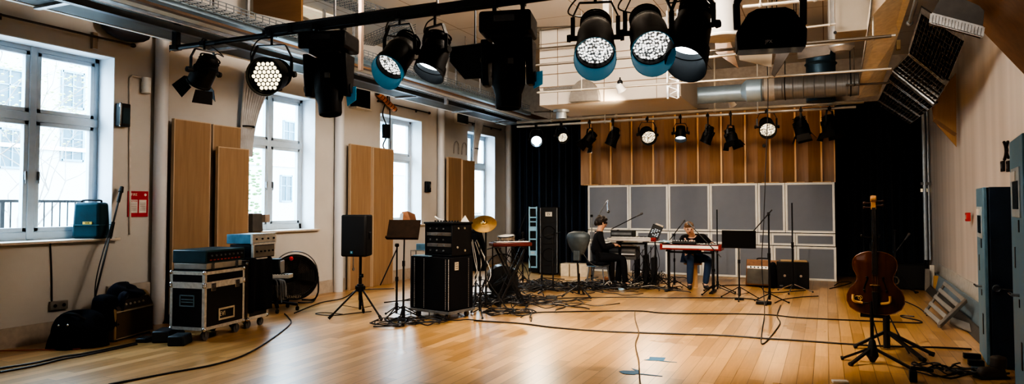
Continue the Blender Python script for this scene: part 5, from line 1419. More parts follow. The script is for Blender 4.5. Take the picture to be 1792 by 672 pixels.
# tall racks by the curtain
q = onY(933, 465, 14.6)
r = T('ladder_rack', 'tall pale-blue ladder rack standing before the navy curtain', 'rack', (q.x, 14.6, 0), R_(12))
LB = mat('rack_pale_blue', (.26, .48, .62), .4, .1, .15, 6)
Hh = 1.53; Wd = .17
b = MB()
for s in (-1, 1): b.box((s*Wd/2, 0, Hh/2+.06), (.028, .05, Hh-.12))
b.build('upright', LB, r, bev=.003)
for z, h_ in ((.14, .03), (.46, .11), (.78, .03), (1.02, .1), (1.18, .03), (1.28, .03), (1.5, .03)): MB().box((0, 0, z), (Wd-.03, .05, h_)).build('rung', LB, r, smooth=False)
MB().box((0, .22, Hh/2), (Wd+.06, .36, Hh-.06)).build('rear_case', BLACK, r)
MB().box((0, -.02, .47), (.09, .01, .05)).build('tag', WHITEG, r)
q = onY(957, 470, 14.3)
r = T('speaker_tower', 'tall black loudspeaker tower with small cream badge beside the pale-blue rack', 'loudspeaker', (q.x, 14.45, 0), R_(14))
Wd, Hh = .40, 1.5
MB().box((0, .1, Hh/2+.02), (Wd, .36, Hh)).build('cabinet', BLACKP, r, bev=.012)
for s in (-1, 1): MB().rod((s*Wd*.47, -.1, .05), (s*Wd*.47, -.1, Hh), .012).build('front_rail', GREYM, r)
for z in (.95, .45): MB().lathe([(.15, 0), (.14, .012), (.12, -.02), (.05, -.05), (0, -.03)], tr(0, -.085, z) @ rx(PI/2), 28).build('driver', mat('driver_grey', (.016, .016, .017), .45), r)
MB().box((0, -.085, 1.36), (.15, .012, .1)).build('badge', mat('badge_cream', (.5, .46, .38), .5), r); text('badge_mark', 'EV', .07, BLACK, r, tr(0, -.094, 1.36) @ FACE_MY)
for z in (.7, 1.18, .22): MB().box((0, -.085, z), (.26, .014, .03)).build('handle_slot', BLACKM, r, bev=.005)
# reflection filter on stand
base = fl(1013, 520); rf = onY(1010, 427, base.y-.05)
r = T('reflection_filter', 'dark blue-grey curved reflection screen on a tripod stand left of the seated woman', 'screen', (base.x, base.y, 0))
rf = rf-r.location
SH = mat('filter_shell', (.05, .065, .075), .5, .2, .2, 12)
def bowl(u, v):
    a = (u-.5)*2.6; k = (.38+.62*math.sin(min(1, v*1.25)*PI/2))*(1 if v < .8 else math.sqrt(max(.05, 1-((v-.8)/.22)**2)))
    return rf+Vector((.205*k*math.sin(a)/math.sin(1.3), .10-.15*k*math.cos(a), -.19+.40*v))
o = MB().grid(bowl, 26, 12).build('shell', SH, r, ang=70, solid=.014)
MB().box(rf+Vector((-.01, .03, -.2)), (.12, .1, .17)).build('bracket', SH, r, bev=.012)
MB().rod((0, 0, .05), rf+Vector((-.01, .03, -.15)), .014).rod((0, 0, .05), (0, 0, .4), .02).build('pole', BLACKM, r)
MB().rod(rf+Vector((-.06, 0, .08)), rf+Vector((-.06, 0, .18)), .02).rod(rf+Vector((.07, 0, .1)), rf+Vector((.09, 0, .2)), .008).build('clip', GREYM, r)
tripod(r, 0, .3, .011, -.5, 3, .2)
MB().tube([rf+Vector((.06, .03, -.1)), rf+Vector((.2, .05, -.3)), rf+Vector((.35, .1, -.38)), rf+Vector((.5, .2, -.35))], .008).build('lead', CABLE, r)
# extra stands in the tangle
S = 'stands and booms amid the tangled cables'
mic_stand('black stand with long boom crossing before the bass drum', fl(862, 530), .95, (fl(862, 530)+Vector((-.1, 0, .85)), fl(862, 530)+Vector((.45, .25, 1.02))), None, .32, .2)
mic_stand('black stand nearest the wheeled trunk with splayed legs', fl(840, 552), .98, None, None, .34, 1.1)
mic_stand('black stand rising just left of the pale-blue rack', fl(915, 500), 1.02, (fl(915, 500)+Vector((-.1, 0, 1.0)), fl(915, 500)+Vector((.05, .05, 1.4))), None, .3, .5)
mic_stand('black stand in front of the loudspeaker tower', fl(948, 500), 1.25, None, None, .42, .4)
mic_stand('black stand with short boom at the right of the loudspeaker tower', fl(968, 512), 1.05, (fl(968, 512)+Vector((-.25, 0, .98)), fl(968, 512)+Vector((.15, .0, 1.08))), None, .36, .1)
# ================================================================== PEOPLE
def S(r, u, t): return RIGHT*r+UP*u-FWD*t
def skin(name, J, E, m, parent, root, sub=2):
    ids = list(J); me = bpy.data.meshes.new(name)
    me.from_pydata([J[k][0] for k in ids], [(ids.index(a), ids.index(b)) for a, b in E], [])
    o = bpy.data.objects.new(name, me); COL.objects.link(o)
    o.modifiers.new('skin', 'SKIN'); sv = me.skin_vertices[0].data
    for i, k in enumerate(ids):
        rr_ = J[k][1]; sv[i].radius = (rr_, rr_) if not isinstance(rr_, tuple) else rr_
        sv[i].use_root = (k == root)
    sb = o.modifiers.new('sub', 'SUBSURF'); sb.levels = sub; sb.render_levels = sub
    dg = bpy.context.evaluated_depsgraph_get(); dg.update()
    m2 = bpy.data.meshes.new_from_object(o.evaluated_get(dg)); bpy.data.objects.remove(o); bpy.data.meshes.remove(me)
    m2.name = name; m2.materials.clear(); m2.materials.append(m); m2.polygons.foreach_set('use_smooth', [True]*len(m2.polygons))
    o = bpy.data.objects.new(name, m2); COL.objects.link(o); o.parent = parent
    return o
def hand(J, E, tag_, wrist, palm_dir, out_dir, curl, s=1.0, knuckle=None):
    """palm plus five fingers from the wrist joint; palm_dir along fingers, out_dir toward the thumb"""
    p = Vector(wrist); d = Vector(palm_dir).normalized(); o = Vector(out_dir).normalized(); c = Vector(curl).normalized()
    J[tag_+'palm'] = (p+d*.06*s, .026*s)
    w = J[tag_+'w_id'] if False else None
    for i, (k, ln) in enumerate((('i', .075), ('m', .085), ('r', .078), ('p', .06))):
        b = p+d*.085*s+o*(.03-.02*i)*s
        J[tag_+k+'0'] = (b, .0105*s); J[tag_+k+'1'] = (b+d*ln*.5*s+c*.008, .0095*s); J[tag_+k+'2'] = (b+d*ln*.85*s+c*.035*s, .0085*s)
        E += [(tag_+'palm', tag_+k+'0'), (tag_+k+'0', tag_+k+'1'), (tag_+k+'1', tag_+k+'2')]
    J[tag_+'t0'] = (p+d*.035*s+o*.035*s, .012*s); J[tag_+'t1'] = (p+d*.065*s+o*.06*s+c*.015, .0105*s)
    E += [(tag_+'palm', tag_+'t0'), (tag_+'t0', tag_+'t1')]
def person(label, loc, skin_m, top_m, leg_m, shoe_m, hair_m, P, look, hairpts):
    """P: joint name -> local point"""
    r = T('person', label, 'person', loc)
    v = {k: Vector(p) for k, p in P.items()}
    J = dict(pel=(v['pel'], (.15, .12)), wst=(v['wst'], (.125, .10)), chest=(v['chest'], (.15, .115)), nk0=(v['nk'].lerp(v['chest'], .35), .075), nk=(v['nk'], .055), h0=(v['hd']-look*.0-UP*.05, .082), h1=(v['hd']+UP*.05, .082))
    E = [('pel', 'wst'), ('wst', 'chest'), ('chest', 'nk0'), ('nk0', 'nk'), ('nk', 'h0'), ('h0', 'h1')]
    for s in 'LR':
        J['sh'+s] = (v['sh'+s], .062); J['el'+s] = (v['el'+s], .042); J['wr'+s] = (v['wr'+s], .028)
        E += [('chest', 'sh'+s), ('sh'+s, 'el'+s), ('el'+s, 'wr'+s)]
        fd = (v['fi'+s]-v['wr'+s])
        hand(J, E, 'h'+s, v['wr'+s], fd, v['th'+s], -UP); E.append(('wr'+s, 'h'+s+'palm'))
        J['hp'+s] = (v['hp'+s], .09); J['kn'+s] = (v['kn'+s], .058); J['ca'+s] = (v['kn'+s].lerp(v['an'+s], .35), .052); J['an'+s] = (v['an'+s], .036); J['to'+s] = (v['to'+s], .03)
        E += [('pel', 'hp'+s), ('hp'+s, 'kn'+s), ('kn'+s, 'ca'+s), ('ca'+s, 'an'+s), ('an'+s, 'to'+s)]
    body = skin('body', J, E, skin_m, r, 'pel')
    g = lambda k, a: (J[k][0], tuple(x+a for x in J[k][1]) if isinstance(J[k][1], tuple) else J[k][1]+a)
    TJ = {k: g(k, {'pel': .03, 'wst': .034, 'chest': .02}.get(k, .014)) for k in ('pel', 'wst', 'chest', 'nk0')}
    TJ['nk0'] = (J['nk0'][0], .078)
    TE = [('pel', 'wst'), ('wst', 'chest'), ('chest', 'nk0')]
    for s in 'LR':
        for k in ('sh', 'el', 'wr'): TJ[k+s] = g(k+s, .018)
        TE += [('chest', 'sh'+s), ('sh'+s, 'el'+s), ('el'+s, 'wr'+s)]
    skin('sweater', TJ, TE, top_m, r, 'pel')
    LJ = {'pel': (J['pel'][0]-UP*.03, (.158, .13))}; LE = []
    for s in 'LR':
        for k, a in (('hp', .012), ('kn', .014), ('ca', .016), ('an', .02)): LJ[k+s] = g(k+s, a)
        LE += [('pel', 'hp'+s), ('hp'+s, 'kn'+s), ('kn'+s, 'ca'+s), ('ca'+s, 'an'+s)]
    skin('trousers', LJ, LE, leg_m, r, 'pel')
    for s in 'LR':
        d = (v['to'+s]-v['an'+s]); d.z = 0; d.normalize(); a = v['an'+s].copy(); a.z = .045
        SJ = {'a': (a-d*.04, .043), 'b': (a+d*.06, .045), 'c': (a+d*.15-UP*.008, .036), 'u': (a+UP*.05, .046)}
        skin('shoe', SJ, [('a', 'b'), ('b', 'c'), ('a', 'u')], shoe_m, r, 'a')
    hd = v['hd']; side = look.cross(UP).normalized(); up = side.cross(look).normalized()
    b = MB().ball(hd+look*.088-up*.008, .014, (1, 1, 1.5)).rod(hd+look*.082+up*.02, hd+look*.1-up*.012, .007, .012)
    b.build('nose', skin_m, r)
    for s in (-1, 1):
        MB().ball(hd+side*s*.085-up*.005, .026, (.5, .8, 1.2)).build('ear', skin_m, r)
        MB().ball(hd+look*.076+side*s*.032+up*.012, .009).build('eye', mat('eye_dark', (.02, .015, .012), .2), r)
        MB().ball(hd+look*.078+side*s*.033+up*.032, .016, (1, 1, .35)).build('eyebrow', hair_m, r)
    MB().ball(hd+look*.078-up*.05, .022, (1, 1, .4)).build('mouth', mat('lip', (.36, .15, .11), .5), r)
    M = Matrix((side, look, up)).transposed().to_4x4()
    h = MB()
    for (c, rad, sc) in hairpts: h.ball(hd+M @ Vector(c), rad, sc, M, 14)
    h.build('hair', hair_m, r)
    return r, v, M, hd
SK1 = mat('skin_light', (.60, .36, .25), .55, 0, .08, 20); SK2 = mat('skin_warm', (.46, .26, .17), .55, 0, .08, 20)
SWT = fabric('sweater_black', (.010, .010, .013), .9, 120, .2); TRO = fabric('trousers_black', (.010, .011, .014), .9, 120, .2); JEAN = fabric('jeans_navy', (.028, .055, .12), .85, 140, .25)
SHOE = mat('shoe_black', (.02, .02, .022), .5)
# seated man ----------------------------------------------------------------------
mo = fl(1212, 503); mo = Vector((mo.x, mo.y+.05, 0))
P = dict(pel=S(0, .585, 0), wst=S(-.01, .72, .06), chest=S(-.03, .88, .16), nk=S(-.09, 1.03, .25), hd=S(-.15, 1.13, .33),
         shL=S(-.22, .93, .17), elL=S(-.32, .76, .22), wrL=S(-.24, .85, .42), fiL=S(-.20, .845, .54), thL=S(.05, 0, .0),
         shR=S(.17, .95, .14), elR=S(.30, .80, .20), wrR=S(.25, .85, .42), fiR=S(.20, .845, .53), thR=S(-.05, 0, .0),
         hpL=S(-.08, .58, .04), knL=S(-.15, .54, .40), anL=S(-.14, .085, .30), toL=S(-.17, .03, .42),
         hpR=S(.08, .58, .04), knR=S(.19, .55, .40), anR=S(.15, .085, .30), toR=S(.16, .03, .43))
look = (S(-.10, -.40, .88)).normalized()
HB = mat('hair_brown', (.13, .065, .03), .6, 0, .3, 60)
_, vv, M_, hd_ = person('seated man in black, head bowed over the long red keyboard', mo, SK1, SWT, JEAN, SHOE, HB, P, look,
       [((0, -.035, .045), .088, (1, .95, .8)), ((0, -.055, .0), .085, (1, .75, 1.0)), ((0, .03, .088), .045, (1.2, .7, .4))])
r = T('round_stool', 'pale wooden drum-shaped stool under the seated man', 'stool', mo)
MB().lathe([(0, 0), (.085, 0), (.085, .43), (0, .43)], None, 24).build('column', wood('stool_wood', (.50, .33, .18), (.58, .40, .23), .5), r)
MB().lathe([(0, .43), (.16, .43), (.17, .45), (.16, .475), (0, .48)], None, 28).build('seat', mat('stool_seat', (.35, .22, .13), .6), r)
# seated woman --------------------------------------------------------------------
wo = Vector((onY(1047, 500, 12.6).x, 12.6, 0))
P = dict(pel=S(0, .60, 0), wst=S(-.015, .76, 0), chest=S(.0, .93, 0), nk=S(.035, 1.10, 0), hd=S(.075, 1.215, 0),
         shL=S(.0, 1.0, .15), elL=S(.09, .75, .20), wrL=S(.30, .80, .06), fiL=S(.42, .80, -.02), thL=S(.02, .0, -.05),
         shR=S(.01, 1.0, -.15), elR=S(.12, .76, -.20), wrR=S(.32, .80, -.20), fiR=S(.44, .80, -.24), thR=S(.02, 0, .05),
         hpL=S(.04, .58, .08), knL=S(.46, .56, .10), anL=S(.50, .085, .10), toL=S(.63, .03, .12),
         hpR=S(.04, .58, -.08), knR=S(.44, .56, -.10), anR=S(.38, .085, -.12), toR=S(.50, .03, -.13))
HK = mat('hair_black', (.018, .012, .010), .6, 0, .3, 60)
look = (S(.93, -.12, -.1)).normalized()
_, vv, M_, hd_ = person('seated woman in black with short curly dark hair, facing right at stacked keyboards', wo, SK2, SWT, TRO, SHOE, HK, P, look,
       [((0, -.035, .04), .105, (1, 1.05, .95)), ((0, .04, .085), .06, (1.3, 1, .7)), ((.06, -.04, .06), .05, (1, 1, 1)), ((-.06, -.04, .06), .05, (1, 1, 1)), ((0, -.11, .0), .055, (1.2, .8, 1.2)), ((.03, .01, .115), .04, (1, 1, .8)), ((-.03, -.05, .12), .045, (1, 1, .8))])
sd = M_ @ Vector((1, 0, 0)); g = MB()
for s in (-1, 1): g.torus(hd_+look*.088+sd*s*.034+UP*.012, .022, .003, axmat(look), 16, 5); g.rod(hd_+look*.085+sd*s*.056+UP*.012, hd_+look*.0+sd*s*.084+UP*.012, .003, n=5)
pr = [o for o in COL.objects if o.get('label', '').startswith('seated woman')][0]
g.build('glasses', BLACKM, pr)
r = T('piano_stool', 'black cushioned stool with splayed legs under the seated woman', 'stool', wo)
MB().box((0, 0, .455), (.36, .40, .07)).build('seat', CLOTHB, r, bev=.025)
MB().box((0, 0, .41), (.34, .38, .015)).build('seat_plate', mat('plate_blue', (.08, .16, .25), .4), r)
for sx in (-1, 1):
    for sy_ in (-1, 1): MB().rod((sx*.13, sy_*.15, .41), (sx*.18, sy_*.19, .004), .013).build('leg', GREYM, r)

# ================================================================== KEYBOARDS AND STANDS AT THE FAR END
# stacked keyboards beside the woman
q = onY(1066, 425, 12.95); q2 = onY(1149, 425, 12.95)
yaw = .0
kx = (q.x+q2.x)/2; wk = q2.x-q.x
kbx = Vector((kx, 12.95, 0))
keyboard('stage_keyboard', 'long keyboard with red cheeks on top of the stack beside the seated woman', (kx, 12.95, .875), 0, wk, .3, .06, mat('kb_grey_white', (.42, .40, .38), .4))
pr = [o for o in COL.objects if o.get('label', '').startswith('long keyboard with red')][0]
for s in (.47, ): MB().box((s*wk, 0, .04), (.1, .31, .075)).build('end_cheek', KRED, pr, bev=.01)
kb_stand('black column stand carrying the stacked keyboards beside the woman', (kx+.0, 12.97, 0), 0, wk*.55, .872, 'column')
r = T('organ', 'grey two-manual organ case between the woman and the column stand', 'organ', (kx-.28, 13.38, 0))
MB().box((0, 0, .62), (.56, .32, .26)).build('case', mat('organ_grey', (.10, .10, .10), .45), r, bev=.01)
for s in (-1, 1): MB().box((s*.26, 0, .25), (.04, .3, .5)).build('side_panel', BLACKP, r)
MB().box((0, -.19, .60), (.52, .08, .02)).build('lower_keys', KWHITE, r); MB().box((0, -.165, .68), (.52, .04, .05)).build('fallboard', mat('organ_mid', (.22, .22, .23), .4), r)
for k, (z, h, w_, m_, lab) in enumerate(((.752, .10, .50, KWHITE, 'white flat keyboard case lying on the grey organ'), (.855, .075, .46, BLACKP, 'thin black case above the white one on the organ'), (.932, .13, .44, mat('box_charcoal', (.02, .02, .022), .5), 'charcoal box at the top of the pile on the organ'))):
    r = T('stacked_case', lab, 'case', (kx-.30, 13.38, z))
    MB().box((0, 0, h/2), (w_, .28, h)).build('case', m_, r, bev=.008); MB().box((0, -.142, h*.5), (w_*.9, .006, h*.35)).build('front_strip', GREYM, r)
# tablet on goose stand
q = onY(1147, 406, 12.9)
r = T('tablet_stand', 'dark tablet on a thin stand between the two players', 'tablet', (q.x-.02, 12.95, 0))
M = tr(Vector((.02, -.05, q.z))) @ ry(.38) @ rx(-.25)
b = MB().box((0, 0, 0), (.20, .014, .26)); bmesh.ops.transform(b.bm, matrix=M, verts=b.bm.verts[:]); b.build('tablet', BLACKP, r, bev=.006)
b = MB(); 
for i in range(5):
    for j in range(4):
        if (i*3+j*5) % 4: b.box((-.06+j*.04, -.009, -.07+i*.03), (.024, .003, .014))
bmesh.ops.transform(b.bm, matrix=M, verts=b.bm.verts[:]); b.build('screen_marks', mat('screen_glow', (.25, .3, .34), .3, emit=(.6, .75, .85), es=.35), r)
b = MB().box((.02, .0, .145), (.15, .05, .03)); bmesh.ops.transform(b.bm, matrix=M, verts=b.bm.verts[:]); b.build('top_clip', mat('clip_tan', (.36, .30, .22), .5), r)
MB().rod((0, 0, .03), (0, 0, q.z-.06), .012).build('pole', BLACKM, r); tripod(r, 0, .28, .01, .3, 3, .25)
# long red keyboard of the man
q = onY(1158, 434, 12.62); q2 = onY(1263, 434, 12.62)
kx2 = (q.x+q2.x)/2; wk2 = q2.x-q.x
r = keyboard('stage_keyboard', 'long bright red keyboard played by the bowed man', (kx2, 12.66, .755), PI, wk2, .34, .095, KRED, ctrl=True)
MB().box((-.0, .172, .058), (wk2*.92, .006, .05)).build('front_keys_edge', KWHITE, r)
for s in (-1, 1): MB().box((s*wk2*.485, 0, .052), (.05, .345, .112)).build('end_cheek', KRED, r, bev=.012)
r = T('small_mixer', 'small black mixer with pale knobs on the back of the long red keyboard', 'mixer', (kx2-.12, 12.78-.13, .868), .05)
MB().taper((0, -.05, .02), (.42, .16, .04), (1, .9)).build('case', BLACKP, r, bev=.006)
b = MB()
for i in range(9): b.rod((-.18+i*.045, -.05, .04), (-.18+i*.045, -.05, .06), .009, n=8)
b.build('knobs', KWHITE, r)
r = T('blue_towel', 'pale blue cloth lying on the left end of the long red keyboard', 'cloth', (q.x+.05, 12.62, .868))
def tw(u, v): return Vector(((u-.5)*.2, (v-.5)*.2, .015+.02*math.sin(u*9+1)*math.sin(v*7)+.02*(1-abs(2*u-1))))
MB().grid(tw, 16, 16).build('cloth', fabric('towel_blue', (.32, .48, .58), .9, 90), r, ang=80, solid=.006)
kb_stand('black stand with T-shaped feet under the long red keyboard', (kx2-.02, 12.66, 0), 0, wk2*.74, .752, 'column')
# stands
mic_stand('tall microphone stand behind the seated woman, hanging silver microphone', onY(1036, 512, 12.9), 1.35, (onY(1036, 398, 12.9), onY(1058, 358, 12.9)), None, .3, .3, m=GREYM)
r = [o for o in COL.objects if o.get('label', '').startswith('tall microphone stand behind')][0]
q = onY(1059, 356, 12.9)-r.location
MB().tube([q, q+Vector((.05, 0, .06)), q+Vector((.05, 0, -.02))], .006).rod(q+Vector((.05, 0, -.02)), q+Vector((.06, 0, -.14)), .02).build('microphone', CHROME, r)
MB().ball(q+Vector((.062, 0, -.16)), .03).build('mic_head', mat('mic_mesh', (.06, .06, .06), .5, .4), r)
mic_stand('low microphone stand whose boom points up right over the keyboard stack', onY(1082, 508, 13.3), 1.05, (onY(1070, 401, 13.3), onY(1113, 379, 13.3)), True, .28, .8)
mic_stand('straight thin microphone stand behind the right end of the long red keyboard', fl(1256, 512)*1.0, 1.48, None, None, .3, .2)
bq = fl(1249, 514)
mic_stand('black boom stand at the right end of the red keyboard, boom slanting toward the man', bq, .78, (onY(1262, 450, bq.y-.1), onY(1214, 400, bq.y+.05)), True, .36, .1, r_=.014)
bq = fl(1172, 507)
mic_stand('thin stand with curved arm reaching the bowed man from the left', Vector((bq.x+.04, bq.y+.25, 0)), 1.0, (onY(1172, 420, bq.y+.25), onY(1190, 396, bq.y+.25)), True, .25, .5, r_=.009)
bq = fl(1294, 524)
mp = onY(1293, 419, bq.y-.05)
music_stand('music_stand', 'wide black music stand standing right of the man before the grey screens', bq, mp, .53, .29, R_(-8), R_(4), mat('desk_black_brown', (.006, .005, .0045), .7, spec=.1), .34, None, None, .6)
r = [o for o in COL.objects if o.get('label', '').startswith('wide black music stand')][0]
MB().box((0, -.05, .015+.0), (.14, .12, .03)).build('foot_weight', BLACKP, r)
bq = fl(1347, 531)
mic_stand('boom microphone stand with square weight beside the hanging cable', bq, 1.42, (onY(1351, 367, bq.y), onY(1319, 404, bq.y)), None, .3, .4, r_=.013)
r = [o for o in COL.objects if o.get('label', '').startswith('boom microphone stand with square')][0]
MB().box((-.08, -.1, .02), (.22, .16, .04)).build('base_weight', BLACKP, r, bev=.006)
bq = fl(1388, 512)
mic_stand('straight microphone stand with chrome legs before the black case at right', bq, 1.60, None, None, .34, .35, m=BLACKM, r_=.012)
r = [o for o in COL.objects if o.get('label', '').startswith('straight microphone stand with chrome')][0]
for ch in r.children:
    if ch.name.startswith('leg'): ch.data.materials[0] = CHROME
# guitar amp leaning and black case
q = fl(1335, 503)
r = T('guitar_amplifier', 'brown and silver guitar amplifier tilted back before the grey screens', 'amplifier', (q.x-.01, q.y+.14, 0), R_(-6))
tl = tr(0, -.12, .03) @ rx(-.25)
b = MB().box((0, .12, .25), (.60, .24, .50)); bmesh.ops.transform(b.bm, matrix=tl, verts=b.bm.verts[:]); b.build('cabinet', mat('amp_brown', (.20, .095, .04), .6, 0, .15, 20, .1), r, bev=.015)
b = MB().box((0, -.004, .17), (.55, .012, .28)); bmesh.ops.transform(b.bm, matrix=tl, verts=b.bm.verts[:]); b.build('grille', fabric('amp_grille_grey', (.15, .145, .13), .7, 260, .5), r)
b = MB().box((0, -.006, .345), (.56, .012, .05)); bmesh.ops.transform(b.bm, matrix=tl, verts=b.bm.verts[:]); b.build('control_panel', mat('amp_panel', (.32, .30, .27), .35, .5), r)
b = MB()
for i in range(7): b.rod((-.21+i*.07, -.012, .345), (-.21+i*.07, -.035, .345), .012, n=8)
bmesh.ops.transform(b.bm, matrix=tl, verts=b.bm.verts[:]); b.build('knobs', BLACKP, r)
b = MB().tube([(-.12, .1, .5), (-.1, .1, .54), (.1, .1, .54), (.12, .1, .5)], .012); bmesh.ops.transform(b.bm, matrix=tl, verts=b.bm.verts[:]); b.build('handle', BLACKP, r)
MB().box((0, .14, .02), (.56, .34, .03)).build('tilt_base', BLACKM, r)
q = fl(1388, 507)
r = T('equipment_case', 'black equipment case with tan top edge right of the tilted amplifier', 'case', (q.x-.02, q.y+.35, 0), R_(3))
MB().box((0, 0, .25), (.56, .40, .50)).build('body', BLACKP, r, bev=.015)
MB().box((.02, -.0, .506), (.46, .36, .012)).build('top_mat', mat('top_tan', (.30, .20, .10), .7), r)
for s in (-1, 1): MB().rod((s*.14, -.2, .24), (s*.14, -.215, .24), .025).build('latch', CHROME, r)
MB().box((-.2, -.205, .05), (.06, .01, .02)).build('badge', GREYM, r)
r = T('draped_bag', 'black bag slumped between amplifier and equipment case', 'bag', (q.x-.36, q.y+.22, 0))
MB().taper((0, 0, .24), (.16, .3, .48), (.7, .6)).build('body', CLOTHB, r, bev=.05)
# cream boxes along the foot of the curtain
for k, (px0, px1) in enumerate(((985, 1000), (1001, 1016), (1017, 1034))):
    a = onY(px0, 490, 14.4); c = onY(px1, 490, 14.4)
    r = T('storage_box', ['leftmost of three cream boxes on the floor behind the reflection screen', 'middle of three cream boxes on the floor behind the reflection screen', 'rightmost of three cream boxes on the floor behind the reflection screen'][k], 'box', ((a.x+c.x)/2, 14.4, 0), 0, 'cream boxes on the floor')
    W = c.x-a.x-.01
    MB().box((0, 0, .13), (W, .3, .26)).build('carton', mat('carton_cream', (.55, .45, .31), .7), r, bev=.004); MB().box((0, 0, .265), (W+.006, .306, .02)).build('lid', mat('carton_lid', (.60, .50, .36), .7), r)
q = onY(1128, 470, 13.0)
for k in range(2):
    r = T('floor_case', ['tall narrow black case standing under the tablet, left one', 'tall narrow black case standing under the tablet, right one'][k], 'case', (q.x-.02+.16*k, 13.2, 0), .1)
    MB().box((0, 0, .3), (.09, .3, .6-.08*k)).build('body', BLACKP, r, bev=.02); MB().tube([(0, -.05, .6-.04*k), (0, -.05, .63-.04*k), (0, .05, .63-.04*k), (0, .05, .6-.04*k)], .01).build('handle', GREYM, r)
# ================================================================== RIGHT SIDE
# cello
CEL = wood('cello_varnish', (.050, .014, .006), (.095, .030, .010), .22, 'Z', 2.0, .6)
ct = onY(1532, 549, 7.7)
yw = R_(-3)
r = T('cello', 'dark red-brown cello hanging upright on its floor stand at right', 'cello', (ct.x+.0, 7.7, ct.z), yw)
prof = [(0, .09), (.02, .165), (.06, .222), (.12, .250), (.18, .249), (.24, .225), (.285, .185), (.315, .165), (.34, .158), (.37, .160), (.40, .170), (.43, .186), (.48, .197), (.53, .192), (.57, .165), (.60, .115), (.615, .06)]
LB_ = .615
def outline(n=60):
    pts = []
    def wid(y):
        for (a, wa), (b, wb) in zip(prof[:-1], prof[1:]):
            if a <= y <= b: return wa+(wb-wa)*(y-a)/(b-a)
        return .05
    ys_ = [LB_*i/n for i in range(n+1)]
    return [(wid(y), y) for y in ys_]
ol = outline()
def plate(ysgn, base, arch):
    def f(u, v):
        w, y = ol[int(round(v*60))]; x = (u*2-1)*w
        k = max(0, 1-(u*2-1)**4)*min(1, 6*v*(1.02-v))
        return Vector((x, ysgn*(base+arch*k), y))
    return f
b = MB().grid(plate(-1, .055, .022), 16, 60).grid(plate(1, .055, .022), 16, 60)
b.build('plates', CEL, r, ang=70)
b = MB()
poly = [(w, y) for w, y in ol]+[(-w, y) for w, y in reversed(ol)]
n = len(poly); va = [b.bm.verts.new((x, -.055, y)) for x, y in poly]; vb = [b.bm.verts.new((x, .055, y)) for x, y in poly]
for i in range(n): b.bm.faces.new([va[i], va[(i+1) % n], vb[(i+1) % n], vb[i]])
b.build('ribs', CEL, r, ang=70)
b = MB(); b.tube([Vector((x, -.056, y)) for x, y in poly], .004, 5, smooth=False, closed=True); b.build('purfling_edge', mat('cello_edge', (.16, .06, .02), .3), r)
NK = wood('cello_neck', (.10, .04, .015), (.15, .06, .022), .35, 'Z', 2)
b = MB().taper((0, -.055, .80), (.04, .03, .50), (.72, .8)); b.build('neck', NK, r, bev=.008)
MB().taper((0, -.085, .72), (.052, .014, .66), (.62, 1)).build('fingerboard', mat('ebony', (.012, .011, .012), .35), r, bev=.004)
sc = MB().taper((0, -.055, 1.075), (.05, .045, .09), (.8, .8)).lathe([(.01, -.028), (.032, -.026), (.036, 0), (.032, .026), (.01, .028)], tr(0, -.06, 1.135) @ ry(PI/2), 20)
sc.build('scroll', wood('scroll_wood', (.40, .20, .07), (.52, .28, .10), .35), r, bev=.006)
for s, z in ((-1, 1.05), (1, 1.07), (-1, 1.095), (1, 1.11)): MB().rod((s*.02, -.055, z), (s*.075, -.055, z), .006, .009).ball((s*.08, -.055, z), .015, (1, .5, 1)).build('peg', mat('peg_dark', (.05, .02, .01), .4), r)
MB().slab([(-.045, -.083, .285), (.045, -.083, .285), (.03, -.125, .29), (-.03, -.125, .29)], (0, 0, .008)).build('bridge', mat('bridge_maple', (.45, .30, .15), .5), r)
MB().taper((0, -.10, .12), (.035, .02, .22), (1.7, 1)).build('tailpiece', MATS['ebony'], r, bev=.006)
b = MB()
for i in range(4): x = -.018+i*.012; b.tube([(x*1.3, -.112, .22), (x*1.25, -.13, .29), (x*.7, -.096, 1.05)], .0016, 4, smooth=False)
b.build('strings', CHROME, r)
for s in (-1, 1):
    b = MB().tube([(s*.075, -.081, .37), (s*.068, -.083, .35), (s*.085, -.083, .30), (s*.10, -.082, .25), (s*.092, -.082, .23)], .005, 6); b.ball((s*.072, -.083, .365), .010).ball((s*.097, -.082, .235), .011); b.build('sound_hole', BLACK, r)
MB().torus((-.155, -.078, .145), .03, .005, rx(PI/2), 12, 5).torus((-.13, -.078, .16), .018, .004, rx(PI/2), 12, 5).build('scroll_ornament', mat('ornament_gold', (.40, .28, .12), .4), r)
MB().torus((.168, -.0, .335), .038, .007, rx(PI/2), 20, 6).build('pale_binding', mat('binding_ivory', (.55, .52, .47), .4), r)
MB().box((0, 0, -.008), (.16, .1, .018)).build('end_block', BLACK, r)
# its stand
bs = fl(1531, 633)
r = T('cello_stand', 'black floor stand with tan padded arms holding the cello', 'stand', (bs.x, bs.y-.0, 0), yw)
tz = ct.z
MB().rod((-.02, -.12, .14), (-.02, -.12, tz+.13), .017).build('pole', BLACKM, r)
MB().lathe([(.02, .02), (.055, .08), (.03, .22), (.02, .24)], tr(-.02, -.12, 0), 12).build('hub', BLACKP, r)
TANP = mat('tan_rubber', (.50, .30, .10), .6)
for s in (-1, 1):
    ar = MB().tube([(-.02, -.12, tz+.12), (s*.09-.02, -.13, tz+.105), (s*.16-.02, -.15, tz+.13), (s*.165-.02, -.15, tz+.19)], .008).build('arm', BLACKM, r)
    MB().tube([(s*.08-.02, -.13, tz+.11), (s*.155-.02, -.15, tz+.13), (s*.16-.02, -.15, tz+.19)], .013).build('padding', TANP, ar)
MB().box((-.02, -.06, tz-.02), (.2, .14, .02)).build('rest', BLACKP, r)
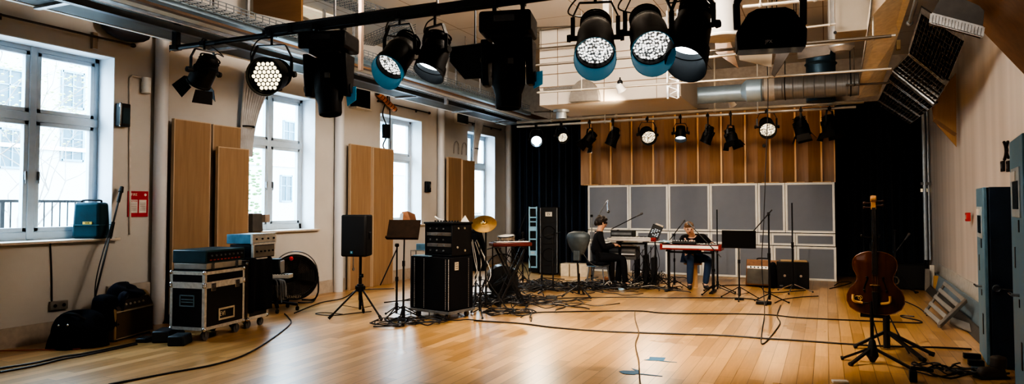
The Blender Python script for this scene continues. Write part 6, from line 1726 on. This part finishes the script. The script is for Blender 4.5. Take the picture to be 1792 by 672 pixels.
MB().rod((-.02, -.12, tz+.05), (-.02, -.10, tz+.70), .008).tube([(-.10, -.14, tz+.78), (-.09, -.10, tz+.76), (0, -.08, tz+.75), (.05, -.10, tz+.76), (.06, -.14, tz+.78)], .008).build('neck_holder', BLACKM, r)
for (x, y) in ((-.28, -.06), (-.20, -.30), (.30, -.26)):
    lg = MB().bar((-.02, -.12, .16), (x, y, .022), .03, .022).build('leg', BLACKM, r); MB().rod((x, y, .022), (x*1.08, y*1.08, .018), .02).build('rubber_foot', RUBBER, lg)
bs = fl(1552, 612)
r = T('floor_stand', 'second black stand behind the cello with sprawling legs', 'stand', (bs.x, bs.y, 0), yw)
MB().rod((0, 0, .05), (0, 0, .75), .022).rod((0, 0, .02), (0, 0, .38), .035).build('pole', BLACKM, r)
MB().rod((-.16, -.02, .40), (.0, 0, .37), .022).rod((-.16, -.02, .36), (-.165, -.02, .47), .016).build('clamp', BLACKP, r)
MB().tube([(-.15, -.02, .4), (-.10, -.03, .2), (-.06, -.05, .03)], .007).tube([(.03, 0, .36), (.15, -.1, .1), (.2, -.2, .02)], .007).build('lead', CABLE, r)
for (x, y) in ((-.30, -.08), (.40, -.16), (.30, -.48)):
    lg = MB().bar((0, 0, .20), (x, y, .03), .034, .028).build('leg', BLACKM, r); MB().rod((x*.96, y*.96, .03), (x*1.06, y*1.06, .022), .024).build('rubber_foot', RUBBER, lg)
q = fl(1598, 668)
r = T('pedal_clamp', 'black clamp and bar lying at the foot of the second stand', 'clamp', q)
MB().box((0, 0, .05), (.06, .08, .1)).bar((-.02, 0, .12), (.16, .06, .10), .04, .03).build('body', BLACKP, r, bev=.01); MB().ball((0, .0, .03), .03).build('knob', RUBBER, r)
q = fl(1470, 670)
tag(MB().box(Vector((q.x, q.y, .012)), (.13, .06, .02), rz(.3)).build('white_block', WHITEG, bev=.004), 'small white block on the floor at the bottom edge', 'block')
# mic stand far right + amp
bq = fl(1568, 512)
mic_stand('boom stand in the dark right corner leaning right behind the cello', bq, 1.1, (onY(1568, 440, bq.y), onY(1583, 420, bq.y)), True, .35, .2)
r = [o for o in COL.objects if o.get('label', '').startswith('boom stand in the dark')][0]
MB().bar(Vector((0, 0, .5)), onY(1606, 518, bq.y)-r.location, .025, .025).build('strut', BLACKM, r)
q = fl(1597, 508)
r = T('stage_monitor', 'black box monitor in the far right corner before the curtain', 'loudspeaker', (q.x, q.y+.25, 0), .1)
MB().box((0, 0, .24), (.5, .36, .46)).build('cabinet', BLACKP, r, bev=.012); MB().box((0, -.182, .24), (.44, .008, .40)).build('grille', MATS['speaker_grille'], r)
for k, (px, py, h, m_, lab) in enumerate(((1623, 509, .40, mat('scrap_grey', (.20, .18, .16), .6), 'grey upright offcut at the far end of the right wall'), (1631, 508, .46, OFFW, 'cream upright offcut beside the grey one at the right wall'), (1638, 512, .30, mat('scrap_tan', (.42, .24, .08), .6), 'orange-tan offcut leaning at the far right wall'))):
    q = fl(px, py); tag(MB().taper((q.x, q.y, h/2), (.09, .07, h), (.8, .8), (.06, 0)).build('offcut', m_, bev=.006), lab, 'offcut')
# vertical pipe and fittings at wall corner
p = onY(1628, 300, 16.2)
r = T('corner_pipe', 'pale vertical pipe with bracket at the far right corner of the room', 'pipe', (1.83, 16.2, 0))
MB().rod((0, 0, .45), (0, 0, 4.2), .035).rod((.07, 0, .45), (.07, 0, 4.2), .02).build('tube', mat('corner_pipe_blue', (.42, .47, .52), .4, .3), r)
for z in (2.0, 3.6): MB().box((.03, 0, z), (.2, .06, .06)).build('bracket', GREYM, r)
q = onY(1619, 333, 16.3)
tag(MB().box((q.x, 16.3, q.z), (.16, .06, .07)).build('exit_lamp', mat('lamp_cream', (.62, .5, .34), .4, emit=(1, .8, .5), es=.3)), 'small cream lamp in front of the dark curtain by the corner pipe', 'lamp')
# grey slatted heaters lying along the wall
SLAT = mat('slat_grey', (.27, .265, .255), .45, .2, .12, 8)
a, b_, c, d = fl(1621, 548, .03), fl(1640, 568, .03), fl(1687, 523, .30), fl(1660, 490, .40)
Q = [fl(1618, 548, .05), fl(1643, 571, .05), onX(1690, 526, 1.62), onX(1655, 495, 1.56)]
r = T('slatted_panel', 'grey slatted metal panel propped against the foot of the right wall', 'panel', Q[1])
L_ = [q-Q[1] for q in Q]; nrm = (L_[1]-L_[0]).cross(L_[3]-L_[0]).normalized()*.03
MB().bar(L_[1], L_[2], .04, .05).build('side_rail', mat('slat_frame', (.20, .19, .18), .5, .3), r, bev=.006); MB().bar(L_[0], L_[3], .03, .03).build('side_rail', MATS['slat_frame'], r, bev=.006)
for i in range(5):
    b = MB(); u = .03+i*.22; p0 = L_[0].lerp(L_[3], u); p1 = L_[1].lerp(L_[2], u); d_ = (L_[3]-L_[0])*.11
    b.slab([p0, p1, p1+d_, p0+d_], nrm); b.build('slat', SLAT, r, smooth=False, bev=.008)
y0, y1 = fl(1708, 615).y+.2, fl(1655, 520).y+1.5
for k, (dx, dz, w_, h_, m_, lab) in enumerate(((-.30, .05, .05, .10, mat('rail_dark', (.08, .075, .07), .5), 'dark long rail on the floor along the right wall'), (-.18, .16, .05, .30, mat('cladding_blue_grey', (.22, .30, .36), .5), 'blue-grey long panel leaning along the right wall'), (-.09, .27, .04, .46, mat('cladding_pale', (.56, .54, .50), .5), 'pale long board at the very foot of the right wall'))):
    P_ = [(xr(y0)+dx, y0), (xr(y1)+dx, y1)]
    b = MB().slab([Vector((P_[0][0], P_[0][1], 0.004)), Vector((P_[1][0], P_[1][1], 0.004)), Vector((P_[1][0]+.07, P_[1][1], h_)), Vector((P_[0][0]+.07, P_[0][1], h_))], (.025, 0, 0))
    tag(b.build('long_board', m_, smooth=False), lab, 'board')
q0, q1 = fl(1662, 567, .02), fl(1700, 583, .02)
tag(MB().slab([q0, q1, q1+Vector((.04, .35, .04)), q0+Vector((.05, .3, .03))], (0, 0, .03)).build('curved_offcut', SLAT, smooth=False, bev=.01), 'small grey metal offcut on the floor beside the slatted panel', 'offcut')
# lockers
LKB = mat('locker_blue', (.15, .30, .42), .45, .1, .08, 5, .02); LKD = mat('locker_dark_navy', (.018, .036, .066), .4, .1, .2, 6)
def locker(label, fx, fy, yaw, D, W, H, far):
    """front-near-bottom corner at (fx,fy); front face looks to -x, width W along +y, depth D along +x"""
    r = T('locker', label, 'locker', (fx, fy, 0), yaw)
    MB().box((D/2+.02, W/2, H/2+.01), (D-.04, W, H-.02)).build('cabinet', LKD, r, bev=.006)
    dr_ = MB().box((.01, W/2, H/2+.01), (.03, W-.004, H-.025)).build('door', LKB, r, bev=.006)
    zt_ = H*.80
    MB().box((-.008, W*.5, zt_), (.012, W*.62, H*.18)).build('notice_frame', mat('frame_pale', (.48, .56, .60), .4), dr_, bev=.004)
    MB().box((-.016, W*.45, zt_-.02), (.006, W*.4, H*.10)).build('notice_window', mat('notice_navy', (.03, .06, .09), .2), dr_)
    MB().box((-.016, W*.6, zt_+H*.06), (.006, W*.35, H*.035)).build('notice_sheet', WHITEG, dr_)
    for z in (.68, .22): MB().box((-.006, W*.35, H*z), (.008, .05, .09 if z > .5 else .2)).build('vent_slot', BLACK, dr_)
    MB().box((-.006, W*.7, H*.56), (.01, .04, .16)).build('lock_plate', GREYM, dr_)
    z = H*.43
    MB().rod((0, W*.45, z), (-.05, W*.45, z), .012).rod((-.05, W*.45, z), (-.055, W*.45+.14, z), .011).build('handle', CHROME, dr_)
    MB().box((-.006, W*.45, z-.06), (.008, .03, .06)).build('keyhole_plate', BLACK, dr_)
    for z in (.86, .50, .18): MB().rod((D*.82, -.006, H*z-.06), (D*.82, -.006, H*z+.06), .012).build('hinge', GREYM, r)
    MB().box((D*.86, -.002, H/2), (.012, .006, H*.97)).build('door_joint', BLACK, r)
    return r
yl = R_(-5)
L1 = locker('blue locker with dark navy side, the farther of two along the right wall', 1.385, 7.92, yl, .42, .72, 1.73, True)
MB().torus((.085, -.012, .76), .03, .006, rx(PI/2), 20, 6).rod((.085, -.012, .76), (.085, -.016, .76), .028).build('lock_dial', CHROME, L1)
MB().tube([(.12, -.012, .76), (.2, -.012, .755), (.32, -.012, .76), (.34, -.012, .74)], .005).build('key_chain', CHROME, L1)
L2 = locker('taller blue locker at the right edge of the view, nearest to the camera', 1.255, 5.83, R_(-6.5), .40, .84, 2.06, False)
q = onX(1697, 380, xr(8.9))
# red call point, wall emblem, switches
r = T('call_point', 'small red call point on the wall beside the farther blue locker', 'alarm', (xr(9.3)-.01, onX(1703, 380, xr(9.3)).y+.2, onX(1702, 380, xr(9.3)).z))
MB().box((-.02, 0, 0), (.05, .12, .12)).build('case', mat('alarm_red', (.55, .03, .02), .4), r, bev=.006); MB().box((-.047, 0, 0), (.006, .06, .06)).build('panel', mat('alarm_white', (.55, .45, .4), .4), r)
def rwall(px, py):
    X = xr(9); q = onX(px, py, X); X = xr(q.y); q = onX(px, py, X); return q
q = rwall(1763, 263); 
r = T('wall_emblem', 'black bracket-shaped emblem on the right wall above the farther locker', 'sign', q)
k = .12
b = MB()
b.tube([(-.012, .09, .10), (-.012, .02, .05), (-.012, .0, 0), (-.012, .02, -.05), (-.012, .09, -.10)][::-1], .016, 6)
b.tube([(-.012, -.10, .09), (-.012, -.03, .035), (-.012, -.05, 0), (-.012, -.03, -.035), (-.012, -.10, -.09)], .016, 6)
b.build('mark', BLACK, r)
for k, (px, lab) in enumerate(((1757, 'left black square switch plate on the right wall'), (1767, 'right black square switch plate on the right wall'))):
    q = rwall(px, 291); r = T('switch_plate', lab, 'switch', q)
    MB().box((-.012, 0, 0), (.024, .12, .12)).build('plate', BLACKP, r, bev=.004); MB().box((-.026, 0, 0), (.006, .03, .05)).build('rocker', GREYM, r)
# dark strips at foot of lockers
for k, (px0, px1, py, lab) in enumerate(((1686, 1716, 622, 'topmost of the short black strips at the foot of the farther locker'), (1694, 1722, 634, 'middle short black strip at the foot of the farther locker'), (1700, 1726, 646, 'lowest short blue-black strip at the foot of the farther locker'))):
    a = fl(px0, py, .03); c = fl(px1, py+2, .03)
    tag(MB().bar(a, c, .06, .05).build('floor_strip', BLACKP if k < 2 else mat('strip_blue', (.03, .06, .09), .5), bev=.004), lab, 'strip')
q = fl(1735, 662)
r = T('boot', 'dark worn boot on the floor in front of the lockers', 'shoe', (q.x, q.y, 0), .5)
MB().taper((0, 0, .05), (.26, .1, .1), (.8, .9)).taper((.07, 0, .14), (.11, .1, .12)).build('upper', mat('boot_brown', (.06, .045, .035), .6), r, bev=.025); MB().box((0, 0, .01), (.28, .11, .02)).build('sole', RUBBER, r, bev=.006)
# ================================================================== CABLES ON THE FLOOR
def fcable(label, pts, r=.008, m=None, z=.009, name='floor_cable'):
    P = [fl(x, y, z) for x, y in pts]
    return tag(MB().tube(P, r, 6).build(name, m or CABLE), label, 'cable')
fcable('black cable curving across the floor from the bottom edge to the swivel chair', [(190, 673), (300, 652), (374, 638), (428, 621), (474, 594), (508, 567), (505, 556), (498, 549)], .009)
fcable('long black cable sweeping right from the wheeled trunk past the cello stand', [(830, 561), (910, 566), (967, 573), (1044, 579), (1118, 582), (1265, 587), (1336, 592), (1400, 596), (1530, 605), (1640, 608), (1700, 611)], .011)
fcable('black cable running right behind the long one, ending in a zigzag', [(880, 549), (967, 546), (1111, 544), (1168, 548), (1329, 550), (1400, 556), (1530, 562), (1606, 565), (1608, 561), (1580, 555), (1578, 552), (1600, 554)], .009)
fcable('thin dark cable along the floor in front of the players', [(930, 527), (954, 524), (1010, 521), (1100, 520), (1168, 521), (1300, 522), (1345, 531)], .008)
THINC = mat('cable_brown', (.13, .09, .05), .5)
fcable('thin brown cable winding toward the camera in the middle of the floor', [(1111, 545), (1112, 560), (1118, 582), (1112, 602), (1118, 629), (1119, 656), (1122, 676)], .006, THINC, .022)
fcable('pair of black cables at the lower left, upper strand', [(-10, 646), (60, 635), (110, 624), (150, 618), (238, 600)], .009)
fcable('pair of black cables at the lower left, lower strand', [(-10, 653), (62, 640), (112, 628), (152, 621), (240, 602)], .009)
fcable('thin red lead on the floor by the black bag', [(0, 614), (70, 612), (130, 611), (170, 604), (182, 598)], .006, mat('cable_red', (.30, .02, .015), .5))
fcable('black cable from the floor fan along the foot of the wall', [(515, 548), (560, 530), (600, 522), (628, 508), (690, 505)], .008)
fcable('black cable looping on the floor left of the speaker stand', [(650, 545), (620, 548), (580, 552), (552, 549), (570, 547), (600, 550)], .006)
fcable('black cable in the right corner behind the cello', [(1452, 505), (1480, 498), (1490, 494), (1470, 494), (1460, 500)], .007)
fcable('black cable running to the slatted panel', [(1575, 525), (1590, 530), (1610, 540), (1622, 552)], .008)
fcable('black cable behind the music stand at right', [(1260, 505), (1262, 500), (1300, 499), (1330, 502), (1345, 512), (1410, 508)], .008)
fcable('black cable from the stand weight to the right', [(1356, 530), (1370, 524), (1400, 520), (1432, 518)], .007)
# cable dropping from the ceiling
Y6 = 11.55
P = [onY(1342, -40, Y6), onY(1342, 90, Y6), onY(1344, 170, Y6), onY(1340, 290, Y6), onY(1336, 400, Y6), onY(1333, 460, Y6)]
q = fl(1337, 545, .02)
P += [fl(1338, 540, .08)] + [fl(x, y, .01) for x, y in ((1334, 575), (1332, 597), (1337, 601), (1352, 585), (1363, 570), (1365, 563), (1360, 552), (1366, 534))]
tag(MB().tube(P, .007, 6).build('hanging_cable', CABLE), 'thin black cable dropping from the ceiling and looping on the floor at right of centre', 'cable')
# tangles
def tangle(label, c, rx_, ry_, n, seed, r=.008, loops=True, m=CABLE, hmax=.05):
    rr = random.Random(seed); b = MB(); u = RIGHT; v = FWD
    for i in range(n):
        o = Vector(c)+u*rr.uniform(-rx_, rx_)*.7+v*rr.uniform(-ry_, ry_)*.7
        if loops and rr.random() < .55:
            R = rr.uniform(.10, .24); pts = [o+u*R*math.cos(t)*(1+.15*rr.random())+v*R*math.sin(t)*(1+.15*rr.random())+UP*(.01+rr.random()*hmax) for t in [2*PI*k/9 for k in range(9)]]
            b.tube(pts, r*rr.uniform(.7, 1.1), 5, sub=3, closed=True)
        else:
            pts = []; a = rr.uniform(0, 6.28); p = o
            for k in range(8):
                pts.append(p+UP*(.01+rr.random()*hmax*.6)); a += rr.uniform(-.9, .9); p = p+u*math.cos(a)*rx_*.28+v*math.sin(a)*ry_*.28
            b.tube(pts, r*rr.uniform(.7, 1.1), 5, sub=3)
    return tag(b.build('tangled_cables', m), label, 'cables', kind='stuff')
tangle('coil of black cable at the foot of the music stand and trunk', fl(718, 566), .42, .2, 16, 1)
tangle('dense tangle of cables under the drum kit and red keyboard stand', fl(868, 530), .75, .8, 60, 2, .009, True, CABLE, .10)
tangle('tangle of cables in front of the speaker tower', fl(960, 505), .9, .7, 55, 3, .009, True, CABLE, .10)
tangle('tangle of cables round the seated woman and her stands', fl(1062, 505), .7, .6, 55, 4, .008, True, CABLE, .10)
tangle('tangle of cables under the tablet stand', fl(1130, 498), .35, .4, 22, 5, .008, True, CABLE, .25)
tangle('pale grey leads mixed among the tangle by the woman', fl(1075, 505), .55, .4, 9, 6, .007, True, mat('lead_pale', (.45, .42, .36), .5), .12)
tangle('coil of black cable on the floor right of the cello stand', fl(1668, 652), .26, .25, 9, 7, .009)
tangle('coil of cable in front of the trunk, right side', fl(890, 549), .32, .2, 9, 8, .009)
# hanging leads under keyboards
def droop(label, pts_list, r=.006, m=CABLE):
    b = MB()
    for pts in pts_list: b.tube(pts, r, 5, sub=4)
    return tag(b.build('hanging_leads', m), label, 'cables', kind='stuff')
rr = random.Random(21)
def rand_droops(px0, px1, py0, py1, Y, n):
    L = []
    for i in range(n):
        a = onY(rr.uniform(px0, px1), rr.uniform(py0-4, py0+4), Y+rr.uniform(-.2, .2)); x2 = rr.uniform(px0-10, px1+14)
        c = onY(x2, py1, Y+rr.uniform(-.2, .2)); c.z = max(c.z, .02); m = a.lerp(c, .5)+RIGHT*rr.uniform(-.15, .15)-UP*rr.uniform(.0, .12)
        L.append([a, m, c])
    return L
droop('leads hanging down under the short red keyboard', rand_droops(865, 925, 436, 500, 9.9, 12))
droop('pale leads hanging behind the rack case', rand_droops(822, 838, 420, 500, 9.2, 6), .006, mat('lead_white', (.5, .48, .44), .5))
droop('leads hanging under the tablet and keyboard stack', rand_droops(1112, 1150, 432, 495, 13.0, 14))
# small boxes and pedals among the players' cables
for k, (px, py, w_, d_, h_, c_, lab) in enumerate(((1075, 500, .22, .16, .06, (.30, .17, .10), 'small brown pedal box on the floor beside the woman'), (1088, 508, .12, .10, .05, (.25, .40, .55), 'pale blue pedal on the floor beside the woman'), (1062, 492, .16, .14, .08, (.5, .2, .08), 'orange-brown pedal box under the keyboards'), (1093, 496, .2, .1, .07, (.45, .42, .40), 'pale grey pedal box under the keyboards'), (1008, 508, .18, .1, .05, (.03, .03, .03), 'flat black pedal left of the woman'), (965, 522, .2, .1, .04, (.02, .02, .02), 'flat black pedal in front of the speaker tower'))):
    q = fl(px, py); r = T('pedal', lab, 'pedal', q, rr.uniform(-.5, .5))
    MB().taper((0, 0, h_/2+.004), (w_, d_, h_), (.92, .85)).build('case', mat('pedal_%d' % k, c_, .5), r, bev=.006)
    MB().rod((-w_*.2, 0, h_), (-w_*.2, 0, h_+.014), .012).rod((w_*.2, 0, h_), (w_*.2, 0, h_+.012), .015).build('footswitch', CHROME, r)
# blue tape marks
TAPE = mat('tape_blue', (.045, .16, .30), .6, 0, .15, 40)
def tape(label, pts, extra):
    b = MB().slab([fl(x, y, .002) for x, y in pts], (0, 0, .0015)); b.slab([fl(x, y, .002) for x, y in extra], (0, 0, .001))
    return tag(b.build('tape_mark', TAPE, smooth=False), label, 'tape')
tape('farther blue tape cross on the floor', [(1127, 630), (1136, 628), (1137, 624.5), (1165, 626), (1161, 631.5), (1138, 631)], [(1155, 630.5), (1185, 634), (1184, 634.6), (1154, 632)])
tape('nearer blue tape cross on the floor by the thin brown cable', [(1083, 650), (1090, 648.5), (1112, 649), (1105, 644.5), (1119, 648), (1118, 653), (1110, 656), (1090, 654)], [(1112, 652.5), (1160, 658), (1158, 659), (1112, 654.5)])

# ================================================================== LIGHT
W = bpy.data.worlds.new('sky'); SC.world = W; W.use_nodes = True
nt = W.node_tree; bg = nt.nodes['Background']
tc = nt.nodes.new('ShaderNodeTexCoord'); sp = nt.nodes.new('ShaderNodeSeparateXYZ'); cr = nt.nodes.new('ShaderNodeValToRGB')
nt.links.new(tc.outputs['Generated'], sp.inputs[0]); nt.links.new(sp.outputs['Z'], cr.inputs['Fac'])
cr.color_ramp.elements[0].color = (.66, .83, 1, 1); cr.color_ramp.elements[1].color = (.55, .76, 1, 1)
nt.links.new(cr.outputs['Color'], bg.inputs['Color']); bg.inputs['Strength'].default_value = WORLD
for (a, b_) in WIN+WINX:
    L = bpy.data.lights.new('window_portal', 'AREA'); L.shape = 'RECTANGLE'; L.size = ZT-ZS; L.size_y = b_-a; L.cycles.is_portal = True
    o = bpy.data.objects.new('window_portal', L); COL.objects.link(o); o.location = (XL-.41, (a+b_)/2, (ZS+ZT)/2); o.rotation_euler = (0, -PI/2, 0)
def spot(p, t, power, ang, col=(1, .72, .42), blend=.6, size=.08, name='spot'):
    L = bpy.data.lights.new(name, 'SPOT'); L.energy = power; L.spot_size = R_(ang); L.spot_blend = blend; L.color = col; L.shadow_soft_size = size
    o = bpy.data.objects.new(name, L); COL.objects.link(o); o.location = p; o.rotation_euler = (Vector(t)-Vector(p)).to_track_quat('-Z', 'Y').to_euler(); return o
def area(p, t, power, sx, sy_, col, name='area'):
    L = bpy.data.lights.new(name, 'AREA'); L.shape = 'RECTANGLE'; L.size = sx; L.size_y = sy_; L.energy = power; L.color = col
    o = bpy.data.objects.new(name, L); COL.objects.link(o); o.location = p; o.rotation_euler = (Vector(t)-Vector(p)).to_track_quat('-Z', 'Y').to_euler(); return o
WARM = (1, .80, .57); WARMD = (1, .62, .30)
p = Vector((onY(1042, 100, 5.6).x, 5.6, 3.8)); spot(p, fl(1090, 590), 420, 75, WARM, .6, .02)
p = Vector((onY(1135, 100, 5.6).x, 5.6, 3.8)); spot(p, fl(1250, 560), 420, 75, WARM, .6, .02)
p = Vector((onY(500, 100, 5.6).x, 5.6, 3.95)); spot(p, fl(900, 540), 160, 80, WARM, .6, .02)
for px, tx in ((939, 1000), (1133, 1120), (1342, 1330)):
    p = onY(px, 250, 14.2); spot(p, fl(tx, 515), 130, 90, WARM, .6, .02)
for x in (-4.3, -2.6, -.9): spot((x, 13.2, 4.55), (x, 15.8, 3.0), 52, 95, (1, .74, .5), .8, .1)
spot((-3, 11.2, 3.25), (-7.5, 13, 1.5), 130, 120, WARM, .8)
area((-3.0, -1.5, 4.4), (-3.0, 6, 1.0), 28, 4, 2.5, (1, .88, .74), 'front_fill')  # added fill lamp, unseen behind the camera, for general brightness
area((-3.2, 6.3, 4.0), (-3.0, 11.5, 4.8), 135, 5, .5, (1, .88, .74), 'ceiling_fill')  # added lamp, hidden above the frame, to brighten the cream ceiling
spot((.35, -1.2, 2.7), (.72, 10.9, 3.75), 480, 15, (1, .9, .78), .7, .15, 'soffit_fill_spot')  # added spot, unseen behind the camera, to brighten the soffit
area((.1, 6.4, 3.95), (.3, 12.5, 4.3), 22, 1.2, .4, (1, .9, .78), 'ceiling_fill')  # second added lamp out of view, lifting the right part of the ceiling
area((-1.7, 6.8, 4.45), (-8.1, 13.0, 1.4), 250, 1.2, 1.2, (1, .86, .72), 'left_wall_fill')  # added area lamp, unseen and high up, lighting the window wall
p = onY(939, 250, 14.3); spot(p, onY(960, 380, 17.2), 220, 70, (.25, .65, 1), .8, .02)

# ================================================================== CAMERA
cam = bpy.data.cameras.new('camera'); co = bpy.data.objects.new('camera', cam); COL.objects.link(co)
cam.sensor_fit = 'HORIZONTAL'; cam.sensor_width = 36; cam.lens = FPX/1792*36; cam.shift_y = -(336-PPY)/1792; cam.clip_start = .05; cam.clip_end = 200
co.location = CAM; co.rotation_euler = (PI/2+PH, 0, TH)
SC.camera = co
SC.view_settings.view_transform = 'AgX'; SC.view_settings.look = 'AgX - Very High Contrast'; SC.view_settings.exposure = EXPO; SC.view_settings.gamma = 1
SC.cycles.use_denoising = True
SC.cycles.max_bounces = 8; SC.cycles.transparent_max_bounces = 8; SC.cycles.caustics_reflective = False; SC.cycles.caustics_refractive = False
SC.cycles.sample_clamp_indirect = 6
